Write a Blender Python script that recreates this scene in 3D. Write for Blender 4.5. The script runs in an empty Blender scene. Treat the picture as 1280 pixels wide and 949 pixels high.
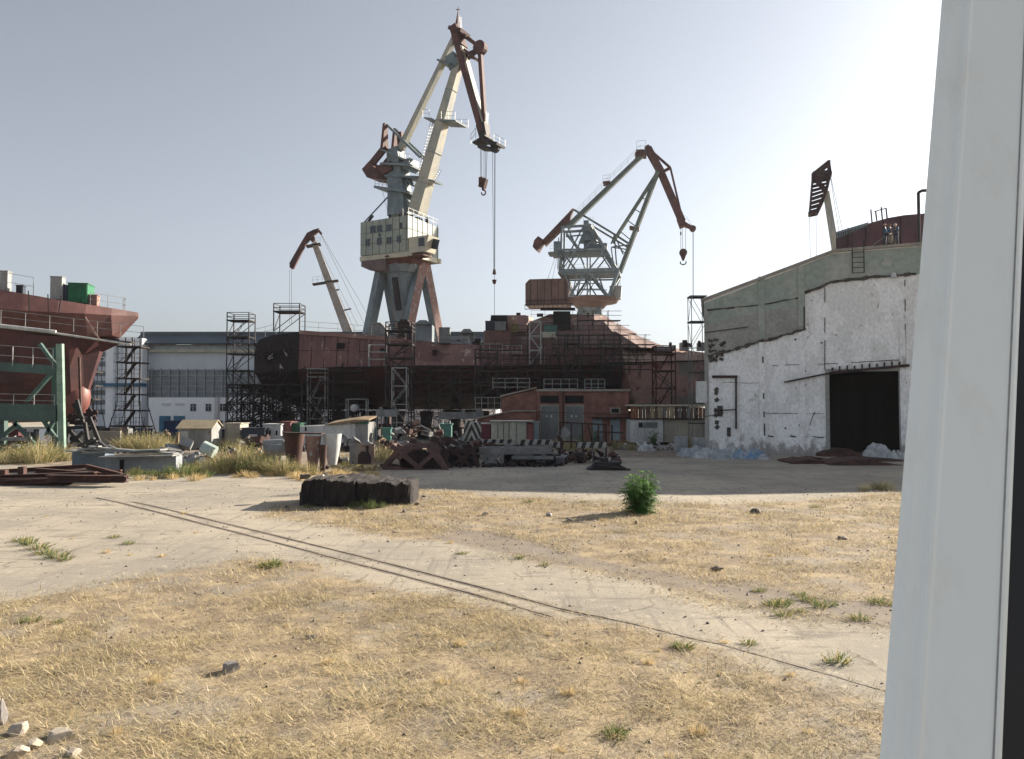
import bpy, bmesh, math, random
import numpy as np
from mathutils import Vector, Matrix
random.seed(7)
rng = np.random.default_rng(11)
SC = bpy.context.scene
COL = SC.collection
R = math.radians
PI = math.pi

# ------------------------------------------------------------ camera, sky, sun, exposure
F, CX, CY, H0 = 985.0, 640.0, 474.5, 508.0          # focal length and horizon in photo pixels
CAMZ = 4.0
TH = math.atan((H0 - CY) / F)
cam = bpy.data.cameras.new('camera'); camo = bpy.data.objects.new('camera', cam); COL.objects.link(camo)
camo.location = (0, 0, CAMZ); camo.rotation_euler = (PI / 2 + TH, 0, 0)
cam.sensor_width = 36; cam.lens = 36 * F / 1280; cam.clip_start = 0.05; cam.clip_end = 6000
SC.camera = camo
SUN_EL, SUN_AZ = R(22), R(55)                        # azimuth from +Y towards +X
w = bpy.data.worlds.new("World"); SC.world = w; w.use_nodes = True
nt = w.node_tree; bg = nt.nodes['Background']
sky = nt.nodes.new('ShaderNodeTexSky'); sky.sky_type = 'NISHITA'; sky.sun_disc = False
sky.sun_elevation = SUN_EL; sky.sun_rotation = SUN_AZ
sky.air_density = 1.0; sky.dust_density = 1.7; sky.ozone_density = 4.0; sky.altitude = 0
hs = nt.nodes.new('ShaderNodeHueSaturation'); hs.inputs['Saturation'].default_value = 0.36
nt.links.new(sky.outputs[0], hs.inputs['Color']); nt.links.new(hs.outputs[0], bg.inputs['Color'])
bg.inputs['Strength'].default_value = 0.059
sl = bpy.data.lights.new('sun', 'SUN'); so = bpy.data.objects.new('sun', sl); COL.objects.link(so)
sl.energy = 5.0; sl.angle = R(0.55); sl.color = (1.0, 0.88, 0.72)
sd = Vector((math.sin(SUN_AZ) * math.cos(SUN_EL), math.cos(SUN_AZ) * math.cos(SUN_EL), math.sin(SUN_EL)))
so.rotation_euler = sd.to_track_quat('Z', 'Y').to_euler(); so.location = (60, 60, 80)
SC.view_settings.view_transform = 'Standard'; SC.view_settings.look = 'None'
SC.view_settings.exposure = 1.4; SC.view_settings.gamma = 1; SC.view_settings.use_curve_mapping = False
SC.render.engine = 'CYCLES'; SC.cycles.use_denoising = True
SC.cycles.max_bounces = 6; SC.cycles.diffuse_bounces = 4; SC.cycles.glossy_bounces = 2
SC.cycles.transparent_max_bounces = 4; SC.cycles.volume_bounces = 0

# ------------------------------------------------------------ photo pixel -> world point
def ray(px, py):
    u = (px - CX) / F; v = (CY - py) / F
    return Vector((u, math.cos(TH) - v * math.sin(TH), math.sin(TH) + v * math.cos(TH)))
def W(px, py, Y):
    r = ray(px, py); return Vector((0, 0, CAMZ)) + r * (Y / r.y)
def G(px, py, z=0.0):
    r = ray(px, py); t = (z - CAMZ) / r.z
    return Vector((r.x * t, r.y * t, z))
def zat(py, Y): return W(640, py, Y).z
class Plane:
    """vertical plane through A (x, y) whose local x axis is turned by a; P(px, py) -> local (s, z)"""
    def __init__(s, ax, ay, a):
        s.A = Vector((ax, ay)); s.a = a; s.D = Vector((math.cos(a), math.sin(a)))
        s.N = Vector((-math.sin(a), math.cos(a)))
    def __call__(s, px, py, t=0.0):
        r = ray(px, py); A = s.A + s.N * t
        k = (A.x * s.N.x + A.y * s.N.y) / (r.x * s.N.x + r.y * s.N.y)
        p = Vector((0, 0, CAMZ)) + r * k
        return ((Vector((p.x, p.y)) - s.A).dot(s.D), p.z)

# ------------------------------------------------------------ materials
def lnk(t, a, b): t.links.new(a, b)
def M(name, c1, c2=None, c3=None, s=1.0, thr=.5, soft=.25, thr3=.62, rough=.75, metal=0.0, bump=.15, streak=1.0, fine=.16, bs=None, s3=3.1, grime=None):
    """noise-varied paint, rust, concrete...: c1 with patches of c2 and sharper spots of c3"""
    m = bpy.data.materials.new(name); m.use_nodes = True; t = m.node_tree
    b = t.nodes['Principled BSDF']; b.inputs['Roughness'].default_value = rough; b.inputs['Metallic'].default_value = metal
    tc = t.nodes.new('ShaderNodeTexCoord'); oi = t.nodes.new('ShaderNodeObjectInfo')
    mp = t.nodes.new('ShaderNodeMapping'); mp.inputs['Scale'].default_value = (s, s, s / streak)
    mul = t.nodes.new('ShaderNodeMath'); mul.operation = 'MULTIPLY'; mul.inputs[1].default_value = 37.0
    lnk(t, oi.outputs['Random'], mul.inputs[0]); lnk(t, mul.outputs[0], mp.inputs['Location'])
    lnk(t, tc.outputs['Object'], mp.inputs['Vector'])
    def noise(sc, det=6, ro=.6):
        n = t.nodes.new('ShaderNodeTexNoise'); n.inputs['Scale'].default_value = sc
        n.inputs['Detail'].default_value = det; n.inputs['Roughness'].default_value = ro
        lnk(t, mp.outputs[0], n.inputs['Vector']); return n.outputs['Fac']
    def ramp(f, a, b_):
        r = t.nodes.new('ShaderNodeMapRange'); r.interpolation_type = 'SMOOTHSTEP'
        r.inputs[1].default_value = a; r.inputs[2].default_value = b_; lnk(t, f, r.inputs[0]); return r.outputs[0]
    def mix(f, a, b_):
        x = t.nodes.new('ShaderNodeMix'); x.data_type = 'RGBA'; lnk(t, f, x.inputs['Factor'])
        for i, v in ((6, a), (7, b_)):
            if isinstance(v, tuple): x.inputs[i].default_value = (*v, 1)
            else: lnk(t, v, x.inputs[i])
        return x.outputs[2]
    col = None
    n1 = noise(1.0)
    c2 = c2 or tuple(x * .8 for x in c1)
    col = mix(ramp(n1, thr - soft / 2, thr + soft / 2), c1, c2)
    if c3:
        col = mix(ramp(noise(s3, 9, .72), thr3, thr3 + .07), col, c3)
    if grime:   # splashed dirt near the foot of a wall: (colour, height in metres)
        sx = t.nodes.new('ShaderNodeSeparateXYZ'); lnk(t, tc.outputs['Object'], sx.inputs[0])
        ad = t.nodes.new('ShaderNodeMath'); ad.operation = 'MULTIPLY_ADD'; ad.inputs[1].default_value = -5.0 * grime[1]
        lnk(t, noise(2.2, 8, .7), ad.inputs[0]); lnk(t, sx.outputs[2], ad.inputs[2])
        col = mix(ramp(ad.outputs[0], -1.2 * grime[1], -2.2 * grime[1]), col, grime[0])
    if fine:
        f = noise(9.0, 4)
        d = t.nodes.new('ShaderNodeMapRange'); d.inputs[1].default_value = .25; d.inputs[2].default_value = .75
        d.inputs[3].default_value = 1 - fine * 1.6; d.inputs[4].default_value = 1 + fine; lnk(t, f, d.inputs[0])
        vm = t.nodes.new('ShaderNodeVectorMath'); vm.operation = 'SCALE'
        lnk(t, col, vm.inputs[0]); lnk(t, d.outputs[0], vm.inputs['Scale']); col = vm.outputs[0]
    lnk(t, col, b.inputs['Base Color'])
    if bump:
        bp = t.nodes.new('ShaderNodeBump'); bp.inputs['Strength'].default_value = min(1, bump * 2); bp.inputs['Distance'].default_value = .03 if bs is None else bs
        lnk(t, noise(6.0, 6, .65), bp.inputs['Height']); lnk(t, bp.outputs[0], b.inputs['Normal'])
    return m
def bricks(name, c1, c2, cm, scale=1.0):
    m = bpy.data.materials.new(name); m.use_nodes = True; t = m.node_tree; b = t.nodes['Principled BSDF']
    b.inputs['Roughness'].default_value = .9
    tc = t.nodes.new('ShaderNodeTexCoord'); sx = t.nodes.new('ShaderNodeSeparateXYZ'); lnk(t, tc.outputs['Object'], sx.inputs[0])
    ad = t.nodes.new('ShaderNodeMath'); lnk(t, sx.outputs[0], ad.inputs[0]); lnk(t, sx.outputs[1], ad.inputs[1])
    cb = t.nodes.new('ShaderNodeCombineXYZ'); lnk(t, ad.outputs[0], cb.inputs[0]); lnk(t, sx.outputs[2], cb.inputs[1])
    br = t.nodes.new('ShaderNodeTexBrick'); lnk(t, cb.outputs[0], br.inputs['Vector'])
    br.inputs['Scale'].default_value = 1; br.inputs['Brick Width'].default_value = .26 * scale; br.inputs['Row Height'].default_value = .085 * scale
    br.inputs['Mortar Size'].default_value = .008; br.inputs['Color1'].default_value = (*c1, 1); br.inputs['Color2'].default_value = (*c2, 1); br.inputs['Mortar'].default_value = (*cm, 1)
    n = t.nodes.new('ShaderNodeTexNoise'); n.inputs['Scale'].default_value = 1.1; n.inputs['Detail'].default_value = 8; lnk(t, tc.outputs['Object'], n.inputs['Vector'])
    mr = t.nodes.new('ShaderNodeMapRange'); mr.inputs[1].default_value = .3; mr.inputs[2].default_value = .7; mr.inputs[3].default_value = .6; mr.inputs[4].default_value = 1.25
    lnk(t, n.outputs['Fac'], mr.inputs[0]); vm = t.nodes.new('ShaderNodeVectorMath'); vm.operation = 'SCALE'
    lnk(t, br.outputs['Color'], vm.inputs[0]); lnk(t, mr.outputs[0], vm.inputs['Scale']); lnk(t, vm.outputs[0], b.inputs['Base Color'])
    return m
def attrmat(name, attr='tint', rough=.8, trans=0.0):
    m = bpy.data.materials.new(name); m.use_nodes = True; t = m.node_tree; b = t.nodes['Principled BSDF']
    b.inputs['Roughness'].default_value = rough
    a = t.nodes.new('ShaderNodeAttribute'); a.attribute_name = attr; lnk(t, a.outputs['Color'], b.inputs['Base Color'])
    if trans:
        tr = t.nodes.new('ShaderNodeBsdfTranslucent'); lnk(t, a.outputs['Color'], tr.inputs['Color'])
        mx = t.nodes.new('ShaderNodeMixShader'); mx.inputs[0].default_value = trans
        lnk(t, b.outputs[0], mx.inputs[1]); lnk(t, tr.outputs[0], mx.inputs[2]); lnk(t, mx.outputs[0], t.nodes['Material Output'].inputs['Surface'])
    return m
rust = M('rust', (.085, .038, .030), (.045, .021, .019), (.15, .078, .05), s=.9, fine=.2, rough=.85)
rust_dark = M('dark_rust', (.045, .022, .022), (.025, .014, .015), (.08, .04, .03), s=.8, fine=.2, rough=.85)
steel_dark = M('dark_steel', (.012, .012, .016), (.02, .017, .02), s=2, rough=.7, fine=.1)
steel_grey = M('grey_steel', (.20, .21, .21), (.13, .13, .13), (.12, .06, .04), s=1.2, rough=.6)
galv = M('galvanised', (.36, .37, .37), (.24, .25, .25), s=2, rough=.5, metal=.2)
cable_m = M('cable', (.06, .06, .065), s=3, fine=0, bump=0, rough=.6)
hull_red = M('hull_primer', (.20, .092, .083), (.12, .055, .055), (.30, .19, .16), s=.45, soft=.25, thr3=.57, rough=.65, bump=.08, streak=4, fine=.1)
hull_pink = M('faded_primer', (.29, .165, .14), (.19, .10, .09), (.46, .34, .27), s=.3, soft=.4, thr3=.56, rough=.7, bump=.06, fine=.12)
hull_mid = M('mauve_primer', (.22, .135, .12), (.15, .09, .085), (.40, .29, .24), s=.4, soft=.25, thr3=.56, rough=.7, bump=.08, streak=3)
hull_dark = M('shaded_hull_red', (.085, .020, .022), (.045, .014, .018), (.03, .028, .034), s=.18, soft=.2, rough=.6, bump=.05, fine=.1)  # red of the lower hull, its shade darkened into the base colour
hull_black = M('black_primer', (.014, .008, .012), (.008, .006, .010), (.04, .02, .022), s=.5, rough=.8, fine=.2)  # near-black primer for the stern, seams and rubbing bar
cream = M('cream_paint', (.50, .47, .36), (.40, .40, .33), (.24, .14, .08), s=.7, thr3=.66, rough=.6, streak=3)
crane_blue = M('blue_grey_paint', (.18, .23, .25), (.11, .15, .175), (.12, .07, .05), s=.6, thr3=.60, rough=.6, streak=2)
crane_cream = M('boom_paint', (.40, .385, .31), (.29, .30, .28), (.16, .10, .07), s=.5, thr3=.62, rough=.55, streak=2)
crane_rust = M('rusted_boom', (.115, .050, .042), (.065, .03, .03), (.28, .20, .14), s=.7, thr3=.64, rough=.75)
leg_rust = M('peeling_leg', (.23, .14, .115), (.19, .095, .08), (.30, .33, .32), s=.9, thr3=.55, rough=.7, streak=2)
crane_green = M('green_grey_paint', (.13, .165, .15), (.085, .11, .105), (.12, .07, .05), s=.8, thr3=.66, rough=.6)
brown_tin = M('brown_tin', (.15, .09, .075), (.10, .06, .055), (.2, .12, .08), s=.6, rough=.7, streak=3)
green_paint = M('green_paint', (.045, .10, .088), (.032, .07, .065), (.09, .06, .04), s=.7, thr3=.68, rough=.6, streak=2)
teal = M('teal_paint', (.06, .22, .18), (.05, .15, .14), s=1, rough=.5)
glass = M('window_glass', (.012, .018, .03), (.02, .03, .045), s=.4, rough=.4, fine=0, bump=0)
black_void = M('black_and_shade', (.006, .006, .008), s=1, fine=0, bump=0, rough=.9)  # plain black; also stands in for the darkness inside openings
white_paint = M('white_paint', (.58, .59, .58), (.40, .41, .41), (.26, .20, .15), s=.8, thr3=.61, rough=.6, streak=3)
tin_grey = M('grey_tin', (.27, .28, .28), (.17, .18, .18), (.17, .10, .07), s=.8, thr3=.60, rough=.6, streak=3)
wood = M('weathered_wood', (.30, .22, .13), (.2, .14, .09), s=2, rough=.9)
plank = M('scaffold_plank', (.05, .04, .035), (.03, .025, .025), s=2, rough=.9)
blue_paint = M('blue_paint', (.03, .16, .27), (.02, .10, .18), s=1, rough=.5)
navy = M('navy_paint', (.015, .03, .06), (.02, .025, .035), s=1, rough=.6)
concrete = M('concrete', (.33, .31, .27), (.25, .235, .21), (.16, .14, .12), s=.8, rough=.95, bump=.4)

# ------------------------------------------------------------ mesh builder
class MB:
    def __init__(s): s.v = []; s.f = []; s.marks = []
    def add(s, vs, fs):
        n = len(s.v); s.marks.append((n, len(s.f))); s.v += [Vector(v) for v in vs]; s.f += [tuple(i + n for i in f) for f in fs]; return s
    def box(s, c, d, rz=0, rx=0, ry=0):
        m = Matrix.Rotation(rz, 3, 'Z') @ Matrix.Rotation(ry, 3, 'Y') @ Matrix.Rotation(rx, 3, 'X')
        vs = [Vector(c) + m @ Vector((x * d[0] / 2, y * d[1] / 2, z * d[2] / 2)) for x in (-1, 1) for y in (-1, 1) for z in (-1, 1)]
        return s.add(vs, [(0, 1, 3, 2), (4, 6, 7, 5), (0, 4, 5, 1), (2, 3, 7, 6), (0, 2, 6, 4), (1, 5, 7, 3)])
    def beam(s, a, b, w_, h_=None, w2=None, h2=None, up=(0, 0, 1)):
        a = Vector(a); b = Vector(b); h_ = h_ or w_; w2 = w2 or w_; h2 = h2 or h_
        j1, j2 = 1 + (len(s.f) % 11 - 5) * .006, 1 + (len(s.f) % 7 - 3) * .009; w_, w2, h_, h2 = w_ * j1, w2 * j1, h_ * j2, h2 * j2   # crossing bars never share a plane
        d = (b - a); 
        if d.length < 1e-5: return s
        d.normalize(); u = Vector(up)
        if abs(d.dot(u)) > .97: u = Vector((0, 1, 0))
        x = d.cross(u).normalized(); y = x.cross(d).normalized()
        vs = []
        for p, ww, hh in ((a, w_, h_), (b, w2, h2)):
            for i, j in ((-1, -1), (1, -1), (1, 1), (-1, 1)): vs.append(p + x * i * ww / 2 + y * j * hh / 2)
        return s.add(vs, [(0, 1, 2, 3), (7, 6, 5, 4), (0, 4, 5, 1), (1, 5, 6, 2), (2, 6, 7, 3), (3, 7, 4, 0)])
    def tube(s, a, b, r, n=8, r2=None):
        a = Vector(a); b = Vector(b); r2 = r if r2 is None else r2; d = b - a
        if d.length < 1e-5: return s
        d.normalize(); u = Vector((0, 0, 1))
        if abs(d.dot(u)) > .97: u = Vector((0, 1, 0))
        x = d.cross(u).normalized(); y = x.cross(d)
        vs = [p + (x * math.cos(2 * PI * k / n) + y * math.sin(2 * PI * k / n)) * q for p, q in ((a, r), (b, r2)) for k in range(n)]
        fs = [(k, (k + 1) % n, n + (k + 1) % n, n + k) for k in range(n)] + [tuple(range(n - 1, -1, -1)), tuple(range(n, 2 * n))]
        return s.add(vs, fs)
    def path(s, pts, r, n=5):
        for a, b in zip(pts, pts[1:]): s.tube(a, b, r, n)
        return s
    def prism(s, pts, off):
        """closed polygon pts (3D) pushed along off"""
        n = len(pts); off = Vector(off); vs = [Vector(p) for p in pts] + [Vector(p) + off for p in pts]
        return s.add(vs, [tuple(range(n)), tuple(range(2 * n - 1, n - 1, -1))] + [(k, k + n, (k + 1) % n + n, (k + 1) % n) for k in range(n)])
    def loft(s, secs, cap=True, closed=True):
        n = len(secs[0]); vs = [p for q in secs for p in q]; fs = []
        for i in range(len(secs) - 1):
            for k in range(n if closed else n - 1):
                a = i * n + k; b = i * n + (k + 1) % n; fs.append((a, b, b + n, a + n))
        if cap: fs += [tuple(range(n - 1, -1, -1)), tuple(range((len(secs) - 1) * n, len(secs) * n))]
        return s.add(vs, fs)
    def lattice(s, a, b, wid, wr=.05, n=6, r=None, across=(0, 1, 0)):
        """flat ladder truss between a and b, two chords, zigzag webs"""
        a = Vector(a); b = Vector(b); d = (b - a).normalized(); c = Vector(across).cross(d).normalized() * wid / 2
        s.beam(a + c, b + c, wr * 1.6); s.beam(a - c, b - c, wr * 1.6)
        for k in range(n):
            p = a + (b - a) * k / n; q = a + (b - a) * (k + 1) / n
            s.beam(p + c, q - c, wr); s.beam(q + c, q - c, wr)
        return s
    def build(s, name, mat, parent=None, world=True, smooth=False, recalc=True, root=None):
        me = bpy.data.meshes.new(name); vs = s.v
        rt = parent
        while rt is not None and rt.parent is not None: rt = rt.parent
        if rt is not None and world:
            mi = (Matrix.Translation(rt.location) @ rt.rotation_euler.to_matrix().to_4x4()).inverted(); vs = [mi @ v for v in vs]
        off = None
        if rt is None:   # a thing of one mesh: origin at the middle of its base
            xs = [v.x for v in vs]; ys = [v.y for v in vs]; zs = [v.z for v in vs]
            off = Vector(((min(xs) + max(xs)) / 2, (min(ys) + max(ys)) / 2, min(zs))); vs = [v - off for v in vs]
        me.from_pydata([tuple(v) for v in vs], [], s.f)
        if recalc:
            bm = bmesh.new(); bm.from_mesh(me); bmesh.ops.recalc_face_normals(bm, faces=bm.faces); bm.to_mesh(me); bm.free()
        for m in (mat if isinstance(mat, (list, tuple)) else [mat]): me.materials.append(m)
        if smooth: me.shade_smooth()
        o = bpy.data.objects.new(name, me); COL.objects.link(o)
        if off is not None: o.location = off
        if parent is not None: o.parent = parent
        return o
def tag(o, label=None, cat=None, group=None, kind=None):
    if label: o['label'] = label
    if cat: o['category'] = cat
    if group: o['group'] = group
    if kind: o['kind'] = kind
    return o
def thing(name, label, cat, loc=(0, 0, 0), rz=0, group=None):
    o = bpy.data.objects.new(name, None); COL.objects.link(o); o.location = loc; o.rotation_euler = (0, 0, rz)
    o.empty_display_size = .3
    return tag(o, label, cat, group)
def copy_tree(o, parent=None):
    c = o.copy(); COL.objects.link(c)
    if parent is not None: c.parent = parent
    for ch in list(o.children): copy_tree(ch, c)
    return c

# ------------------------------------------------------------ value noise for the ground
def vnoise(x, y, sc, seed=0):
    x = x / sc; y = y / sc; xi = np.floor(x).astype(int); yi = np.floor(y).astype(int); fx = x - xi; fy = y - yi
    fx = fx * fx * (3 - 2 * fx); fy = fy * fy * (3 - 2 * fy)
    def h(a, b):
        n = (a * 374761393 + b * 668265263 + seed * 974634777) & 0xffffffff
        n = ((n ^ (n >> 13)) * 1274126177) & 0xffffffff
        return ((n ^ (n >> 16)) & 0xffff) / 65535.0
    return (h(xi, yi) * (1 - fx) + h(xi + 1, yi) * fx) * (1 - fy) + (h(xi, yi + 1) * (1 - fx) + h(xi + 1, yi + 1) * fx) * fy
def fbm(x, y, sc, seed=0, o=4):
    return sum(vnoise(x, y, sc / 2 ** k, seed + k) * .5 ** k for k in range(o)) / sum(.5 ** k for k in range(o))
def sdf(poly, x, y):
    """signed distance (negative inside) to a world polygon"""
    P = np.array(poly); d = np.full(x.shape, 1e9); ins = np.zeros(x.shape, bool)
    for (ax, ay), (bx, by) in zip(P, np.roll(P, -1, 0)):
        ex, ey = bx - ax, by - ay; t = np.clip(((x - ax) * ex + (y - ay) * ey) / (ex * ex + ey * ey), 0, 1)
        d = np.minimum(d, np.hypot(x - ax - t * ex, y - ay - t * ey))
        c = (ay > y) != (by > y)
        with np.errstate(divide='ignore', invalid='ignore'):
            ins ^= c & (x < (bx - ax) * (y - ay) / (by - ay) + ax)
    return np.where(ins, -d, d)
def gp(*pts): return [tuple(G(a, b)[:2]) for a, b in pts]
GRASS_A = gp((-200, 765), (0, 755), (120, 738), (215, 716), (300, 702), (380, 704), (430, 722), (500, 738), (600, 752), (700, 772), (800, 796), (900, 822), (1000, 850), (1110, 880), (1300, 935)) + [(60, 6), (60, -20), (-60, -20), (-60, 14)]
GRASS_B = gp((322, 645), (350, 632), (420, 618), (520, 610), (640, 621), (760, 627), (900, 630), (1010, 626), (1110, 617), (1500, 612), (1500, 830), (1110, 782), (1000, 768), (900, 748), (800, 727), (700, 706), (640, 690), (580, 672), (520, 672), (460, 664), (390, 652))
GRASS_C = gp((-500, 574), (0, 580), (120, 589), (200, 597), (300, 594), (400, 591), (470, 588), (500, 582), (520, 570), (520, 553), (-500, 553))
CINDER = gp((540, 652), (640, 672), (760, 697), (900, 725), (1000, 742), (1150, 760), (1150, 790), (1000, 770), (900, 750), (760, 720), (640, 690), (560, 672))
YARD = gp((500, 578), (700, 571), (860, 572), (960, 574), (960, 552), (500, 552))
def masks(x, y):
    wob = (fbm(x, y, 3.0, 5) - .5) * 2.2
    g = np.minimum(np.minimum(sdf(GRASS_A, x, y), sdf(GRASS_B, x, y)), sdf(GRASS_C, x, y)) + wob * .6
    grass = np.clip(.5 - g / 2.4, 0, 1)
    cind = np.clip(.5 - (sdf(CINDER, x, y) + wob * .7) / 1.2, 0, 1)
    dirt = np.clip(.5 - (np.minimum(sdf(YARD, x, y), sdf(GRASS_C, x, y)) + wob) / 1.5, 0, 1)
    return grass, cind, dirt
def ground_z(x, y):
    g, c, d = masks(x, y)
    n = (fbm(x, y, 1.2, 21) - .5) * .10 + (fbm(x, y, .35, 31, 2) - .5) * .035
    return n * np.clip(g + .3 * d, 0, 1) * (y < 70) + (fbm(x, y, 6, 41) - .5) * .04 * (y < 70) - .01

# ------------------------------------------------------------ ground sheet
def ground():
    xs = np.concatenate([[-3000, -1200, -500, -220, -120, -80], np.arange(-60, -30, 1.0), np.arange(-30, 30, .2), np.arange(30, 60, 1.0), [60, 80, 120, 220, 500, 1200, 3000]])
    ys = np.concatenate([[-600, -150, -40, -15, -5, 0, 4], np.arange(5, 45, .2), np.arange(45, 95, 1.0), [95, 110, 130, 160, 220, 320, 600, 1200, 3500]])
    X, Y = np.meshgrid(xs, ys); x = X.ravel(); y = Y.ravel(); z = ground_z(x, y)
    z = np.where((np.abs(x) > 59) | (y > 90) | (y < 4), 0, z)
    n, m = len(xs), len(ys)
    me = bpy.data.meshes.new('ground')
    idx = np.arange(n * m).reshape(m, n)
    fs = np.stack([idx[:-1, :-1], idx[:-1, 1:], idx[1:, 1:], idx[1:, :-1]], -1).reshape(-1, 4)
    me.from_pydata(np.stack([x, y, z], 1).tolist(), [], fs.tolist())
    for nm, v in zip(('grass', 'cinder', 'dirt'), masks(x, y)):
        a = me.attributes.new(nm, 'FLOAT', 'POINT'); a.data.foreach_set('value', v.astype(np.float32))
    me.shade_smooth()
    mt = bpy.data.materials.new('yard_ground'); mt.use_nodes = True; t = mt.node_tree; b = t.nodes['Principled BSDF']; b.inputs['Roughness'].default_value = .95
    b.inputs['Specular IOR Level'].default_value = .2
    tc = t.nodes.new('ShaderNodeTexCoord')
    def noise(sc, det=6, ro=.6, stretch=None):
        nn = t.nodes.new('ShaderNodeTexNoise'); nn.inputs['Scale'].default_value = sc; nn.inputs['Detail'].default_value = det; nn.inputs['Roughness'].default_value = ro
        src = tc.outputs['Object']
        if stretch:
            mp = t.nodes.new('ShaderNodeMapping'); mp.inputs['Scale'].default_value = stretch; mp.inputs['Rotation'].default_value = (0, 0, .2); lnk(t, src, mp.inputs[0]); src = mp.outputs[0]
        lnk(t, src, nn.inputs['Vector']); return nn.outputs['Fac']
    def rmp(f, a, c, lo=0, hi=1):
        r = t.nodes.new('ShaderNodeMapRange'); r.interpolation_type = 'SMOOTHSTEP'
        for i, v in ((1, a), (2, c), (3, lo), (4, hi)): r.inputs[i].default_value = v
        lnk(t, f, r.inputs[0]); return r.outputs[0]
    def mix(f, a, c):
        q = t.nodes.new('ShaderNodeMix'); q.data_type = 'RGBA'; lnk(t, f, q.inputs['Factor'])
        for i, v in ((6, a), (7, c)):
            if isinstance(v, tuple): q.inputs[i].default_value = (*v, 1)
            else: lnk(t, v, q.inputs[i])
        return q.outputs[2]
    def mth(op, a, c):
        q = t.nodes.new('ShaderNodeMath'); q.operation = op; q.use_clamp = True
        for i, v in ((0, a), (1, c)):
            if isinstance(v, (int, float)): q.inputs[i].default_value = v
            else: lnk(t, v, q.inputs[i])
        return q.outputs[0]
    def att(nm):
        a = t.nodes.new('ShaderNodeAttribute'); a.attribute_name = nm; return a.outputs['Fac']
    big, mid, fin = noise(.18, 8), noise(1.3, 8), noise(14, 5, .7)
    grit = noise(60, 3, .7)
    # dusty worn asphalt and old concrete
    pad = mix(rmp(big, .38, .62), (.40, .355, .285), (.29, .265, .225))
    pad = mix(rmp(noise(.5, 9, .7, (1, 3.5, 1)), .52, .66), pad, (.215, .195, .165))
    pad = mix(rmp(fin, .55, .70, 0, .8), pad, (.19, .165, .13))
    pad = mix(rmp(noise(2.6, 9, .75), .56, .64, 0, .75), pad, (.46, .41, .33))
    pad = mix(rmp(noise(.8, 5, .6, (6, .35, 1)), .54, .68, 0, .5), pad, (.17, .155, .135))
    crack = t.nodes.new('ShaderNodeTexVoronoi'); crack.feature = 'DISTANCE_TO_EDGE'; crack.inputs['Scale'].default_value = .33
    mpv = t.nodes.new('ShaderNodeMapping'); lnk(t, tc.outputs['Object'], mpv.inputs[0])
    va = t.nodes.new('ShaderNodeVectorMath'); nz = t.nodes.new('ShaderNodeTexNoise'); nz.inputs['Scale'].default_value = .9; nz.inputs['Detail'].default_value = 4
    lnk(t, tc.outputs['Object'], nz.inputs['Vector']); lnk(t, mpv.outputs[0], va.inputs[0]); lnk(t, nz.outputs['Color'], va.inputs[1]); lnk(t, va.outputs[0], crack.inputs['Vector'])
    ck = mth('MULTIPLY', rmp(crack.outputs['Distance'], .004, .014, 1, 0), rmp(mid, .45, .6, 0, .6))
    pad = mix(ck, pad, (.12, .10, .08))
    # soil between the straw
    soil = mix(rmp(mid, .38, .62), (.37, .295, .19), (.225, .18, .13))
    soil = mix(rmp(noise(.35, 9, .7), .5, .6), soil, (.27, .235, .19))
    soil = mix(rmp(fin, .55, .68), soil, (.13, .10, .075))
    soil = mix(rmp(noise(.6, 6), .58, .72), soil, (.36, .31, .24))
    cin = mix(rmp(fin, .4, .65), (.17, .15, .135), (.26, .22, .18))
    drt = mix(rmp(mid, .4, .6), (.30, .25, .19), (.17, .14, .12))
    gm = rmp(mth('ADD', att('grass'), mth('SUBTRACT', mth('MULTIPLY', noise(1.8, 9, .75), 1.5), .75)), .4, .6)
    cm = rmp(mth('ADD', att('cinder'), mth('SUBTRACT', mth('MULTIPLY', fin, 1.0), .5)), .35, .75, 0, .75)
    dm = rmp(mth('ADD', att('dirt'), mth('SUBTRACT', mth('MULTIPLY', mid, .8), .4)), .35, .65)
    col = mix(dm, mix(cm, mix(gm, pad, soil), cin), drt)
    vm = t.nodes.new('ShaderNodeVectorMath'); vm.operation = 'SCALE'; lnk(t, col, vm.inputs[0]); lnk(t, rmp(grit, .25, .75, .72, 1.28), vm.inputs['Scale'])
    lnk(t, vm.outputs[0], b.inputs['Base Color'])
    bp = t.nodes.new('ShaderNodeBump'); bp.inputs['Strength'].default_value = .7; bp.inputs['Distance'].default_value = .03
    hh = mth('ADD', mth('MULTIPLY', fin, .5), mth('MULTIPLY', grit, .3)); lnk(t, hh, bp.inputs['Height']); lnk(t, bp.outputs[0], b.inputs['Normal'])
    me.materials.append(mt); o = bpy.data.objects.new('ground', me); COL.objects.link(o); tag(o, kind='structure')
ground()

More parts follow.
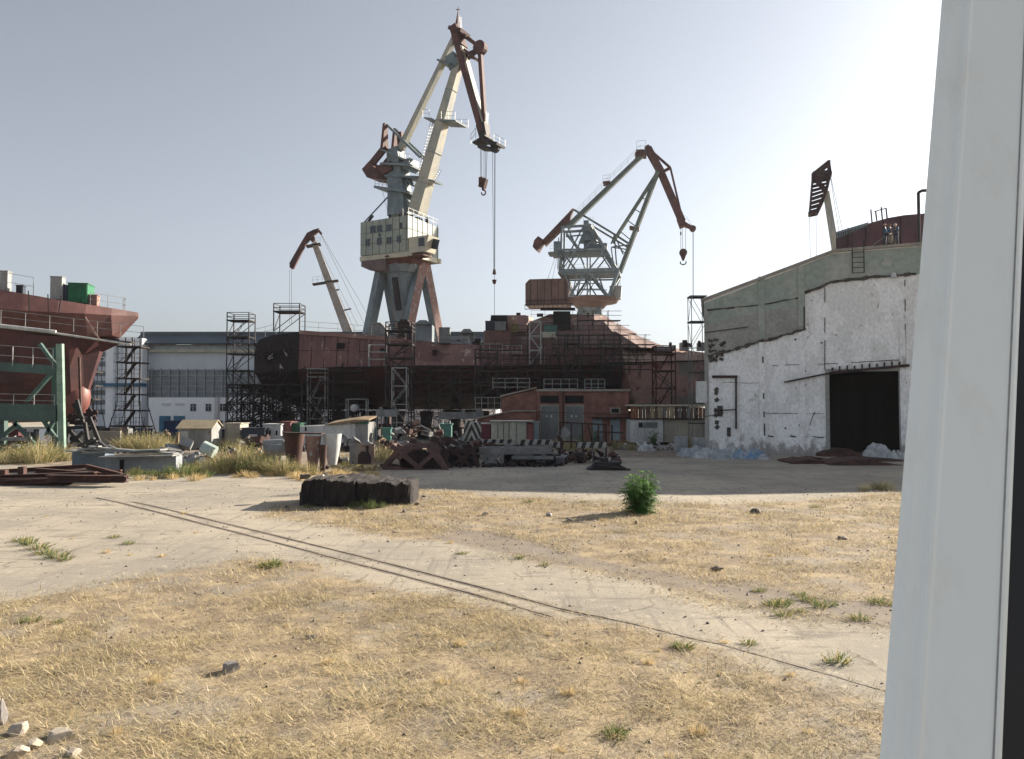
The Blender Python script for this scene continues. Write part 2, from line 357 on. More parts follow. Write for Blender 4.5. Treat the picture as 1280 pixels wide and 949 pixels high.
# dry straw: one mesh of loose blades
def straw(name, n, xr, yr, lr, wd, cols, mat, label, thr=.5, up=.5, ymin=0, poly=None, dens=None):
    x = rng.uniform(*xr, n); y = yr[0] + (yr[1] - yr[0]) * rng.uniform(0, 1, n) ** 1.4
    g, c, d = masks(x, y); pn = fbm(x, y, 1.1, 77, 3)
    keep = (g > rng.uniform(.02, .8, n)) & (rng.uniform(0, 1, n) < np.clip((pn - .34) * 3.4, np.where(y < 18, .28, .12), 1)) & (c < .7 + .3 * rng.uniform(0, 1, n)) & (np.abs(x) < y * .75 + 3)
    if poly is not None: keep &= sdf(poly, x, y) < 0
    x, y = x[keep], y[keep]; n = len(x); z = ground_z(x, y)
    az = rng.uniform(0, 2 * PI, n); el = np.abs(rng.normal(0, up, n)); L = rng.uniform(*lr, n)
    W_ = wd * (.7 + .6 * rng.uniform(0, 1, n)) * (.55 + y / 28)
    dx, dy, dz = np.cos(az) * np.cos(el) * L, np.sin(az) * np.cos(el) * L, np.sin(el) * L
    px, py = -np.sin(az) * W_ / 2, np.cos(az) * W_ / 2
    v = np.empty((n * 3, 3)); z0 = z + .004 + rng.uniform(0, .02, n)
    v[0::3] = np.stack([x - px, y - py, z0], 1); v[1::3] = np.stack([x + px, y + py, z0], 1); v[2::3] = np.stack([x + dx, y + dy, z0 + dz], 1)
    me = bpy.data.meshes.new(name); me.vertices.add(n * 3); me.vertices.foreach_set('co', v.astype(np.float32).ravel())
    me.loops.add(n * 3); me.loops.foreach_set('vertex_index', np.arange(n * 3, dtype=np.int32))
    me.polygons.add(n); me.polygons.foreach_set('loop_start', np.arange(0, n * 3, 3, dtype=np.int32))
    me.polygons.foreach_set('loop_total', np.full(n, 3, dtype=np.int32)) if bpy.app.version < (4, 0) else None
    me.update(calc_edges=True)
    cols = np.array(cols); t_ = rng.integers(0, len(cols), n); cc = cols[t_] * (.75 + .5 * rng.uniform(0, 1, (n, 1)))
    cc *= (.8 + .45 * fbm(x, y, 2.3, 91, 3))[:, None]
    ca = me.attributes.new('tint', 'FLOAT_COLOR', 'FACE'); ca.data.foreach_set('color', np.concatenate([cc, np.ones((n, 1))], 1).astype(np.float32).ravel())
    me.materials.append(mat); o = bpy.data.objects.new(name, me); COL.objects.link(o)
    return tag(o, label, 'dry grass', kind='stuff')
straw_m = attrmat('straw', rough=.7, trans=.25)

SC1 = [(.58, .48, .28), (.52, .42, .24), (.64, .55, .37), (.44, .36, .22), (.36, .33, .18), (.24, .19, .13), (.50, .38, .20)]
straw('dry_grass', 800000, (-26, 26), (6, 40), (.05, .21), .010, SC1, straw_m, 'short trampled straw coloured dry grass over the open yard')

straw('matted_straw', 150000, (-13, 10), (6.5, 17), (.08, .26), .009, SC1[:5] + [(.30, .25, .13)], straw_m, 'longer matted straw lying in patches nearest the window', up=.28)
# ============================================================ generators
def scaffold(name, label, x, y, w_, d_, z0, z1, lift=2.0, mat=steel_dark, group=None, brace=True, top_rail=True, rz=0, ladder=True, r=.045, deck_every=1, splay=0, decks=True, cat='scaffold', messy=0):
    """a tube tower: frame, one deck mesh per level, ladder, top rail"""
    t = thing(name, label, cat, (x, y, z0), rz, group)
    n = max(1, round((z1 - z0) / lift)); hs_ = [(z1 - z0) * k / n for k in range(n + 1)]
    f = MB(); cs = [(-w_ / 2, -d_ / 2), (w_ / 2, -d_ / 2), (w_ / 2, d_ / 2), (-w_ / 2, d_ / 2)]
    for cx_, cy_ in cs: f.beam((cx_, cy_, 0), (cx_, cy_, z1 - z0 + (1.0 if top_rail else 0)), r * 2)
    for i, h in enumerate(hs_):
        if i == 0: continue
        for a, b in zip(cs, cs[1:] + cs[:1]): f.beam((*a, h), (*b, h), r * 1.6)
        if brace:
            lo = hs_[i - 1]
            for a, b in ((cs[0], cs[1]), (cs[3], cs[2]), (cs[0], cs[3])):
                if (i % 2): f.beam((*a, lo), (*b, h), r * 1.3)
                else: f.beam((*b, lo), (*a, h), r * 1.3)
    if splay:
        for sx in (-1, 1):
            for sy in (-1, 1): f.beam((sx * (w_ / 2 + splay), sy * (d_ / 2 + splay * .4), 0), (sx * w_ / 2, sy * d_ / 2, (z1 - z0) * .42), r * 1.6)
        f.beam((-w_ / 2 - splay, -d_ / 2, .15), (w_ / 2 + splay, -d_ / 2, .15), r * 2)
    if messy:   # stray poles and boards pushed through the tubes
        rm = random.Random(messy)
        for _ in range(26):
            p = Vector((rm.uniform(-w_ / 2, w_ / 2), rm.uniform(-d_ / 2, d_ / 2), rm.uniform(.5, z1 - z0))); v = Vector((rm.uniform(-1, 1), rm.uniform(-.5, .5), rm.uniform(-.6, 1))) * rm.uniform(.4, 1.4)
            f.beam(p - v, p + v, rm.choice((.05, .07, .2)), .05)
    f.build('frame', mat, t, world=False)
    if decks:
        for i, h in enumerate(hs_[1:]):
            if i % deck_every == 0 or i == n - 1:
                MB().box((0, 0, h + .06), (w_ + .2, d_ + .1, .07)).build('platform', plank, t, world=False)
    if top_rail:
        g = MB(); h = z1 - z0
        for q in (.5, 1.0):
            for a, b in zip(cs, cs[1:] + cs[:1]): g.beam((*a, h + q), (*b, h + q), r * 1.3)
        g.build('guard_rail', mat, t, world=False)
    if ladder and n > 1:
        l = MB(); lw = min(.5, w_ * .3)
        for k in range(n):
            a = Vector((-w_ * .25, -d_ * .3, hs_[k] + .1)); b = Vector((w_ * .2, -d_ * .3, hs_[k + 1]))
            for sy in (0, lw): l.beam(a + Vector((0, sy, 0)), b + Vector((0, sy, 0)), r)
            for q in range(1, 7): p = a + (b - a) * q / 7; l.beam(p, p + Vector((0, lw, 0)), r * .8)
        l.build('ladder', mat, t, world=False)
    return t
def railing(mb, pts, h=1.1, step=1.6, r=.03):
    for a, b in zip(pts, pts[1:]):
        a = Vector(a); b = Vector(b); n = max(1, round((b - a).length / step))
        for k in range(n + 1): p = a + (b - a) * k / n; mb.beam(p, p + Vector((0, 0, h)), r * 1.4)
        for q in (.5, 1): mb.beam(a + Vector((0, 0, h * q)), b + Vector((0, 0, h * q)), r * 1.2)
    return mb
def tier(mb, base, top, z0, z1):
    n = len(base); vs = [(*p, z0) for p in base] + [(*p, z1) for p in top]
    return mb.add(vs, [tuple(range(n - 1, -1, -1)), tuple(range(n, 2 * n))] + [(k, (k + 1) % n, n + (k + 1) % n, n + k) for k in range(n)])

# ============================================================ hangar on the right
A_H = R(-14.6)
hx, hy = W(881, 500, 66.3).x, 66.3
HP = Plane(hx, hy, A_H)
hang = thing('hangar', 'tall derelict concrete workshop with green gable and dark doorway', 'hangar', (hx, hy, 0), A_H)
def hl(px, py): s_, z_ = HP(px, py); return s_, z_
L1 = hl(881, 376); L2 = hl(1042, 314); L3 = hl(1145, 306); s3 = L3[0]
mid = s3 + 2.0; ztop = L3[1] + .1; send = 2 * mid
dl, dr = hl(1036, 500)[0], hl(1125, 500)[0]; dt = hl(1080, 464)[1]
hw = bpy.data.materials  # noqa
plaster = M('flaking_plaster', (.86, .87, .88), (.75, .76, .76), (.42, .39, .37), s=.6, thr3=.60, soft=.06, rough=.9, bump=.35, fine=.16, bs=.06, s3=1.3, streak=1.6, grime=((.33, .32, .31), 1.0))
green_wall = M('green_rendering', (.29, .34, .305), (.37, .39, .36), (.44, .42, .39), s=.3, soft=.15, thr3=.60, s3=1.6, rough=.9, bump=.3, fine=.14, bs=.06)
grey_render = M('grey_rendering', (.34, .34, .32), (.27, .28, .26), (.45, .43, .41), s=.4, thr3=.64, rough=.9, bump=.3, fine=.15)
# front wall with the door opening, 0.4 m thick, local y forward is 0
wal = MB()
out = [(0, 0), (dl, 0), (dl, dt), (dr, dt), (dr, 0), (send, 0), (send, L1[1]), (2 * mid - L2[0], L2[1]), (mid, ztop), (L2[0], L2[1]), (0, L1[1])]
def loc_prism(mb, pts, y0, th): return mb.prism([(a, y0, b) for a, b in pts], (0, th, 0))
loc_prism(wal, [(0, 0), (dl, 0), (dl, dt), (0, dt)], 0, .4)
loc_prism(wal, [(dr, 0), (send, 0), (send, dt), (dr, dt)], 0, .4)
loc_prism(wal, [(0, dt), (send, dt), (send, L1[1]), (2 * mid - L2[0], L2[1]), (mid, ztop), (L2[0], L2[1]), (0, L1[1])], 0, .4)
for sx in (0.2, send - .2):
    wal.box((sx, 20.4, L1[1] / 2), (.4, 40, L1[1]))
wal.box((mid, 40.6, L1[1] / 2), (send, .4, L1[1]))
hw_o = wal.build('wall', plaster, hang, world=False)
gp_ = MB()   # green rendered upper zone
gz = [hl(881, 446), hl(960, 427), hl(1007, 411), hl(1006, 366), hl(1040, 354), hl(1145, 343)]
gz2 = [(.003, gz[0][1])] + gz[1:] + [(send - 1, gz[-1][1]), (send - 1, L1[1] + 1.0), (2 * mid - L2[0], L2[1] - .2), (mid, ztop - .22), (L2[0], L2[1] - .22), (.003, L1[1] - .25)]
loc_prism(gp_, gz2, -.05, .047); gp_.build('green_gable', green_wall, hang, world=False)
gb = MB()    # grey bare field under the green
loc_prism(gb, [hl(884, 405), hl(955, 389), hl(1005, 380), hl(1005, 409), hl(958, 427), hl(886, 444)], -.065, .013); gb.build('bare_render', grey_render, hang, world=False)
cp = MB()
cpl = [(-.25, L1[1]), L2, (mid, ztop), (2 * mid - L2[0], L2[1]), (send + .25, L1[1])]
for a, b in zip(cpl, cpl[1:]): cp.beam((a[0], .1, a[1]), (b[0], .1, b[1]), .75, .22)
cp.build('coping', concrete, hang, world=False)
rf = MB()
for a, b in zip(cpl, cpl[1:]):
    rf.prism([(a[0], .48, a[1] - .05), (b[0], .48, b[1] - .05), (b[0], 41, b[1] - .05), (a[0], 41, a[1] - .05)], (0, 0, -.25))
rf.build('roof', grey_render, hang, world=False)
for px in (953, 1003, 1120, 1129): # pilasters
    s0 = hl(px, 500)[0]
    if 1118 < px < 1122: continue
    pz = dt - .1 if px == 1120 else hl(px, 428)[1] if px < 1000 else hl(px, 413)[1]
    MB().prism([(s0 - .22, -.10, 0), (s0 + .22, -.10, 0), (s0 + .22, -.10, pz), (s0 - .22, -.10, pz)], (0, .097, 0)).build('pilaster', plaster, hang, world=False)
    if px < 1010: MB().prism([(s0 - .25, -.13, pz + .3), (s0 + .25, -.13, pz + .3), (s0 + .25, -.13, hl(px, 346 if px < 1000 else 334)[1]), (s0 - .25, -.13, hl(px, 346 if px < 1000 else 334)[1])], (0, .05, 0)).build('upper_pilaster', green_wall, hang, world=False)
MB().box((.16, -.06, L1[1] / 2 - .2), (.32, .11, L1[1] - .6)).build('corner_pilaster', grey_render, hang, world=False)
ck = MB()    # broken edges, cracks and conduits with their real relief
def crack(pts, th=.07, dep=.05, jit=.06, step=.5, y=-.07):
    for a, b in zip(pts, pts[1:]):
        a = Vector((a[0], y, a[1])); b = Vector((b[0], y, b[1])); n = max(1, int((b - a).length / step))
        prev = a
        for k in range(1, n + 1):
            p = a + (b - a) * k / n + Vector((0, 0, random.uniform(-jit, jit)))
            
            if th > .09 or random.random() > .3: ck.beam(prev, p, dep * 2, th * random.uniform(.35, 1.5))
            prev = p
crack([hl(884, 445), hl(925, 434), hl(960, 425), hl(1007, 411)], .22, .09, .1, .35)
crack([hl(1005, 411), hl(1005, 366)], .12, .06)
crack([hl(1006, 366), hl(1040, 353), hl(1085, 347), hl(1145, 342)], .2, .08, .06, .4)
crack([hl(884, 388), hl(952, 381), hl(1003, 372)], .10, .05, .03)
crack([hl(952, 378), hl(956, 560)], .05, .06, .02); crack([hl(1031, 350), hl(1031, 463)], .04, .03, .02, .6, -.02)
crack([hl(886, 478), hl(960, 479)], .03, .02, .03, .5, -.02); crack([hl(965, 457), hl(1030, 455), hl(1125, 450)], .05, .03, .03, .5, -.02)
crack([hl(925, 516), hl(1030, 517)], .035, .02, .03, .5, -.02); crack([hl(960, 545), hl(1030, 546)], .08, .04, .06, .4, -.02)
crack([hl(1027, 500), hl(1018, 515), hl(1012, 532)], .06, .03, .05, .4, -.02); crack([hl(1131, 350), hl(1132, 460)], .06, .03, .03, .5, -.02)
for _ in range(30):
    a = hl(random.uniform(885, 905), random.uniform(425, 452)); ck.box((a[0], -.08, a[1]), (random.uniform(.1, .5), .06, random.uniform(.05, .3)), 0, 0, random.uniform(-.6, .6))
for _ in range(34):
    a = hl(random.uniform(960, 1140), random.uniform(350, 550))
    if dl - .3 < a[0] < dr + .3 and a[1] < dt + .2: continue
    ck.box((a[0], -.012, a[1]), (random.uniform(.04, .16), .05, random.uniform(.04, .16)), 0, 0, random.uniform(-1, 1))
for py in (487, 491, 500, 513, 519, 528, 534):
    a = hl(895 + random.uniform(-1, 2), py); ck.box((a[0], -.02, a[1]), (.3, .06, .35), 0, 0, random.uniform(0, 1))
a = hl(900, 514); ck.box((a[0], -.03, a[1]), (.45, .08, .9)); a = hl(911, 540); ck.box((a[0], -.03, a[1]), (.3, .08, .75))
ck.build('broken_edge', M('broken_concrete', (.035, .032, .03), (.08, .07, .06), s=2, fine=.2), hang, world=False)
fr = MB()    # rusty door frame at the left, crooked beam over the doorway
def lb(mb, a, b, w_=.12, h=.2, y=-.12):
    p, q = hl(*a), hl(*b); mb.beam((p[0], y, p[1]), (q[0], y, q[1]), w_, h)
lb(fr, (890, 471), (922, 471), .14, .22); lb(fr, (920, 470), (920, 536), .14, .24); lb(fr, (900, 513), (920, 512), .1, .08)
lb(fr, (881, 416), (935, 409), .08, .06, -.16); fr.build('rusty_door_frame', rust_dark, hang, world=False)
cb = MB(); lb(cb, (980, 478), (1040, 466), .16, .13, -.2); lb(cb, (1040, 466), (1136, 457), .2, .2, -.2)
for k in range(10):
    px = 1040 + k * 9.3; p = hl(px, 465 - .09 * (px - 1040)); cb.box((p[0], -.16, p[1] + .2), (.1, .2, .4 if k % 3 else .25))
lb(cb, (881, 521), (905, 516), .06, .05, -.1)
cb.build('crooked_lintel_rail', rust_dark, hang, world=False)
jm = MB()
for s0 in (dl - .1, dr + .1): jm.box((s0, -.03, dt / 2), (.3, .07, dt))
jm.box(((dl + dr) / 2, -.04, dt + .1), (dr - dl + .5, .08, .18)); jm.build('door_jamb', grey_render, hang, world=False)
MB().box((mid, 10, 7), (send - 1.2, .2, 14)).build('doorway_dark_sheet', black_void, hang, world=False)  # added black sheet that makes the doorway read dark
for k in range(9):   # folding door leaves standing inside, coloured black for the shade in there
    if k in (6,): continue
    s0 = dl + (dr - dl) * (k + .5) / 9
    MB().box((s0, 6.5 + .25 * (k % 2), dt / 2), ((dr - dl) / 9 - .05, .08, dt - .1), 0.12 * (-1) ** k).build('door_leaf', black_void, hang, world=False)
ld = MB()
pL, pR = hl(1065, 342), hl(1079, 307)
for s0 in (pL[0], pR[0]): ld.beam((s0, -.25, pL[1]), (s0, -.25, pR[1] + .4), .07)
k = pL[1]
while k < pR[1]: ld.beam((pL[0], -.25, k), (pR[0], -.25, k), .05); k += .42
ld.build('ladder', steel_dark, hang, world=False)
p = hl(1115, 345); lp = MB(); lp.beam((p[0], 0, p[1]), (p[0], -.6, p[1] + .1), .06); lp.tube((p[0], -.6, p[1] + .15), (p[0], -.6, p[1] - .25), .15, 10, .26); lp.build('wall_lamp', white_paint, hang, world=False)
p = hl(885, 490); MB().box((p[0] - .55, .2, p[1]), (.9, .7, 1.8)).build('vent_box', white_paint, hang, world=False)

# ============================================================ white assembly hall far left
HY = 128.0
hall = thing('assembly_hall', 'long white and grey shipyard hall with louvred window bands', 'hall', (W(300, 508, HY).x, HY, 0))
def wq(mb, x0, y0, x1, y1, Y, th=.3):
    """box given by its photo rectangle at depth Y (front face), th deep"""
    a = W(x0, y0, Y); b = W(x1, y1, Y); return mb.box(((a.x + b.x) / 2, Y + th / 2, (a.z + b.z) / 2), (abs(b.x - a.x), th, abs(a.z - b.z)))
hall_white = M('hall_cladding', (.84, .86, .88), (.78, .80, .83), s=.2, fine=.04, bump=0, rough=.6)
hall_grey = M('hall_grey_panel', (.58, .62, .67), (.52, .56, .61), s=.2, fine=.04, bump=0, rough=.6)
hall_dark = M('hall_fascia', (.085, .11, .13), (.07, .09, .11), s=.2, fine=.04, bump=0, rough=.6)
b = MB(); wq(b, 95, 432, 132, 545, HY + 1.2, 40); wq(b, 176, 436, 620, 545, HY + 1.2, 40); b.build('wall', hall_grey, hall)
b = MB(); wq(b, 133, 423, 176, 545, HY - 1.5, 44); b.build('stair_tower', hall_white, hall)
b = MB()
z0, z1 = zat(431, HY), zat(419, HY); xa, xb = W(168, 430, HY).x, W(620, 430, HY).x
b.prism([(xa, HY - .8, z0 + .2), (xb, HY - .8, z0 + .2), (xb, HY + 3, z1 + .8), (xa, HY + 3, z1 + .8)], (0, .3, -.2)); b.box(((xa + xb) / 2, HY + 22, z1 + .5), (xb - xa, 40, .5))
b.build('roof', hall_dark, hall)
b = MB(); wq(b, 176, 431, 620, 437, HY + .8, .4); b.build('clerestory', M('clerestory_glazing', (.40, .45, .48), (.32, .37, .40), s=1, rough=.3, fine=.05), hall)
b = MB(); wq(b, 176, 437, 620, 440, HY + .3, 1.0); b.build('cornice', cream, hall)
b = MB(); wq(b, 178, 462, 620, 496, HY + 1.0, .2); b.build('louvre_band', M('louvre_dark', (.16, .185, .20), (.24, .26, .27), s=.6, rough=.3), hall)
b = MB()
for k in range(6):
    py = 462 + k * 6.8; wq(b, 178, py, 620, py + 1.3, HY + .8, .15)
px = 178
while px < 620: wq(b, px, 461, px + .8, 497, HY + .74, .2); px += 11
b.build('mullion', M('mullion_grey', (.30, .33, .35), fine=0, bump=0), hall)
b = MB(); wq(b, 186, 497, 620, 548, HY - 3, 4); b.build('lower_block', hall_white, hall)
b = MB(); wq(b, 268, 497, 272, 548, HY - 3.4, .6); b.build('pier', white_paint, hall)
for px in (238, 257, 275, 283, 300, 318, 336, 354, 372, 390, 420, 450, 480, 510):
    b = MB(); wq(b, px, 505, px + 6.5, 514, HY - 3.1, .2); o = b.build('window', glass, hall)
    b = MB(); wq(b, px + 3, 505, px + 3.5, 514, HY - 3.16, .1); wq(b, px, 508, px + 6.5, 508.5, HY - 3.16, .1); b.build('window_bar', white_paint, o)
for px in (202, 219): b = MB(); wq(b, px, 504, px + 11, 507, HY - 3.1, .2); b.build('vent_grille', hall_grey, hall)
for px in (199, 217): b = MB(); wq(b, px, 520, px + 13.5, 546, HY - 3.12, .2); b.build('door', blue_paint, hall)
for px in (269, 281, 293, 330, 360): b = MB(); wq(b, px, 526, px + 9, 533, HY - 3.1, .2); b.build('ground_window', glass, hall)
b = MB(); wq(b, 95, 479, 176, 483, HY - 2.2, 2); b.build('blue_canopy', blue_paint, hall)
for k in range(7): b = MB(); wq(b, 98, 440 + k * 12, 131, 446 + k * 12, HY + 1.1, .2); b.build('side_louvre', M('x', (.2, .23, .25)) if k == 0 else bpy.data.materials['x'], hall)
bpy.data.materials['x'].name = 'side_louvre_grey'
b = MB()
for k in range(10): wq(b, 142, 430 + k * 11, 150, 431 + k * 11, HY - 1.8, .3)
wq(b, 142, 428, 142.8, 545, HY - 1.8, .3); wq(b, 149.4, 428, 150.2, 545, HY - 1.8, .3); b.build('fire_ladder', hall_grey, hall)

# ============================================================ ship in the middle
SY = 97.0
XS = lambda px, Y=SY: W(px, 500, Y).x
ZS = lambda py, Y=SY: zat(py, Y)
ship = thing('ship_hull', 'long unfinished grey red warship hull on blocks under scaffolding', 'ship', (XS(560), SY + 7, 0))
BE = 14.0
def ring(pxx, yd, yk, yb, kin=0.0, deck_in=1.6, bot_in=2.2, keel=ZS(512)):
    """hull section clockwise: deck near, knuckle near, bilge near, keel, and the same on the far side"""
    x = XS(pxx, SY); zd, zk, zb = ZS(yd), ZS(yk), ZS(yb); y0 = SY + kin; y1 = SY + BE - kin
    c = (y0 + y1) / 2; hb = (y1 - y0) / 2
    P = lambda f, z: Vector((x, c - hb * f, z))
    di = max(.1, 1 - deck_in / hb); bi = max(.05, 1 - bot_in / hb)
    return [P(di, zd), P(1, zk), P(.97, zk - .25), P(bi, zb), P(.12, keel), P(-.12, keel), P(-bi, zb), P(-.97, zk - .25), P(-1, zk), P(-di, zd)]
st = [(312, 433, 462, 470, 1.6, .5, 2.6, ZS(487)), (318, 424, 466, 484, .9, .5, 2.4, ZS(497)), (338, 418, 465, 490, .3, .5, 2.2, ZS(504)), (372, 414, 462, 494, 0, .6), (420, 417, 459, 495, 0, .8), (462, 420, 458.5, 495, 0, 1.0),
      (505, 423, 458, 495, 0, 1.4), (560, 428, 458, 495, 0, 1.8), (620, 431, 458, 495, 0, 1.8), (700, 432, 457, 496, 0, 1.8), (780, 434, 453, 500, .2, 2.4), (796, 425, 453, 504, .4, 5.4, .5), (830, 426, 451, 506, 1.2, 5.2, .3), (880, 434, 449, 508, 3.2, 3.4, .3), (930, 441, 447, 500, 5.2, 1.0, 1.2, ZS(500)), (972, 440, 445, 470, 6.6, .2, .3, ZS(480))]
rings = [ring(*a) for a in st]
low = MB(); n = 10
# lower hull: knuckle downwards; upper strake: deck to knuckle
lo_idx = [2, 3, 4, 5, 6, 7]; up_idx = [0, 1, 2, 7, 8, 9]
for idx, nm, mt in ((lo_idx, 'lower_hull', None), (up_idx, 'upper_strake', None)):
    pass
def skin_strip(i0, i1, cols, name, mat, cap=True):
    mb = MB(); secs = [[rings[k][c] for c in cols] for k in range(i0, i1 + 1)]; mb.loft(secs, cap=cap); return mb.build(name, mat, ship)
skin_strip(0, 3, [2, 3, 4, 5, 6, 7], 'stern_bottom', hull_black); skin_strip(3, 10, [2, 3, 4, 5, 6, 7], 'lower_hull', hull_dark)
skin_strip(10, 15, [2, 3, 4, 5, 6, 7], 'fore_bottom', M('fore_paint', (.52, .31, .27), (.24, .235, .20), (.25, .045, .055), s=.16, soft=.12, thr3=.56, rough=.6, bump=.05))
skin_strip(0, 3, [0, 1, 2, 7, 8, 9], 'stern_block', hull_black); skin_strip(3, 10, [0, 1, 2, 7, 8, 9], 'upper_strake', hull_red); skin_strip(10, 15, [0, 1, 2, 7, 8, 9], 'fore_strake', M('pale_primer', (.44, .30, .245), (.36, .23, .19), (.52, .42, .35), s=.4, soft=.2, thr3=.55))  # fore strake in a paler primer than the strake behind it
b = MB()   # bulwark cap in pink primer along the deck edge and the knuckle rubbing bar
for k in range(3, 6): b.beam(rings[k][0] + Vector((0, -.1, -.1)), rings[k + 1][0] + Vector((0, -.1, -.1)), .3, .5)
b.build('deck_edge', hull_pink, ship)
b = MB()
for k in range(3, 14): b.beam(rings[k][1] + Vector((0, -.12, -.05)), rings[k + 1][1] + Vector((0, -.12, -.05)), .25, .16)
b.build('rubbing_bar', hull_black, ship)
b = MB()   # plate seams and frames on the strake
for k in range(3, 12):
    for q in range(3):
        t_ = q / 3; a0 = rings[k][0].lerp(rings[k + 1][0], t_) + Vector((0, -.03, 0)); a1 = rings[k][1].lerp(rings[k + 1][1], t_) + Vector((0, -.03, 0)); b.beam(a0, a1, .07, .05)
    b.beam(rings[k][0].lerp(rings[k][1], .5) + Vector((0, -.03, 0)), rings[k + 1][0].lerp(rings[k + 1][1], .5) + Vector((0, -.03, 0)), .05, .05)
b.build('seam', hull_black, ship)
for (px, py, w_, h_) in ((425, 432, 9, 7), (478, 438, 6, 5), (543, 440, 5, 5), (356, 440, 12, 9), (334, 446, 9, 12)):
    b = MB(); a = W(px, py, SY); tt = .6; b.box((a.x, SY + .62 if py < 436 else SY + .45, a.z), (w_ * .0985, .9, h_ * .0985)); b.build('hull_opening', black_void, ship)
for _ in range(1):   # torn stern: bent plates, pipes and white rags
    b = MB(); r2 = random.Random(3)
    for k in range(46):
        px, py = r2.uniform(316, 378), r2.uniform(424, 488); a = W(px, py, SY - .2); d_ = Vector((r2.uniform(-1, 1), r2.uniform(-.3, .3), r2.uniform(-1.2, 1.2))); b.beam(a, a + d_ * r2.uniform(.5, 1.6), .07, .14)
    b.build('torn_plating', rust_dark, ship)
    b = MB()
    for px, py in ((356, 440), (359, 443), (338, 446), (352, 458)): a = W(px, py, SY - .3); b.prism([a + Vector((random.uniform(-.35, .35), 0, random.uniform(-.4, .4))) for _ in range(5)], (0, .1, 0))
    b.build('pale_rag', white_paint, ship)
# deckhouse tiers, walls leaning inwards, the fore ends chamfered so that the morning sun rakes them
def house(px0, px1, pxt0, pxt1, yb, yt, inb, int_, name, mat, ch=7.0, cht=6.0):
    za, zb = ZS(yb), ZS(yt); a, b_ = XS(px0), XS(px1); c, d = XS(pxt0), XS(pxt1); y0, y1 = SY + inb, SY + BE - inb; u0, u1 = SY + int_, SY + BE - int_
    m_ = (y0 + y1) / 2; hc = (y1 - y0) * .36; ht = (u1 - u0) * .36
    base = [(a, y0), (b_ - ch, y0), (b_, m_ - hc * .5), (b_, m_ + hc * .5), (b_ - ch, y1), (a, y1)]
    top = [(c, u0), (d - cht, u0), (d, m_ - ht * .5), (d, m_ + ht * .5), (d - cht, u1), (c, u1)]
    return tier(MB(), base, top, za, zb).build(name, mat, ship)
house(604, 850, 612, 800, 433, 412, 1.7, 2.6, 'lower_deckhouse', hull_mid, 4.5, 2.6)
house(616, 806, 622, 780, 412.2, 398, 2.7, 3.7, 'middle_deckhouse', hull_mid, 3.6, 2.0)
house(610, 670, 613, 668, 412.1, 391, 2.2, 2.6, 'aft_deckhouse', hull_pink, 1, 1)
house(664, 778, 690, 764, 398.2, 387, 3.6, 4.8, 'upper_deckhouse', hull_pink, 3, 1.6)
house(545, 600, 560, 596, 431, 422, 3.0, 4.0, 'quarterdeck_casing', steel_grey, 1, 1)
b = MB(); a = W(697, 387, SY + 3.2); b.box((a.x, SY + 3.5, a.z + .1), (4.3, 3.0, .35), 0, .12); b.build('bridge_roof', hull_black, ship)
b = MB(); wq(b, 692, 389, 713, 411, SY + 2.3, 1.2); b.build('bridge_front', black_void, ship)
b = MB(); wq(b, 614, 394, 634, 412, SY + 2.05, .3); b.build('hangar_door', black_void, ship)
b = MB(); wq(b, 637, 420, 643, 433, SY + 1.75, .5); b.build('doorway', black_void, ship)
b = MB(); wq(b, 605, 413, 646, 432, SY + 1.45, .25); wq(b, 658, 425, 690, 456, SY - .1, .2); b.build('wall_plate', hull_red, ship)
b = MB(); b.add([W(522, 430, SY + 1.35), W(596, 431.5, SY + 1.7), W(600, 456.5, SY - .06), W(516, 456.5, SY - .06), W(522, 430, SY + 1.6), W(596, 431.5, SY + 1.95), W(600, 456.5, SY + .2), W(516, 456.5, SY + .2)], [(3, 2, 1, 0), (4, 5, 6, 7), (0, 1, 5, 4), (1, 2, 6, 5), (2, 3, 7, 6), (3, 0, 4, 7)]); b.build('pale_plating', hull_pink, ship)
b = MB()
for i, (x0, x1, y_) in enumerate(((610, 780, 432.5), (616, 792, 412), (664, 770, 398))):
    railing(b, [W(x0, y_, SY + 1.9 + i * .9), W(x1 - 20, y_, SY + 1.9 + i * .9)], 1.0, 1.8, .03)
railing(b, [rings[3][0], rings[4][0], rings[5][0], rings[6][0]], 1.3, 2.0, .03); railing(b, [W(318, 424, SY + 1), W(345, 417, SY + 1)], 1.2, 1.6, .03)
b.build('deck_railing', galv, ship)
b = MB()   # small upright fittings along the skyline of the deck
for k, (px, h) in enumerate(((573, 9), (590, 7), (597, 11), (604, 6), (785, 10), (798, 7), (838, 6), (856, 9), (861, 5), (874, 8), (648, 5), (675, 4), (735, 5))):
    a = W(px, 434 if px < 605 or px > 780 else 396, SY + 4); b.box((a.x, a.y, a.z + h * .05), (.3 + .25 * (k % 3), .4, h * .1))
b.build('deck_fitting', rust_dark, ship)
b = MB(); wq(b, 818, 433, 845, 438.5, SY + 3, 2.4); b.build('fore_casing', steel_grey, ship)
for px in (852, 874): b = MB(); wq(b, px, 428, px + 9, 438, SY + 4, 1.5); b.build('deck_box', tin_grey, ship)
# keel blocks in one cradle thing each
blk0 = None
for k in range(15):
    x = XS(340) + k * 3.7
    if blk0 is None:
        blk0 = thing('keel_block', 'dark stacked timber and steel keel block under the middle hull', 'keel block', (x, SY + 5.5, 0), 0, 'keel blocks under the middle ship')
        MB().box((0, 0, .6), (1.6, 8, 1.2)).build('base', steel_dark, blk0, world=False)
        q = MB(); q.box((0, 0, 2.0), (1.0, 6, 1.6)); q.box((0, 0, 3.1), (1.3, 5, .6)); q.build('timber', plank, blk0, world=False)
    else: c = copy_tree(blk0); c.location.x = x

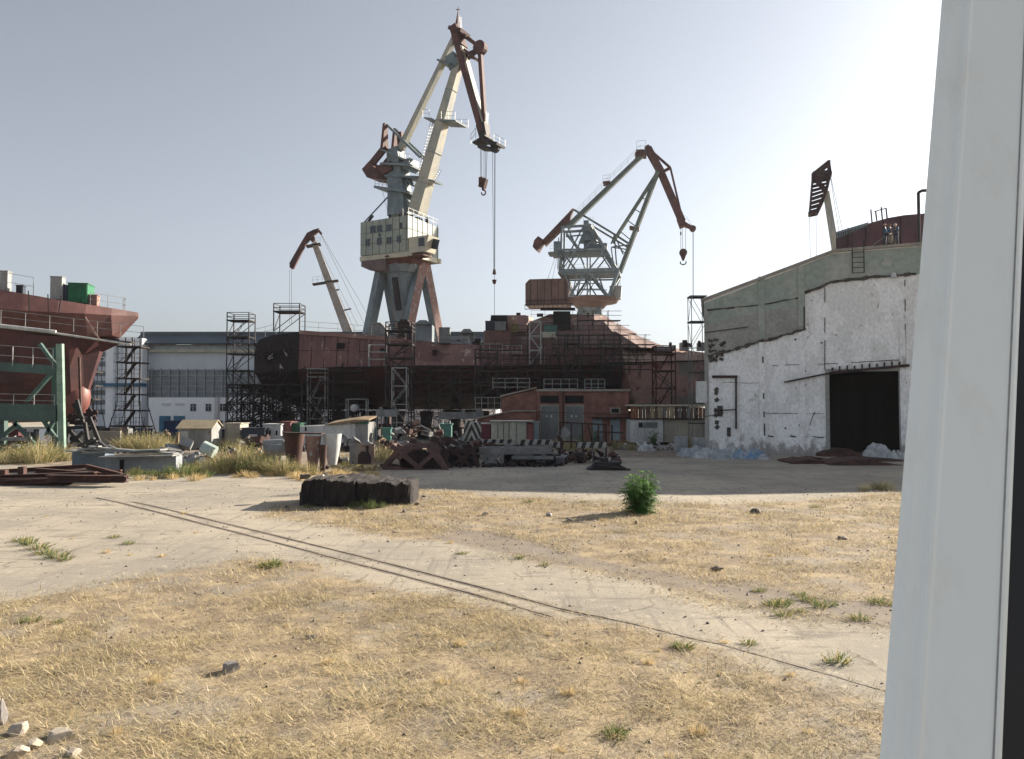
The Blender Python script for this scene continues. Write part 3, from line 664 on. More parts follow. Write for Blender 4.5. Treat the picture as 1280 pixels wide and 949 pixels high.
# ============================================================ scaffolding round the middle ship
def px_tower(name, label, x0, x1, ytop, Y, **kw):
    a, b_ = W(x0, 500, Y), W(x1, 500, Y); return scaffold(name, label, (a.x + b_.x) / 2, Y, b_.x - a.x, kw.pop('d', 1.8), kw.pop('z0', 0), zat(ytop, Y) - (1.0 if kw.get('top_rail', True) else 0), **kw)
px_tower('scaffold_tower', 'tall black tube scaffold standing free left of the middle ship', 287, 314, 392, 99, d=2.4, lift=2.1, r=.055)
px_tower('scaffold_tower', 'black scaffold with square lookout frame over the stern block', 345, 377, 381, 98.5, d=2.6, z0=ZS(414), lift=3, r=.06)
px_tower('scaffold_tower', 'slim silver scaffold with ladder beside the stern', 386, 408, 461, 94.5, d=1.4, mat=galv, lift=2.2, r=.045, decks=False)
px_tower('scaffold_tower', 'tall dark stair scaffold rising above deck before the big crane', 484, 516, 404, 93, d=2.6, lift=1.7, r=.07)
px_tower('scaffold_tower', 'narrow silver cross braced mast below the big crane', 491, 509, 460, 91.5, d=1.6, mat=galv, lift=2.1, r=.05, decks=False, ladder=False, top_rail=False)
px_tower('scaffold_tower', 'silver cross braced frame on the ship side left of the deckhouse', 662, 676, 402, 95.5, d=1.2, z0=ZS(457), mat=galv, lift=2.0, r=.05, decks=False, ladder=False, top_rail=False)
px_tower('scaffold_tower', 'silver railed frame hanging on the hull by the stern end', 461, 482, 431, 95.6, d=.9, z0=ZS(459), mat=galv, lift=.9, r=.04, decks=False, ladder=False, top_rail=False, brace=False)
px_tower('scaffold_tower', 'short silver frame on deck edge with a railed box', 544, 586, 422, 96.6, d=2.0, z0=ZS(430), mat=galv, lift=1, r=.05, decks=False, ladder=False, top_rail=False, brace=False)
px_tower('scaffold_tower', 'dark scaffold stair hung at the forward end of the pink plating', 594, 622, 437, 94.2, d=1.6, z0=ZS(500), lift=2, r=.06)
px_tower('scaffold_tower', 'rusty red scaffold beside the ship bow behind the tin sheds', 818, 842, 433, 95, d=2.4, mat=rust, lift=2.0, r=.065)
px_tower('scaffold_tower', 'second dark scaffold close against the front of the deckhouse', 706, 724, 420, 94.6, d=1.6, lift=1.9, r=.055)
px_tower('scaffold_tower', 'dark scaffold with closely spaced decks under the deckhouse corner', 752, 775, 425, 94.8, d=1.6, lift=2.2, r=.05)
px_tower('scaffold_tower', 'very tall slender scaffold tower next to the hangar corner', 863, 881, 372, 73.5, d=1.5, mat=steel_grey, lift=2.25, r=.03, top_rail=False, ladder=False, deck_every=2)
px_tower('scaffold_tower', 'silver low frame with round tank under the stern bottom', 434, 459, 499, 92.5, d=1.2, mat=galv, lift=1.2, r=.045, decks=False, ladder=False, top_rail=False, brace=False)
for i, (x0, x1, ys_, Y, lab) in enumerate(((616, 662, (473, 478.5, 484), 93.2, 'silver guard rail frame over the lower annex roof at left'), (680, 722, (474, 480, 486), 93.4, 'silver guard rail frame above the brick roof middle'), (731, 756, (474, 480, 484.5), 93.1, 'silver guard rail frame above the small brick window'), (594, 626, (497, 504, 511), 92.6, 'low silver guard rail frame left of the side wing'), (604, 628, (384 + 46, 437), 95.2, 'short silver railing at the rear deckhouse door'), (628, 652, (432, 440), 95.0, 'white bar railing by the dark doorway of the deckhouse'))):
    t = thing('guard_frame', lab, 'railing', (W((x0 + x1) / 2, 500, Y).x, Y, zat(ys_[-1], Y))); m = MB()
    for y_ in ys_: m.beam(W(x0, y_, Y), W(x1, y_, Y), .06)
    for q in np.linspace(x0, x1, 4 + i % 2): m.beam(W(q, ys_[0], Y), W(q, ys_[-1] + 3, Y), .07)
    m.build('bar', galv, t)
# level walkways stepped up the deckhouse
for i, (x0, x1, yl, yy, lab) in enumerate(((610, 790, 456, 95.2, 'long lowest dark walkway along the knuckle of the deckhouse side'), (640, 800, 444, 95.6, 'second dark walkway up from the knuckle on the deckhouse side'), (690, 812, 431, 96.4, 'third dark walkway, half way up the deckhouse side'),
        (640, 786, 419, 97.2, 'fourth dark walkway crossing the upper deckhouse side'), (722, 776, 401, 98.6, 'topmost dark walkway under the lattice crane'), (600, 658, 438, 95.4, 'short railed walkway at the rear corner of the deckhouse'), (760, 815, 462, 94.6, 'low dark walkway on the fore bottom beside the rusty scaffold'))):
    a, b_ = W(x0, yl, yy), W(x1, yl, yy); t = thing('walkway', lab, 'scaffold', ((a.x + b_.x) / 2, yy, a.z), 0); L = b_.x - a.x
    m = MB(); r3 = random.Random(i)
    k = -L / 2
    while k < L / 2 - 1: m.box((k + .9, 0, 0), (1.7, 1.2, .07), 0, 0, r3.uniform(-.02, .02)); k += 1.8
    m.build('deck', plank, t, world=False)
    m = MB(); k = -L / 2
    while k <= L / 2 + .1:
        for sy in (-.6, .6): m.beam((k, sy, -1.2), (k, sy, 1.25), .06)
        m.beam((k, .9, -1.1), (k, -.6, -.1), .05); k += 1.9
    for q in (.6, 1.15): m.beam((-L / 2, -.6, q), (L / 2, -.6, q), .05)
    m.build('frame', steel_dark, t, world=False)
# dense shoring and access bays under and along the hull
labs = ['black shoring bay under the stern overhang', 'dark scaffold bay along the lower hull']
bays = [scaffold('scaffold_bay', 'dense black tube scaffold bay standing along the lower hull side', 0, 94.3, 3.6, 2.2, 0, 8.2, lift=1.35, r=.036, group='scaffold bays along the middle ship', top_rail=False, deck_every=2, messy=k_) for k_ in (1, 2, 3, 4)]
first = True
for k, px in enumerate((400, 438, 530, 556, 582, 616, 640, 668, 694, 722, 748)):
    c = bays[k] if k < 4 else copy_tree(bays[k % 4])
    c.location.x = XS(px, 94.3); c.location.y = 94.3 + .35 * (k % 3)
bay2 = scaffold('shoring_bay', 'dense black lattice shoring bay under the raised stern', 0, 97, 3.0, 3.2, 0, 6.6, lift=1.1, r=.065, group='shoring bays under the stern', top_rail=False, deck_every=3)
first = True
for k, (px, Y) in enumerate(((306, 96), (322, 98), (338, 96.5), (352, 99), (366, 96), (322, 102), (345, 103.5), (372, 102), (395, 100), (412, 103), (434, 100), (460, 103), (430, 97))):
    c = bay2 if first else copy_tree(bay2); first = False
    c.location.x = W(px, 500, Y).x; c.location.y = Y
b = MB(); a = W(443, 510, 92.3); b.tube((a.x, 91.9, a.z), (a.x, 93.1, a.z), .42, 16); tag(b.build('round_tank', white_paint), 'small round white tank end under the hull', 'tank')
for nm, x0, y0, x1, y1, Y, mt, lab in (('deck_crate', 607, 402, 619, 412, 98.6, navy, 'dark blue crate left of the aft deckhouse door'), ('deck_crate', 619, 403, 632, 413.4, 98.0, tin_grey, 'corrugated silver tin box at aft deckhouse'), ('deck_crate', 639, 405, 648, 415, 97.5, M('mustard', (.20, .17, .06)), 'mustard yellow crate beside the aft deckhouse'),
                                    ('deck_crate', 681, 407, 696, 415.5, 97.0, teal, 'turquoise crate below the dark bridge'), ('deck_crate', 678, 416, 694, 422, 96.4, cream, 'pale slatted pallet lying below the turquoise crate'), ('deck_cabin', 549, 410, 562, 429, 97.6, tin_grey, 'small pale cabin standing on the aft deck')):
    b = MB(); wq(b, x0, y0, x1, y1, Y, 1.2); a = W(x0, y0, Y); c = W(x1, y1, Y); n_ = max(3, int((c.x - a.x) / .25))
    for k in range(n_ + 1): b.box((a.x + (c.x - a.x) * k / n_, Y - .03, (a.z + c.z) / 2), (.06, .08, abs(a.z - c.z)))
    b.box(((a.x + c.x) / 2, Y + .6, a.z + .04), (c.x - a.x + .12, 1.35, .08)); tag(b.build(nm, mt), lab, 'crate' if 'cabin' not in nm else 'cabin')
for k, (x0, x1, y0) in enumerate(((462, 480, 408), (497, 512, 404), (517, 540, 405), (575, 592, 416))):
    b = MB(); wq(b, x0, y0, x1, 427, 101 + k * .3, 3); a = W(x0, y0, 101); c = W(x1, 427, 101)
    b.prism([(a.x, 101, a.z), (c.x, 101, a.z), ((a.x + c.x) / 2 + .4, 101, a.z + .5), ((a.x + c.x) / 2 - .4, 101, a.z + .5)], (0, 3, 0))
    tag(b.build('deck_hut', [steel_grey, rust_dark, crane_blue, tin_grey][k]), ['grey peaked housing on deck behind the left crane leg', 'rusty dark housing on deck behind the stair scaffold', 'blue grey housing on deck between the crane legs', 'low grey box on deck right of the crane legs'][k], 'housing')
# ============================================================ big portal crane
YC = 120.0; A1 = R(-29); X1 = W(503, 400, YC).x; P1 = Plane(X1, YC, A1)
crane = thing('portal_crane', 'tallest grey and cream portal crane with rust jib and panelled cabin', 'crane', (X1, YC, 0), A1)
def c1(px, py, t=0): s_, z_ = P1(px, py, t); return Vector((s_, t, z_))
def B(name, mat, parent=None, fn=None, root=None, smooth=False):
    m = MB(); fn(m)
    if name in ('boom_platform', 'mast_platform', 'tower_platform', 'hoist_rope', 'tie_platform', 'platform', 'eye', 'guy_cable', 'luffing_rod', 'guy_bar') and 1 < len(m.marks) < 12:
        mk = m.marks + [(len(m.v), len(m.f))]
        for (v0, f0), (v1, f1) in zip(mk, mk[1:]):
            q = MB(); q.add(m.v[v0:v1], [tuple(i - v0 for i in f) for f in m.f[f0:f1]]); o = q.build(name, mat, parent, world=False, smooth=smooth)
        return o
    return m.build(name, mat, parent, world=False, smooth=smooth)
# boom: tapered box with flange edges
foot, tip = c1(521, 268), c1(575, 74)
boom = B('boom', crane_cream, crane, lambda m: m.beam(foot, tip, 2.2, 2.2, 1.1, 1.15))
B('boom_flange', crane_blue, boom, lambda m: [m.beam(foot.lerp(tip, k / 5) , foot.lerp(tip, k / 5 + .002), 2.27 - 1.1 * k / 5, 2.27 - 1.05 * k / 5) for k in range(1, 5)])
B('tie_strut', crane_cream, crane, lambda m: m.beam(c1(501, 187), c1(571, 42), 1.0, .9, .8, .7))
def apex(m):
    m.beam(c1(569, 34), c1(577, 60), 1.8, 1.2); m.box(c1(574, 40), (2.4, 2.6, .5), 0, 0, .4); m.beam(c1(571, 34), c1(572.5, 16), .5, .4, .12, .12)
    m.beam(c1(570, 12), c1(575, 12), .08); m.beam(c1(572.5, 16), c1(573, 9), .1); m.beam(c1(578, 44), c1(586, 47), 1.6, .3)
B('boom_head', crane_rust, crane, apex)
def jib(m):
    for t in (-.8, .8): m.beam(c1(572, 46, 0) + Vector((0, t, 0)), c1(604, 166) + Vector((0, t * .7, 0)), .45, 1.0, .4, .8)
    for k in range(1, 9): p = c1(572, 46).lerp(c1(604, 166), k / 9); m.beam(p + Vector((0, -.8, 0)), p + Vector((0, .8, 0)), .25)
B('jib', crane_rust, crane, jib)
B('jib_deck', crane_cream, crane, lambda m: m.beam(c1(577.5, 52), c1(607, 160), 1.3, .15))
def fork(m):
    m.beam(c1(579, 44), c1(600, 59), .5, .55); m.beam(c1(600, 60), c1(606, 158), .55, .6); m.beam(c1(580, 69), c1(600, 61), .35); m.beam(c1(585, 74), c1(600, 62), .3)
    p = c1(600.5, 60); m.tube(p + Vector((0, -.5, 0)), p + Vector((0, .5, 0)), 1.0, 14); m.beam(c1(583, 64), c1(595, 74), 1.6, .35); m.beam(c1(577, 68), c1(595, 74), .3)
B('jib_stay', crane_rust, crane, fork)
def jhead(m):
    m.beam(c1(603, 156), c1(607, 176), 1.5, 1.5, 1.2, 1.2)
    m.box(c1(604, 177), (2.2, 2.6, .25), 0, 0, -.35); m.box(c1(617, 180), (2.6, 2.4, .35), 0, 0, .35); m.tube(c1(619, 185) + Vector((0, -.3, 0)), c1(619, 185) + Vector((0, .3, 0)), .7, 12); m.box(c1(608, 186), (1.8, 2.0, .3), 0, 0, .2)
B('jib_head', steel_dark, crane, jhead)
B('jib_railing', galv, crane, lambda m: [railing(m, [c1(594, 184, 0) + Vector((0, -1.2, 0)), c1(600, 176) + Vector((0, -1.2, 0))], 1.5, 1, .035), railing(m, [c1(612, 174) + Vector((0, 1.2, 0)), c1(626, 182) + Vector((0, 1.2, 0))], 1.2, 1, .035)])
def plat(m, pa, pb, wd=2.8): m.beam(pa, pb, wd, .18)
B('boom_platform', crane_blue, crane, lambda m: [m.beam(c1(537, 151), c1(546, 152), 3.0, .2), m.beam(c1(556, 154), c1(577, 155), 3.2, .2), m.beam(c1(553, 79), c1(569, 84), 3.0, .25), m.beam(c1(564, 70), c1(570, 86), 1.4, 1.6), m.beam(c1(540, 227), c1(549, 229), 2.2, .25)])
B('boom_railing', galv, crane, lambda m: [railing(m, [c1(560, 154) + Vector((0, q, .1)), c1(577, 155) + Vector((0, q, .1))], 1.1, 1, .035) for q in (-1.8, 1.8)] + [railing(m, [c1(537, 151) + Vector((0, -1.8, 0)), c1(545, 151) + Vector((0, -1.8, 0))], 1.1, 1, .035)])
def lad(m, a, b_, wd=.5, n=22):
    for t in (-wd / 2, wd / 2): m.beam(a + Vector((0, t, 0)), b_ + Vector((0, t, 0)), .05)
    for k in range(n): p = a.lerp(b_, k / n); m.beam(p + Vector((0, -wd / 2, 0)), p + Vector((0, wd / 2, 0)), .04)
B('boom_ladder', galv, crane, lambda m: [lad(m, c1(520, 235), c1(540, 152), .7), lad(m, c1(523, 235), c1(543, 152), .7), lad(m, c1(541, 228), c1(551, 212), .5, 6), lad(m, c1(577, 44), c1(575, 20), .5, 8), lad(m, c1(608, 160), c1(609, 140), .5, 8)])
# mast (A-frame), platforms, lever with counterweight
def mast(m):
    m.beam(c1(501, 270), c1(499, 232), 3.2, 2.9, 2.8, 2.3); m.beam(c1(499, 232), c1(497, 207), 2.8, 2.3, 2.4, 2.2); m.beam(c1(497, 207), c1(494, 187), 2.4, 2.2, 2.0, 1.9)
    m.beam(c1(503, 206), c1(517, 213), 1.8, .8); m.beam(c1(506, 246), c1(517, 262), 1.2, .7); m.box(c1(514, 207), (1.3, 2.4, 1.5)); m.beam(c1(508, 226), c1(508, 240), 1.0)
B('mast', crane_blue, crane, mast)
def mplat(m):
    m.beam(c1(484, 190), c1(513, 203), 3.6, .3); m.beam(c1(484, 208), c1(521, 210), 3.6, .3); m.beam(c1(487, 222), c1(528, 224), 2.8, .3); m.beam(c1(477, 237), c1(517, 243), 3.8, .35)
    m.beam(c1(508, 221), c1(516, 232), 1.0, .3)
B('mast_platform', crane_blue, crane, mplat)
B('mast_railing', galv, crane, lambda m: [railing(m, [c1(478, 238) + Vector((0, q, 0)), c1(492, 240) + Vector((0, q, 0))], 1.3, .9, .035) for q in (-1.8, 1.8)] + [railing(m, [c1(508, 203) + Vector((0, -1.7, 0)), c1(520, 208) + Vector((0, -1.7, 0))], 1.3, .9, .035)])
def lever(m):
    for t in (-1.3, 1.3):
        v = Vector((0, t, 0)); m.beam(c1(488, 158) + v, c1(487, 190) + v, .45, .7, .5, 1.5); m.beam(c1(489, 186) + v, c1(468, 212) + v, .4, 1.1, .4, 1.1); m.beam(c1(496, 210) + v, c1(478, 218) + v, .4, 1.4, .4, 1.8)
    m.beam(c1(500, 166), c1(502, 188), .9, .7)
B('lever', crane_rust, crane, lever)
B('counterweight', crane_rust, crane, lambda m: m.prism([c1(461, 215) + Vector((0, -1.7, 0)), c1(470, 205) + Vector((0, -1.7, 0)), c1(483, 221) + Vector((0, -1.7, 0)), c1(479, 227) + Vector((0, -1.7, 0)), c1(467, 225) + Vector((0, -1.7, 0))], (0, 3.4, 0)))
B('luffing_rod', crane_blue, crane, lambda m: [m.beam(c1(489, 159) + Vector((0, t, 0)), c1(530, 199) + Vector((0, t, 0)), .3, .35) for t in (-1, 1)] + [m.beam(c1(505, 176), c1(530, 199), .25)])
# machine house: local axes = crane axes; near corner at photo x=515
nc = Vector((3.6, -3.95, 0)); zt, zb = c1(515, 268, -4).z, c1(515, 313, -4).z
xl = -5.0; xr = 3.9; yn = -3.95; yf = 3.95; slope = .7
cab_m = cream
def mh(m):
    m.add([(xl, yn, zb + .1), (xr, yn, zb), (xr, yf, zb), (xl, yf, zb + .1), (xl, yn, zt - .1), (xr, yn, zt), (xr, yf, zt - .3), (xl, yf, zt - .4)], [(3, 2, 1, 0), (4, 5, 6, 7), (0, 1, 5, 4), (1, 2, 6, 5), (2, 3, 7, 6), (3, 0, 4, 7)])
house_o = B('machine_house', M('cabin_panel', (.31, .345, .29), (.25, .29, .255), (.17, .09, .06), s=.55, thr3=.66, rough=.6, streak=2.5), crane, mh)
def seams(m):
    k = xl + 1.1
    while k < xr: m.box((k, yn - .02, (zt + zb) / 2), (.05, .05, zt - zb)); k += 1.25
    for q in (.33, .64): m.box(((xl + xr) / 2, yn - .02, zb + (zt - zb) * q), (xr - xl, .05, .05)); m.box((xr + .02, 0, zb + (zt - zb) * q), (.05, 7.8, .05))
    k = yn + 1.1
    while k < yf: m.box((xr + .02, k, (zt + zb) / 2), (.05, .05, zt - zb)); k += 1.3
B('panel_seam', M('seam_dark', (.09, .09, .075)), house_o, seams)
for px, py, w_, h_ in ((466.5, 287, 7.5, 9), (475.8, 286, 6.5, 8.5), (489, 284.5, 6.2, 8), (505.2, 282, 4, 8), (458.7, 303.5, 5.8, 9), (475.5, 301.5, 6, 9), (489.3, 300.5, 6.2, 8.5), (502.8, 298.5, 5, 8), (475.8, 294, 3.2, 3.5)):
    k = (px - 448) / 67; s0 = xl + (xr - xl) * k; z_ = P1(px, py, yn)[1]
    o = B('window', glass, crane, lambda m: m.box((s0, yn - .01, z_), (w_ * .138, .08, h_ * .118)))
    if w_ > 4: B('window_frame', crane_blue, o, lambda m: [m.box((s0 + q * w_ * .07, yn - .03, z_), (.07, .08, h_ * .125)) for q in (-1, 0, 1)] + [m.box((s0, yn - .03, z_ + q * h_ * .06), (w_ * .145, .08, .07)) for q in (-1, 1)])
B('skirt_beam', cab_m, crane, lambda m: [m.box(((xl + xr) / 2 + .2, yn + .35, zb - .35), (xr - xl + .8, .5, .7)), m.box(((xl + xr) / 2 + .2, yf - .35, zb - .35), (xr - xl + .8, .5, .7)), m.box((xr + .1, 0, zb - .35), (.5, 7.4, .68))])
B('rear_ballast', M('ballast_paint', (.16, .12, .115), (.11, .08, .08), s=.6), crane, lambda m: m.prism([(xl, yn + .2, zb - .1), (xl, yn + .2, zb - 1.5), (xl + 1.6, yn + .2, zb - 2.2), (xl + 4.6, yn + .2, zb - 2.5), (xl + 4.6, yn + .2, zb - .1)], (0, 7.4, 0)))
cabz0, cabz1 = P1(535, 320, -2)[1] + .3, P1(535, 298, -2)[1]
def opcab(m):
    m.add([(xr + .1, -3.9, cabz0), (xr + 3.0, -3.9, cabz0), (xr + 3.0, -1.3, cabz0), (xr + .1, -1.3, cabz0), (xr + .1, -3.9, cabz1), (xr + 3.7, -3.9, cabz1), (xr + 3.7, -1.3, cabz1), (xr + .1, -1.3, cabz1)], [(3, 2, 1, 0), (4, 5, 6, 7), (0, 1, 5, 4), (1, 2, 6, 5), (2, 3, 7, 6), (3, 0, 4, 7)])
oc = B('operator_cab', cab_m, crane, opcab)
B('cab_window', glass, oc, lambda m: [m.box((xr + 2.4, -3.93, cabz0 + 1.4), (1.0, .08, 1.2)), m.beam((xr + 3.2, -2.6, cabz0 + .6), (xr + 3.6, -2.6, cabz1 - .3), .1, 2.2)])
B('cab_bracket', crane_rust, crane, lambda m: [m.box((xr + 1.2, -2.6, cabz0 - .35), (2.8, 2.2, .25)), m.beam((xr + .1, -2.6, cabz0 - 1.2), (xr + 2.2, -2.6, cabz0 - .4), .2)])
def roofstuff(m):
    r4 = random.Random(5)
    for k in range(14): x_ = r4.uniform(0, xr - .3); m.box((x_, r4.uniform(-3.5, 2), zt + .3), (r4.uniform(.2, .9), r4.uniform(.3, .9), r4.uniform(.4, 1.1)), r4.uniform(0, 1))
    m.beam((xl + .6, -3, zt), (xl + 1.6, -3, zt + 1.0), .3)
B('roof_winch', steel_dark, crane, roofstuff)
B('roof_railing', galv, crane, lambda m: railing(m, [(xr - 2, yn + .1, zt), (xr, yn + .1, zt), (xr, yf - .2, zt - .2)], 1.1, 1.2, .03))
B('guy_bar', crane_blue, crane, lambda m: [m.beam((xl + .4, yn + .3, zt - .1), c1(486, 245), .2), m.tube((xl + .4, yf - .5, zt - .2), c1(478, 238), .03, 4), m.tube((xl + 2.4, 1, zt - .1), c1(484, 238), .03, 4)])
# turntable, column and legs
zr = c1(503, 327).z
B('turntable', crane_rust, crane, lambda m: [m.tube((0, 0, zr + .9), (0, 0, zr + .1), 3.6, 12, 4.0), m.tube((0, 0, zr + .1), (0, 0, zr - .9), 4.0, 12, 3.2)])
zc1, zc2, zc3 = c1(503, 340).z, c1(503, 343).z, c1(503, 396).z
B('column', crane_blue, crane, lambda m: [m.tube((0, 0, zr - .5), (0, 0, zc2), 3.3, 20, 2.8), m.tube((0, 0, zc2), (0, 0, zc3), 2.5, 20, 1.15), m.tube((0, 0, zc3), (0, 0, zc3 - 1), 1.15, 20, .9)], smooth=False)
B('column_slot', steel_dark, crane, lambda m: m.beam((.3, -2.35, zc2 - .8), (.3, -1.3, zc3 + .8), .9, .4))
mi = (Matrix.Translation(crane.location) @ crane.rotation_euler.to_matrix().to_4x4()).inverted()
feet = [(-7.9, 0), (-.8, -7.9), (8.0, .3), (.8, 7.9)]
legs = []
for (fx, fy) in feet:
    tx_ = -2.7 if (fx, fy) in (feet[0], feet[3]) else 2.9      # two A-frames: the left and far legs, the near and right legs
    a = mi @ Vector((X1 + tx_ + fx * .04, YC + fy * .06, zr - .3)); b_ = mi @ Vector((X1 + fx, YC + fy, 1.4)); ua = R(254)
    o = B('leg', [crane_blue, leg_rust], crane, lambda m: m.beam(a, b_, 1.45, 1.45, 1.25, 1.25, up=(math.cos(ua), math.sin(ua), 0))); legs.append((a, b_))
    for p in o.data.polygons:
        if p.normal.x * math.cos(R(344)) + p.normal.y * math.sin(R(344)) > .4 and fx > -2: p.material_index = 1      # the outer plates have lost their paint
B('leg_tie', crane_blue, crane, lambda m: [m.beam(legs[i][0].lerp(legs[i][1], .55), legs[(i + 1) % 4][0].lerp(legs[(i + 1) % 4][1], .55), .25) for i in range(4)] + [m.beam(legs[i][0].lerp(legs[i][1], .55), (0, 0, zc3 + .5), .22) for i in range(4)])
for (a, b_) in legs: B('bogie', rust_dark, crane, lambda m: [m.box(b_ + Vector((0, 0, -.4)), (2.6, 1.4, 1.0)), m.tube(b_ + Vector((-.8, -.4, -1.0)), b_ + Vector((-.8, .4, -1.0)), .4, 12), m.tube(b_ + Vector((.8, -.4, -1.0)), b_ + Vector((.8, .4, -1.0)), .4, 12)])
B('hoist_rope', cable_m, crane, lambda m: [m.tube(c1(x0, 186, t), c1(x1, y1, t), .035, 4) for x0, x1, y1, t in ((600.5, 601, 226, 0), (602, 602, 226, .4), (605, 605, 226, 0), (607, 607, 226, .4), (609, 607.5, 226, -.3), (615.5, 617, 338, 0), (619, 618.5, 338, 0), (618, 618, 396, 0))] + [m.tube(c1(497, 188), c1(569, 40), .03, 4), m.tube(c1(499, 272), c1(507, 206), .03, 4)])
def hook(m):
    m.box(c1(604, 229), (1.0, .7, 1.3), 0, 0, .3); m.box(c1(602.5, 226), (.6, .9, .9)); m.beam(c1(604.5, 233), c1(604.5, 238), .4); 
    pts = [c1(604.5, 238) + Vector((.35 * math.sin(q), 0, -.35 + .35 * math.cos(q))) for q in np.linspace(0, 5, 9)]; m.path(pts, .1, 6)
B('hook_block', rust, crane, hook)
B('ball_hook', rust, crane, lambda m: [m.tube(c1(618, 337), c1(618, 343), .18, 8, .3), m.tube(c1(618, 350), c1(618, 355), .35, 10, .2)])

# ============================================================ lattice portal crane
Y2 = 152.0; A2 = R(-10); X2 = W(738, 400, Y2).x; P2 = Plane(X2, Y2, A2)
cr2 = thing('lattice_crane', 'grey lattice portal crane with rust red counterweight and jib', 'crane', (X2, Y2, 0), A2)
c2 = lambda px, py, t=0: Vector((P2(px, py)[0], t, P2(px, py)[1]))
def pair(m, a, b_, t, w_, h_=None):
    for q in (-t, t): m.beam(a + Vector((0, q, 0)), b_ + Vector((0, q, 0)), w_, h_)
B('tie_boom', crane_green, cr2, lambda m: m.beam(c2(709, 285), c2(807, 190), 1.5, .95, 1.1, .8))
B('tie_railing', galv, cr2, lambda m: [railing(m, [c2(722, 270) + Vector((0, q, 0)), c2(760, 231) + Vector((0, q, 0)), c2(801, 191) + Vector((0, q, 0))], 1.2, 1.7, .03) for q in (-.8,)] + [railing(m, [c2(754, 230) + Vector((0, -1.2, 0)), c2(763, 229) + Vector((0, -1.2, 0))], 1.3, 1.2, .035), railing(m, [c2(796, 192) + Vector((0, -1.2, 0)), c2(807, 191) + Vector((0, -1.2, 0))], 2.0, 1.2, .035)])
B('tie_platform', crane_rust, cr2, lambda m: [m.beam(c2(754, 230), c2(763, 229), 2.6, .3), m.beam(c2(794, 194), c2(808, 195), 2.6, .4), m.box(c2(800, 192), (1.5, 1.6, 1.1))])
B('main_boom', crane_green, cr2, lambda m: [pair(m, c2(775, 340), c2(822, 216), 1.0, .7, .75), pair(m, c2(766, 303), c2(820, 219), .9, .4, .4)] + [m.beam(c2(775, 340).lerp(c2(822, 216), k / 10) + Vector((0, -1, 0)), c2(775, 340).lerp(c2(822, 216), (k + 1) / 10) + Vector((0, 1, 0)), .18) for k in range(10)] + [m.beam(c2(766, 303).lerp(c2(820, 219), k / 6), c2(783, 318).lerp(c2(822, 216), k / 6), .16) for k in range(6)])
B('boom_platform', crane_rust, cr2, lambda m: m.beam(c2(787, 285), c2(799, 287), 2.6, .35))
def jib2(m):
    pair(m, c2(810, 186), c2(826, 215), .8, .5, 1.3); pair(m, c2(825, 213), c2(853, 278), .7, .45, 1.25); 
    for k in range(12): p = c2(811, 188).lerp(c2(853, 278), k / 12); m.beam(p + Vector((0, -.8, 0)), p + Vector((0, .8, 0)), .2)
    m.beam(c2(850, 273), c2(854, 284), 1.5, 1.3); m.beam(c2(852, 279), c2(867, 286), 1.1, .9, .8, .6); m.tube(c2(866, 286, -.4), c2(866, 286, .4), .6, 12)
    m.beam(c2(808, 184), c2(812, 190), 2, .9)
B('jib', crane_rust, cr2, jib2)
B('jib_stay', crane_rust, cr2, lambda m: [m.beam(c2(812, 187), c2(838, 210), .4, .45), m.beam(c2(838, 210), c2(853, 274), .35, .4), m.beam(c2(838, 210), c2(826, 216), .5, .5)])
def cw2(m):
    m.prism([c2(717, 261) + Vector((0, -.9, 0)), c2(712, 278) + Vector((0, -.9, 0)), c2(682, 308) + Vector((0, -.9, 0)), c2(679, 301) + Vector((0, -.9, 0))], (0, 1.8, 0))
    m.prism([c2(667, 310) + Vector((0, -1.4, 0)), c2(669, 302) + Vector((0, -1.4, 0)), c2(674, 297) + Vector((0, -1.4, 0)), c2(681, 302) + Vector((0, -1.4, 0)), c2(673, 315) + Vector((0, -1.4, 0))], (0, 2.8, 0))
B('counterweight', crane_rust, cr2, cw2)
B('luffing_link', crane_green, cr2, lambda m: [m.beam(c2(717, 262), c2(768, 293), .35), m.beam(c2(768, 293), c2(785, 304), .35), m.beam(c2(736, 280), c2(786, 310), .3), m.beam(c2(716, 263), c2(712, 275), .3)] + [m.beam(c2(768, 294), c2(y_, z_), .25) for y_, z_ in ((764, 305), (771, 336), (779, 318))] + [m.beam(c2(765, 309), c2(786, 306), .22), m.beam(c2(764, 310), c2(768, 338), .22), m.beam(c2(764, 309), c2(784, 312), .2)])
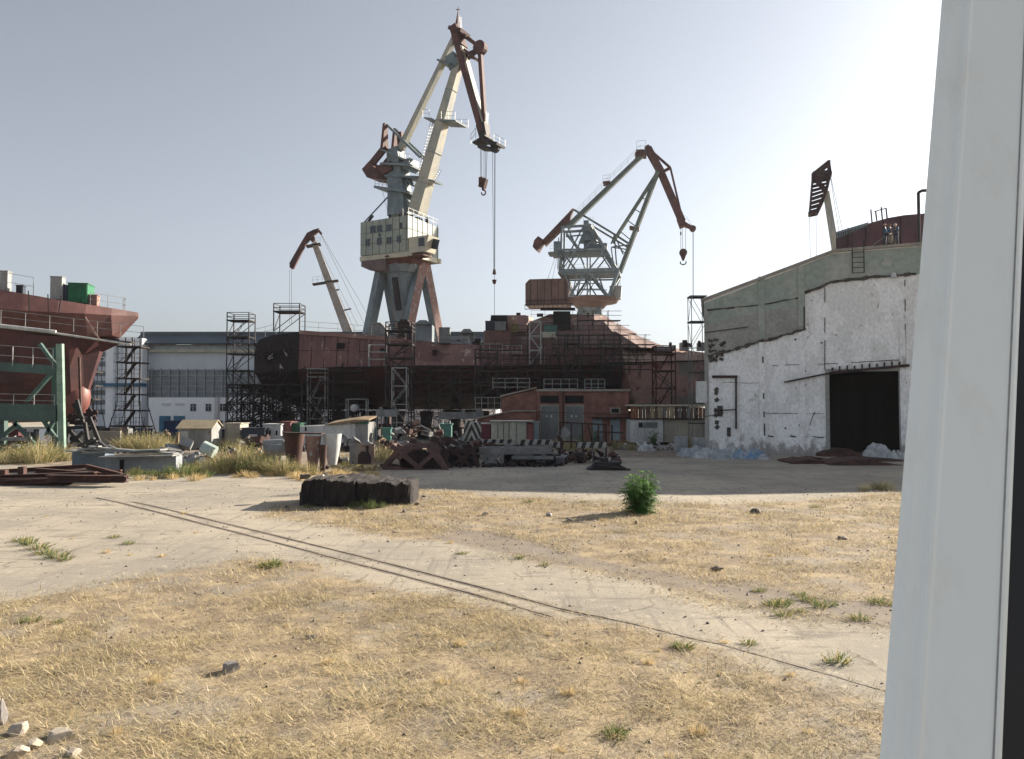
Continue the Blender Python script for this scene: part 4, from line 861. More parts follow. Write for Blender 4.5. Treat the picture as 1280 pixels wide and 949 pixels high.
def tower2(m):
    L, Rr, D = 702, 774, 3.6
    lv = {285: (704, 742), 317: (701, 757), 343: (702, 774), 376: (714, 760)}
    for t in (-D, D):
        V = Vector((0, t, 0)); C = lambda x, y: c2(x, y) + V * (1 if y > 300 else .6)
        for x0, y0, x1, y1, w_ in ((704, 287, 740, 285, .6), (706, 293, 738, 290, .35), (700, 317, 757, 316, .5), (701, 343, 774, 341, .9), (704, 347, 772, 346, .4), (704, 287, 702, 345, .5), (700, 300, 700, 340, .25), (740, 285, 772, 341, .7), (737, 287, 744, 300, .4),
                                   (706, 290, 728, 317, .3), (730, 287, 704, 340, .35), (712, 290, 735, 343, .3), (716, 316, 703, 341, .3), (704, 316, 722, 341, .25), (722, 317, 705, 342, .25), (757, 317, 738, 341, .35), (745, 300, 730, 318, .3), (752, 317, 768, 341, .35),
                                   (774, 342, 762, 374, .8), (708, 345, 719, 374, .3), (736, 341, 714, 374, .55), (736, 341, 762, 374, .55), (724, 344, 717, 374, .3), (748, 343, 758, 374, .3), (736, 318, 736, 376, .35), (722, 358, 752, 358, .22), (712, 366, 760, 366, .2), (730, 345, 748, 374, .22), (744, 345, 726, 374, .22), (770, 345, 765, 374, .3)):
            m.beam(C(x0, y0), C(x1, y1), w_ * .72)
    for x, y in ((704, 287), (740, 286), (701, 317), (757, 317), (702, 343), (774, 342), (714, 374), (762, 374), (736, 342)): m.beam(c2(x, y, -D * (1 if y > 300 else .6)), c2(x, y, D * (1 if y > 300 else .6)), .4)
    for (xa, ya, xb, yb) in ((701, 317, 702, 343), (757, 317, 774, 343), (740, 287, 757, 317), (774, 343, 762, 374)): m.beam(c2(xa, ya, -D), c2(xb, yb, D), .25); m.beam(c2(xa, ya, D), c2(xb, yb, -D), .25)
B('tower_lattice', crane_blue, cr2, tower2)
B('mast', crane_blue, cr2, lambda m: [m.beam(c2(736, 300), c2(736, 282), 2.6, 2.2, 2.0, 1.6), m.tube(c2(736, 303), c2(736, 294), 2.0, 10, 1.4), m.beam(c2(736, 317), c2(736, 302), 1.8, 1.8), m.box(c2(748, 311), (3.4, 2.0, 1.5)), m.box(c2(733, 280), (1.0, 1, 1.2)), m.box(c2(755, 311), (1.2, 1.6, 1.9))])
B('tower_platform', crane_blue, cr2, lambda m: [m.beam(c2(690, 319), c2(760, 317), 6, .25), m.beam(c2(700, 345), c2(775, 343), 7.4, .25), m.box(c2(697, 309), (1.4, 1.5, 2.0)), m.box(c2(694, 318), (2.4, 3, .4)), m.box(c2(715, 341), (4, 2, .6)), m.box(c2(757, 339), (4, 2, .6))])
B('tower_railing', galv, cr2, lambda m: [railing(m, [c2(700, 343, -3.9), c2(774, 341, -3.9)], 1.1, 1.6, .03), railing(m, [c2(690, 318, -3), c2(702, 318, -3)], 1.1, 1, .03), railing(m, [c2(730, 281, -1), c2(742, 281, -1)], 1.2, 1, .03)])
hz0, hz1 = c2(685, 384).z, c2(685, 352).z; hx0, hx1 = c2(660, 370).x, c2(712, 370).x
mh2 = B('machine_house', brown_tin, cr2, lambda m: m.prism([(hx0, -3.3, hz0), (hx1, -3.3, hz0), (hx1, -3.3, hz1), (hx0 + .8, -3.3, hz1), (hx0, -3.3, hz1 - .8)], (0, 6.6, 0)))
B('house_rib', rust_dark, mh2, lambda m: [m.box((hx0 + 1 + k * (hx1 - hx0 - 1.5) / 5, -3.35, (hz0 + hz1) / 2), (.1, .12, hz1 - hz0 - .6)) for k in range(6)] + [m.box(((hx0 + hx1) / 2, -3.35, hz0 + .9), (hx1 - hx0, .12, .12))])
B('house_walkway', rust_dark, cr2, lambda m: [m.beam((hx0, -3.8, hz0), (hx1 + 1, -3.8, hz0), .9, .15), m.beam((hx0, -3.9, hz0 - .8), (hx1 + 1, -3.9, hz0 - .8), .12)] + [m.beam((hx0 + k * .9, -3.9, hz0 - .8), (hx0 + k * .9, -3.9, hz0), .08) for k in range(10)])
zt2 = c2(737, 379).z; rx = c2(777, 380).x
B('slewing_deck', brown_tin, cr2, lambda m: [m.tube((0, 0, zt2 + .7), (0, 0, zt2), 5.6, 20, 5.2), m.tube((0, 0, zt2), (0, 0, zt2 - 1.1), 3.6, 20, 2.6)])
B('operator_cab', tin_grey, cr2, lambda m: m.prism([(rx - 2.0, -2.2, zt2 + .4), (rx - .1, -2.2, zt2 + .5), (rx + .1, -2.2, zt2 + 2.9), (rx - 2.2, -2.2, zt2 + 2.9)], (0, 2.2, 0)))
B('leg', crane_blue, cr2, lambda m: None or [m.beam((0, 0, zt2 - 1), (0, 0, 12), 2.2, 2.2), m.tube((0, 0, zt2 - 1), (0, 0, zt2 - 3), 2.6, 12, 1.1)])
for sx in (-1, 1):
    for sy in (-1, 1): B('leg', crane_blue, cr2, lambda m: m.beam((sx * 1.6, sy * 1.6, zt2 - 1), (sx * 5.5, sy * 5.5, 0), 1.0, 1.0))
B('hoist_rope', cable_m, cr2, lambda m: [m.tube(c2(a, b0), c2(a, b1), .035, 4) for a, b0, b1 in ((851, 284, 318), (853, 284, 318), (857, 284, 318), (866, 290, 374), (867, 290, 374))] + [m.tube(c2(697, 318), c2(690, 351), .03, 4), m.tube(c2(695, 318), c2(684, 351), .03, 4), m.tube(c2(775, 345), c2(775, 368), .03, 4), m.tube(c2(868, 286), c2(857, 270), .03, 4)])
B('hook_block', rust, cr2, lambda m: [m.tube(c2(854, 316, -.3), c2(854, 316, .3), .75, 12), m.beam(c2(854, 320), c2(854, 326), 1.0, .6, .3, .3), m.path([c2(854, 326) + Vector((.55 * math.cos(q), 0, -.35 + .4 * math.sin(q))) for q in np.linspace(-3.6, .6, 9)], .12, 6), m.beam(c2(851, 290), c2(851, 294), .25)])

# ============================================================ far left crane (only its boom shows) and the one behind the hangar
Y3 = 150.0; P3 = Plane(W(425, 400, Y3).x, Y3, R(8)); cr3 = thing('boom_crane', 'spotted pale crane boom with drooping brown jib behind the stern', 'crane', (P3.A.x, P3.A.y, 0), R(8))
c3 = lambda px, py, t=0: Vector((P3(px, py)[0], t, P3(px, py)[1]))
spot = M('spotted_boom', (.42, .37, .32), (.34, .29, .25), (.17, .09, .07), s=.5, thr3=.57, rough=.7)
B('boom', spot, cr3, lambda m: m.beam(c3(444, 440), c3(393, 304), 1.8, 1.9, 1.2, 1.1))
def j3(m):
    m.prism([c3(p[0], p[1]) + Vector((0, -.6, 0)) for p in ((399, 286), (398, 290), (390, 297), (383, 305), (369, 333), (363.5, 333), (362, 330), (378, 302), (384, 292), (392, 288))], (0, 1.2, 0))
    m.tube(c3(365.5, 333, -.5), c3(365.5, 333, .5), .5, 12); m.beam(c3(398, 288), c3(402, 293), .4); m.tube(c3(391, 299, -.8), c3(391, 299, .8), .5, 10)
B('jib', crane_rust, cr3, j3)
B('platform', rust_dark, cr3, lambda m: [m.beam(c3(391, 356), c3(423, 351), 2.2, .2), m.beam(c3(383, 308.5), c3(401, 305.5), 2.2, .2), m.beam(c3(430, 388), c3(439, 386), 1.2, .12), m.beam(c3(420, 363), c3(424, 362), 1.2, .12)])
B('railing', galv, cr3, lambda m: [railing(m, [c3(391, 355, -1), c3(404, 353, -1)], 1.1, 1, .03), railing(m, [c3(395, 306, -1), c3(401, 305, -1)], 1.1, 1, .03)])
B('guy_cable', cable_m, cr3, lambda m: [m.tube(c3(a, b0), c3(c, d), .035, 4) for a, b0, c, d in ((401, 292, 462, 398), (401, 293, 457, 408), (398, 308, 448, 408), (396, 308, 443, 412), (362, 337, 362, 405), (364.5, 337, 364.5, 405))])
B('machine_house', tin_grey, cr3, lambda m: m.box((3.2, 0, 13), (6, 5, 4)))
B('column', crane_blue, cr3, lambda m: m.tube((3, 0, 11), (3, 0, 7), 2, 14, 1.5))
for sx in (-1, 1):
    for sy in (-1, 1): B('leg', crane_blue, cr3, lambda m: m.beam((3 + sx * 1, sy * 1, 8), (3 + sx * 4.5, sy * 4.5, 0), .9, .9))
Y4 = 118.0; P4 = Plane(W(1044, 400, Y4).x, Y4, R(-20)); cr4 = thing('boom_crane', 'pale crane boom with perforated dark jib rising behind the hangar roof', 'crane', (P4.A.x, P4.A.y, 0), R(-20))
c4 = lambda px, py, t=0: Vector((P4(px, py)[0], t, P4(px, py)[1]))
B('boom', crane_cream, cr4, lambda m: m.beam(c4(1047, 330), c4(1032.5, 240), 1.1, 1.0, .9, .8))
def j4(m):
    for t in (-.9, .9):
        V = Vector((0, t, 0)); P_ = [c4(*p) + V for p in ((1036, 204), (1016, 220), (1012, 268), (1021, 266), (1033, 240), (1038, 218))]
        for a, b_ in zip(P_, P_[1:] + P_[:1]): m.beam(a, b_, .3, .45)
        for k in range(9):
            q0 = P_[1].lerp(P_[2], k / 9); q1 = P_[5].lerp(P_[4], k / 5) if k < 5 else P_[4].lerp(P_[3], (k - 5) / 4); m.beam(q0, q1, .16, .28)
        m.beam(P_[1], P_[4], .25, .4); m.beam(P_[0], P_[4], .3, .6); m.beam(P_[1], P_[5], .35, .8)
    for p in ((1036, 204), (1016, 220), (1012, 268), (1021, 266), (1038, 218)): m.beam(c4(*p, -.9), c4(*p, .9), .4)
B('jib', rust_dark, cr4, j4)
B('guy_cable', cable_m, cr4, lambda m: [m.tube(c4(a, b0), c4(c, d), .03, 4) for a, b0, c, d in ((1038, 219, 1060, 320), (1038, 221, 1052, 310), (1012, 268, 1013, 335), (1020, 267, 1020.5, 335))])
B('machine_house', tin_grey, cr4, lambda m: m.box((.6, 0, 12), (5, 5, 4)))
B('column', crane_blue, cr4, lambda m: m.tube((0, 0, 10), (0, 0, 0), 1.6, 14, 2.4))

# ============================================================ ship on the left, bow pointing right
A5 = R(13); bx, by = W(173, 395, 76).x, 76.0; P5 = Plane(bx, by, A5)
c5 = lambda px, py: P5(px, py)
sh2 = thing('ship_hull', 'red primed ship bow with bulb on the left under green container', 'ship', (bx, by, 0), A5)
def sec(px, pts):
    """pts: list of (half breadth, photo y) from deck down, photo y read on the centre plane"""
    s0 = c5(px, 450)[0]; near = [Vector((s0, -h, P5(px, y)[1])) for h, y in pts]; return near + [Vector((p.x, -p.y, p.z)) for p in reversed(near)]
upper = MB(); secs = []
for px, hb, hk, y0, y1, y2 in ((172, .05, .08, 391, 395, 398), (160, .8, .9, 389.5, 396, 408), (145, 1.7, 2.0, 388, 397, 421), (118, 2.8, 3.3, 385, 397, 424), (88, 3.6, 4.2, 381, 397, 423), (50, 4.2, 5.0, 375, 396, 420), (5, 4.8, 5.6, 368, 392, 416), (-60, 5, 6, 361, 388, 412), (-160, 5, 6, 350, 383, 408)):
    secs.append(sec(px, [(hb, y0), (hk, y1), (hk * .72, y2)]))
B('bow_flare', M('flare_primer', (.17, .075, .068), (.12, .052, .05), (.21, .12, .10), s=.22, rough=.65, streak=2), sh2, lambda m: m.loft(secs))  # lighter copy of the bow primer, without the painted-in shade
secs2 = [sec(px, [(a, y0), (b_, y1), (c_, y2)]) for px, a, b_, c_, y0, y1, y2 in ((149, .15, .1, .05, 424, 427, 430), (128, 1.5, .5, .1, 424, 434, 440), (108, 2.2, 1.2, .4, 424, 446, 500), (95, 2.8, 1.8, .9, 424, 460, 518), (70, 3.1, 2.4, 1.2, 423, 470, 522), (30, 3.6, 3.3, 1.8, 418, 480, 525), (-30, 4, 4, 2, 412, 480, 528), (-160, 4.2, 4.2, 2, 405, 480, 535))]
B('lower_hull', M('shaded_bow_primer', (.085, .026, .026), (.04, .015, .018), (.14, .05, .045), s=.45, rough=.6, bump=.05), sh2, lambda m: m.loft(secs2))  # shadow below flare and walkway is darkened into this primer
def bulb(m):
    n = 14; q = []
    for px, r_, yc in ((113, .1, 495), (111, .9, 496), (106, 1.5, 498), (96, 1.9, 500), (80, 2.0, 501), (50, 1.9, 503), (10, 1.8, 505)):
        s0 = c5(px, 495)[0]; z0 = P5(px, yc)[1]; q.append([Vector((s0, r_ * .72 * math.cos(2 * PI * k / n), z0 + r_ * math.sin(2 * PI * k / n))) for k in range(n)])
    m.loft(q)
B('bulbous_bow', M('lit_bulb_primer', (.20, .07, .055), (.15, .05, .045), s=.3, rough=.55, bump=.04), sh2, bulb, smooth=True)  # brighter copy of the bow primer; the light on the bulb is painted in
def decks2(m):
    for (pa, pb) in (((96, 378), (96, 398)), ((57, 372), (62, 397)), ((34, 376), (34, 396)), ((80, 376), (84, 397))):
        a, b_ = c5(*pa), c5(*pb); m.beam((a[0], -4.4 * 1.0, a[1]), (b_[0], -5.1, b_[1]), .08)
B('seam', hull_black, sh2, decks2)
B('deck_rail', galv, sh2, lambda m: [railing(m, [(c5(122, 386)[0], -2.4, c5(122, 386)[1]), (c5(158, 389)[0], -.5, c5(158, 389)[1]), (c5(150, 388)[0], 1.2, c5(150, 388)[1])], 1.2, 1.4, .035), railing(m, [(c5(0, 367)[0], -4.2, c5(0, 367)[1]), (c5(60, 376)[0], -3.8, c5(60, 376)[1])], 1.6, 2.5, .03)])
def on5(px0, px1, y0, y1, yy, d_): 
    a, b_ = P5(px0, y0, yy), P5(px1, y1, yy); return ((a[0] + b_[0]) / 2, yy + d_ / 2, (a[1] + b_[1]) / 2), (abs(b_[0] - a[0]), d_, abs(a[1] - b_[1]))
def w5(v): return Matrix.Translation(sh2.location) @ sh2.rotation_euler.to_matrix().to_4x4() @ Vector(v)
def on_deck(name, px0, px1, y0, y1, mat, lab, cat, ribs=0, yy=-2.5, d_=2.2):
    c, d = on5(px0, px1, y0, y1, yy, d_); wc = w5((c[0], c[1], 0)); t = MB(); t.box((0, 0, 0), d)
    for k in range(ribs): t.box((-d[0] / 2 + (k + .5) * d[0] / ribs, -d[1] / 2 - .03, 0), (d[0] / ribs * .45, .07, d[2] * .94))
    t.box((0, 0, d[2] / 2 + .03), (d[0] + .1, d[1] + .1, .07)); o = t.build(name, mat); m_ = o.location.copy(); o.location = (wc.x, wc.y, c[2] - d[2] / 2); o.rotation_euler = (0, 0, A5); return tag(o, lab, cat)
on_deck('green_container', 85, 109, 354, 379, M('container_green', (.02, .16, .08), (.02, .11, .06), s=1), 'bright green ribbed container on the left ship bow deck', 'container', 7)
on_deck('switch_cabinet', 63, 77, 346, 374, tin_grey, 'tall pale grey cabinet next to the green container', 'cabinet', 0, -3, 1)
on_deck('switch_cabinet', 0, 9, 339, 366, tin_grey, 'pale grey cabinet cut by the left edge of the view', 'cabinet', 0, -3, 1)
on_deck('deck_locker', 77, 84, 357, 378, navy, 'dark blue locker wedged left of the green container', 'locker', 0, -2.6, 1)
on_deck('deck_locker', 110, 121, 369, 382, hull_pink, 'small pink primed locker right of the green container', 'locker', 0, -2.2, 1)
on_deck('fan_housing', 20, 28, 357, 368, navy, 'small dark round backed fan housing near the left cabinet', 'fan', 3, -3, .8)
# walkway hung along the ship
a, b_ = P5(-60, 401, -7), P5(165, 426, -7)
wk = thing('hull_walkway', 'long pale pipe edged walkway running along the left ship side', 'walkway', tuple(w5((a[0], -7, a[1]))), A5)
L = b_[0] - a[0]; dz = b_[1] - a[1]
B('deck', plank, wk, lambda m: m.beam((0, .4, -.15), (L, .4, dz - .15), 1.4, .1)); B('edge_pipe', white_paint, wk, lambda m: m.tube((0, -.3, 0), (L - 6, -.3, dz * (L - 6) / L), .17, 8))
B('edge_pipe', white_paint, wk, lambda m: m.tube((L - 6.4, -.3, dz * (L - 6) / L - .05), (L, -.3, dz - .35), .09, 8))
B('railing', galv, wk, lambda m: railing(m, [(0, -.25, .2), (L + 1.0, -.25, dz + .1)], 1.15, 1.9, .03)); B('pale_plate', hull_pink, wk, lambda m: m.prism([(L * .74, -.5, dz * .74 + 1.6), (L * .80, -.5, dz * .8 + .3), (L * .83, -.5, dz * .83 - .3), (L * .77, -.5, dz * .77 + .4)], (0, .08, 0)))

# green trestle in front of the left ship
TY = 64.0
tr = thing('green_trestle', 'big green painted steel trestle standing before the left ship', 'trestle', (W(20, 500, TY).x, TY, 0))
def tb(m, x0, y0, x1, y1, w_, h_=None, Y=TY): m.beam(W(x0, y0, Y), W(x1, y1, Y), w_, h_ or w_)
b = MB(); tb(b, 75, 430, 78, 569, .5, .35); b.build('post', M('pale_green_post', (.22, .33, .27), (.16, .25, .21), (.12, .08, .05), s=1), tr)
b = MB(); tb(b, 69, 434, 70, 568, .45, .4, TY + 1.2); tb(b, 3, 505, 3, 566, .6, .5, TY + .6); tb(b, -60, 440, -60, 566, .5, .5, TY + .6); b.build('post', green_paint, tr)
b = MB(); tb(b, -80, 453, 72, 463, .5, .75); b.build('upper_beam', green_paint, tr)
b = MB(); tb(b, -80, 512, 72, 515, .6, 1.2); tb(b, -80, 521, 72, 523, .45, .5); tb(b, -80, 506.5, 72, 509, .8, .15); b.build('main_beam', green_paint, tr)
b = MB(); tb(b, -80, 548, 40, 549, .3, .3); b.build('sill_beam', tin_grey, tr)
for q in ((66, 465, 33, 503), (50, 430, 68, 455), (18, 528, 43, 555), (55, 526, 72, 552), (66, 528, 58, 545), (22, 530, 0, 548)): b = MB(); tb(b, *q, .32, .28); b.build('brace', green_paint, tr)
b = MB(); railing(b, [W(-60, 452, TY - .3), W(66, 461, TY - .3)], 1.6, 1.7, .035); railing(b, [W(-60, 507, TY - .3), W(68, 509, TY - .3)], 1.0, 1.7, .03); b.build('railing', galv, tr)
b = MB(); tb(b, 99, 447, 101, 512, .18, .18, 70); tag(b.build('leaning_pole', rust), 'upright rusty pole in front of the red bulb', 'pole')
cd = thing('bow_cradle', 'dark steel cradle frame under the red bulbous bow', 'cradle', (W(100, 500, 68).x, 68, 0))
b = MB()
for q in ((84, 528, 84, 562), (106, 528, 112, 563), (84, 535, 108, 534), (84, 535, 106, 560), (104, 540, 84, 560), (112, 562, 122, 550), (96, 500, 104, 530), (104, 524, 92, 505), (112, 522, 124, 552), (108, 555, 122, 550)): tb(b, *q, .22, .28, 67)
b.build('frame', steel_dark, cd)
b = MB()
for q in ((80, 528, 120, 530), (88, 520, 118, 518)): tb(b, *q, .5, .3, 68.5)
for k in range(14): a = W(random.uniform(88, 118), random.uniform(512, 530), 68.4); b.box(a, (random.uniform(.3, 1), .4, random.uniform(.1, .4)), random.uniform(0, 1), 0, random.uniform(-.7, .7))
b.build('packing', rust_dark, cd)
# things under the left ship
for k, (px, w_, lab, mt) in enumerate(((22, 16, 'dark red machine body sitting under the left ship', M('maroon', (.10, .02, .025))), (50, 10, 'dark blue crate under the left ship', navy), (-25, 16, 'dark rusty crate under the left ship near the view edge', rust_dark))):
    a = W(px, 556, 72); b = MB(); ww = w_ * 72 / F; b.box((a.x, 72, .9), (ww, 1.5, 1.5)); b.box((a.x, 72, 1.75), (ww * .7, 1.2, .35)); [b.box((a.x + q * ww * .45, 71.2, .9), (.1, .1, 1.6)) for q in (-1, 1)]; tag(b.build('yard_crate', mt), lab, 'crate')
# mobile stair scaffolds between the left ship and the hall
for (x0, x1, yt, Y, lab) in ((152, 179, 434, 88, 'black wheeled stair tower in front of the white hall stair block'), (106, 121, 448, 92, 'black wheeled stair tower half hidden by the red bulb')):
    a, b_ = W(x0, 500, Y), W(x1, 500, Y); ww = b_.x - a.x; z1 = zat(yt, Y)
    t = thing('stair_tower', lab, 'scaffold', ((a.x + b_.x) / 2, Y, 0)); f = MB(); n = 6
    wz = lambda k: ww * (1 if k > 2.2 else 1 + (2.2 - k) * .28)
    for sx in (-1, 1):
        for sy in (-1, 1): f.path([(sx * ww / 2, sy, z1), (sx * ww / 2, sy, z1 * .4), (sx * ww * .95, sy * 1.4, .3)], .05, 4); f.beam((sx * ww * .14, sy, .3), (sx * ww * .14, sy, z1 + 1), .07)
    f.build('frame', steel_dark, t, world=False)
    for k in range(1, n + 1):
        z_ = z1 * k / n; w2 = ww * (1 + max(0, .4 - k / n) * 2.2); MB().box((0, 0, z_), (w2 + .3, 2.2, .16), .0, 0, .02).build('platform', plank, t, world=False)
        g = MB(); railing(g, [(-w2 / 2, -1, z_), (w2 / 2, -1, z_)], 1.0, .9, .03); zz = z1 * (k - 1) / n; g.beam((-ww * .3, -.4, zz), (ww * .2, -.4, z_), .12, .3); g.beam((-w2 / 2, -1.0, zz), (w2 / 2, -1.0, z_), .04); g.build('stair', steel_dark, t, world=False)
    for sx in (-1, 1): MB().tube((sx * ww * .9, -1.5, .3), (sx * ww * .9, -1.3, .3), .3, 12).build('wheel', black_void, t, world=False)
# ============================================================ brick substation and sheds
BY = 85.0
brick_m = bricks('brick', (.26, .115, .085), (.20, .085, .065), (.22, .18, .16), 1.6)
bb = thing('brick_substation', 'brown brick substation with two pairs of grey metal gates', 'building', (W(728, 500, BY).x, BY, 0))
b = MB(); wq(b, 671, 489, 786, 553.5, BY, 9); b.build('wall', brick_m, bb)
b = MB(); wq(b, 670, 486.5, 788, 489.2, BY - .25, 9.6); b.build('roof', concrete, bb)
def side(mb, pts, Y, th): mb.prism([W(x, y, Y) for x, y in pts], (0, th, 0))
b = MB(); side(b, [(627, 554), (627, 497), (670.7, 486), (670.7, 554)], BY + .4, 8); b.build('side_wing', brick_m, bb)
b = MB(); b.prism([W(625, 496.5, BY), W(670.8, 485, BY), W(670.8, 483.6, BY), W(625, 494.5, BY)], (0, 8.6, 0)); b.build('parapet', concrete, bb)
b = MB(); side(b, [(598, 554), (598, 523), (640, 514.5), (670.6, 514.5), (670.6, 554)], BY - 1.2, 1.5); b.build('low_annex', brick_m, bb)
b = MB(); b.beam(W(595, 523, BY - 1.3), W(640, 513.6, BY - 1.3), .8, .12, up=(0, 0, 1)); b.beam(W(640, 513.6, BY - 1.3), W(671, 513.6, BY - 1.3), .8, .12); b.build('annex_coping', concrete, bb)
gate_m = M('gate_grey', (.17, .18, .18), (.13, .14, .14), (.08, .05, .04), s=1.4, rough=.6, streak=2)
for x0 in (676.5, 707.5):
    b = MB(); wq(b, x0 - 1, 494.5, x0 + 22, 504, BY - .06, .2); b.build('louvre', black_void, bb)
    b = MB(); wq(b, x0 - 1.5, 506, x0 + 22.5, 553, BY - .05, .2); b.build('gate_frame', concrete, bb)
    for k in range(2):
        b = MB(); wq(b, x0 + k * 10.8, 508, x0 + 10.2 + k * 10.8, 553, BY - .12, .15)
        for q in (516, 530, 543): wq(b, x0 + k * 10.8, q, x0 + 10.2 + k * 10.8, q + .8, BY - .17, .1)
        o = b.build('gate', gate_m, bb); b = MB(); wq(b, x0 + 7.2 - k * 1.5 + k * 7 - 1, 519, x0 + 9.2 - k * 1.5 + k * 7 - 1, 521.5, BY - .2, .05); b.build('notice', white_paint, o)
b = MB(); wq(b, 762.5, 509.5, 775.5, 518, BY - .08, .2); o = b.build('window_frame', concrete, bb); b = MB(); wq(b, 764.5, 511, 773.5, 516, BY - .1, .2); b.build('pane', black_void, o)
b = MB(); b.box(((W(738, 5, BY).x + W(787, 5, BY).x) / 2, BY - .5, zat(522.3, BY)), (W(787, 5, BY).x - W(738, 5, BY).x, 1.0, .14)); b.build('door_canopy', rust_dark, bb)
pale_blue = M('pale_blue_door', (.26, .34, .37), (.2, .27, .3), s=1.2, rough=.6)
for x0 in (741, 763): b = MB(); wq(b, x0, 524, x0 + 12, 551, BY - .1, .2); b.build('door', pale_blue, bb)
b = MB(); b.tube(W(704, 553, BY - .15), W(704, 488, BY - .15), .07, 6); b.beam(W(671, 515, BY - .1), W(787, 518, BY - .1), .05); b.build('wall_pipe', rust_dark, bb)
def corr(mb, p, q, z0, z1, pitch=.24, amp=.05, th=.02):
    """corrugated sheet from p to q (x, y), as an extruded zigzag"""
    p = Vector((*p, 0)); q = Vector((*q, 0)); d = q - p; n = max(2, int(d.length / pitch)) * 2; nn = Vector((-d.y, d.x, 0)).normalized()
    a = [p + d * k / n + nn * (amp if k % 2 else -amp) for k in range(n + 1)]
    vs = [Vector((v.x, v.y, z0)) for v in a] + [Vector((v.x, v.y, z1)) for v in a] + [Vector((v.x, v.y, z0)) + nn * th for v in a] + [Vector((v.x, v.y, z1)) + nn * th for v in a]; m = n + 1
    mb.add(vs, [(k, k + 1, m + k + 1, m + k) for k in range(n)] + [(2 * m + k, 3 * m + k, 3 * m + k + 1, 2 * m + k + 1) for k in range(n)] + [(m + k, m + k + 1, 3 * m + k + 1, 3 * m + k) for k in range(n)])
FY = 82.0
fn = thing('tin_shed_row', 'low pale shed row topped by rusty and tan corrugated sheets', 'shed', (W(834, 500, FY).x, FY, 0))
cols = [M('sheet_%s' % nm_, c_, s=.7, streak=4, rough=.6) for nm_, c_ in (('orange', (.30, .13, .07)), ('brown', (.16, .09, .07)), ('tan', (.40, .33, .22)), ('grey', (.20, .19, .18)), ('umber', (.09, .06, .05)))]
x = 788; seq = [0, 0, 1, 3, 1, 2, 1, 2, 3, 2, 2, 4, 3, 4, 3, 1, 4]; k = 0
while x < 880:
    w_ = (4, 6, 5)[k % 3]; b = MB(); a, c = W(x, 500, FY - .3), W(min(x + w_, 882), 500, FY - .3)
    corr(b, (a.x, FY - .3), (c.x - .02, FY - .3), zat(523, FY), zat(508 + random.uniform(-.6, .6) + (x - 788) * .02, FY), .2, .035); b.build('sheet', cols[seq[k % len(seq)]], fn, recalc=False); x += w_; k += 1
b = MB(); wq(b, 787, 505.7, 884, 507.8, FY - .5, 6); b.build('roof', cream, fn); b = MB(); wq(b, 787, 523, 884, 524.6, FY - .45, .3); b.build('cornice', rust_dark, fn)
b = MB(); wq(b, 788, 524.5, 829, 553, FY - .3, 6); b.build('wall', white_paint, fn); b = MB(); wq(b, 829.2, 524.5, 884, 553, FY, 6); b.build('wall', M('beige_wall', (.42, .38, .31), (.35, .32, .27), s=.6, streak=3), fn)
b = MB(); wq(b, 798, 528, 822, 535, FY - .36, .2); b.build('grille', steel_grey, fn)
b = MB(); wq(b, 799, 529, 803, 534, FY - .4, .1); b.build('grille_gap', black_void, fn)
def shed(name, lab, x0, x1, ye, yr, Y, dep, wallm, roofm, door=None, gable_side=None):
    """small shed: eave height and ridge height by photo y at depth Y"""
    a, c = W(x0, 500, Y), W(x1, 500, Y); t = thing(name, lab, 'shed', ((a.x + c.x) / 2, Y, 0)); ww = c.x - a.x; ze, zr_ = zat(ye, Y), zat(yr, Y)
    B('wall', wallm, t, lambda m: m.loft([[Vector((s, 0, 0)), Vector((s, 0, ze)), Vector((s, dep / 2, zr_ - .06)), Vector((s, dep, ze)), Vector((s, dep, 0))] for s in (-ww / 2, ww / 2)]))
    B('roof', roofm, t, lambda m: [m.prism([(-ww / 2 - .15, -.2, ze - .02), (ww / 2 + .15, -.2, ze - .02), (ww / 2 + .15, dep / 2, zr_), (-ww / 2 - .15, dep / 2, zr_)], (0, 0, .07)), m.prism([(-ww / 2 - .15, dep / 2, zr_), (ww / 2 + .15, dep / 2, zr_), (ww / 2 + .15, dep + .2, ze - .02), (-ww / 2 - .15, dep + .2, ze - .02)], (0, 0, .07))])
    if door: B('door', door, t, lambda m: m.box((-ww * .3, -.02, ze * .45), (ww * .22, .08, ze * .85)))
    return t
s1 = shed('gable_shed', 'small grey tin shed with sunlit tan roof before the blue doors', 223, 265, 536, 526, 73, 2.6, tin_grey, M('tan_roof', (.46, .38, .25), (.40, .33, .22), (.2, .12, .07), s=1.0, thr3=.66), white_paint)
B('roof_patch', rust, s1, lambda m: m.box((.4, .45, zat(532, 73)), (1.3, .5, .1), 0, .35))
def cabin(name, lab, x0, x1, y0, y1, Y, mt, cat, dep=2.4, extra=None, top=None):
    a, c = W(x0, y0, Y), W(x1, y1, Y); t = thing(name, lab, cat, ((a.x + c.x) / 2, Y, 0)); ww = c.x - a.x; h = a.z
    B('body', mt, t, lambda m: [m.box((0, dep / 2, h / 2 + .05), (ww, dep, h - .1))] + [m.box((-ww / 2 + .04 + k * (ww - .08) / max(1, round(ww / 1.2)), -.02, h / 2), (.06, .06, h - .15)) for k in range(max(1, round(ww / 1.2)) + 1)])
    B('roof', top or mt, t, lambda m: m.box((0, dep / 2, h + .04), (ww + .2, dep + .2, .09)))
    if extra: extra(t, ww, h)
    return t
cabin('steel_box', 'tall pale beige steel box between the gable shed and stern scaffolds', 281, 300, 530, 560, 76, M('beige_box', (.38, .36, .30), (.3, .28, .24), s=1, streak=3), 'box')
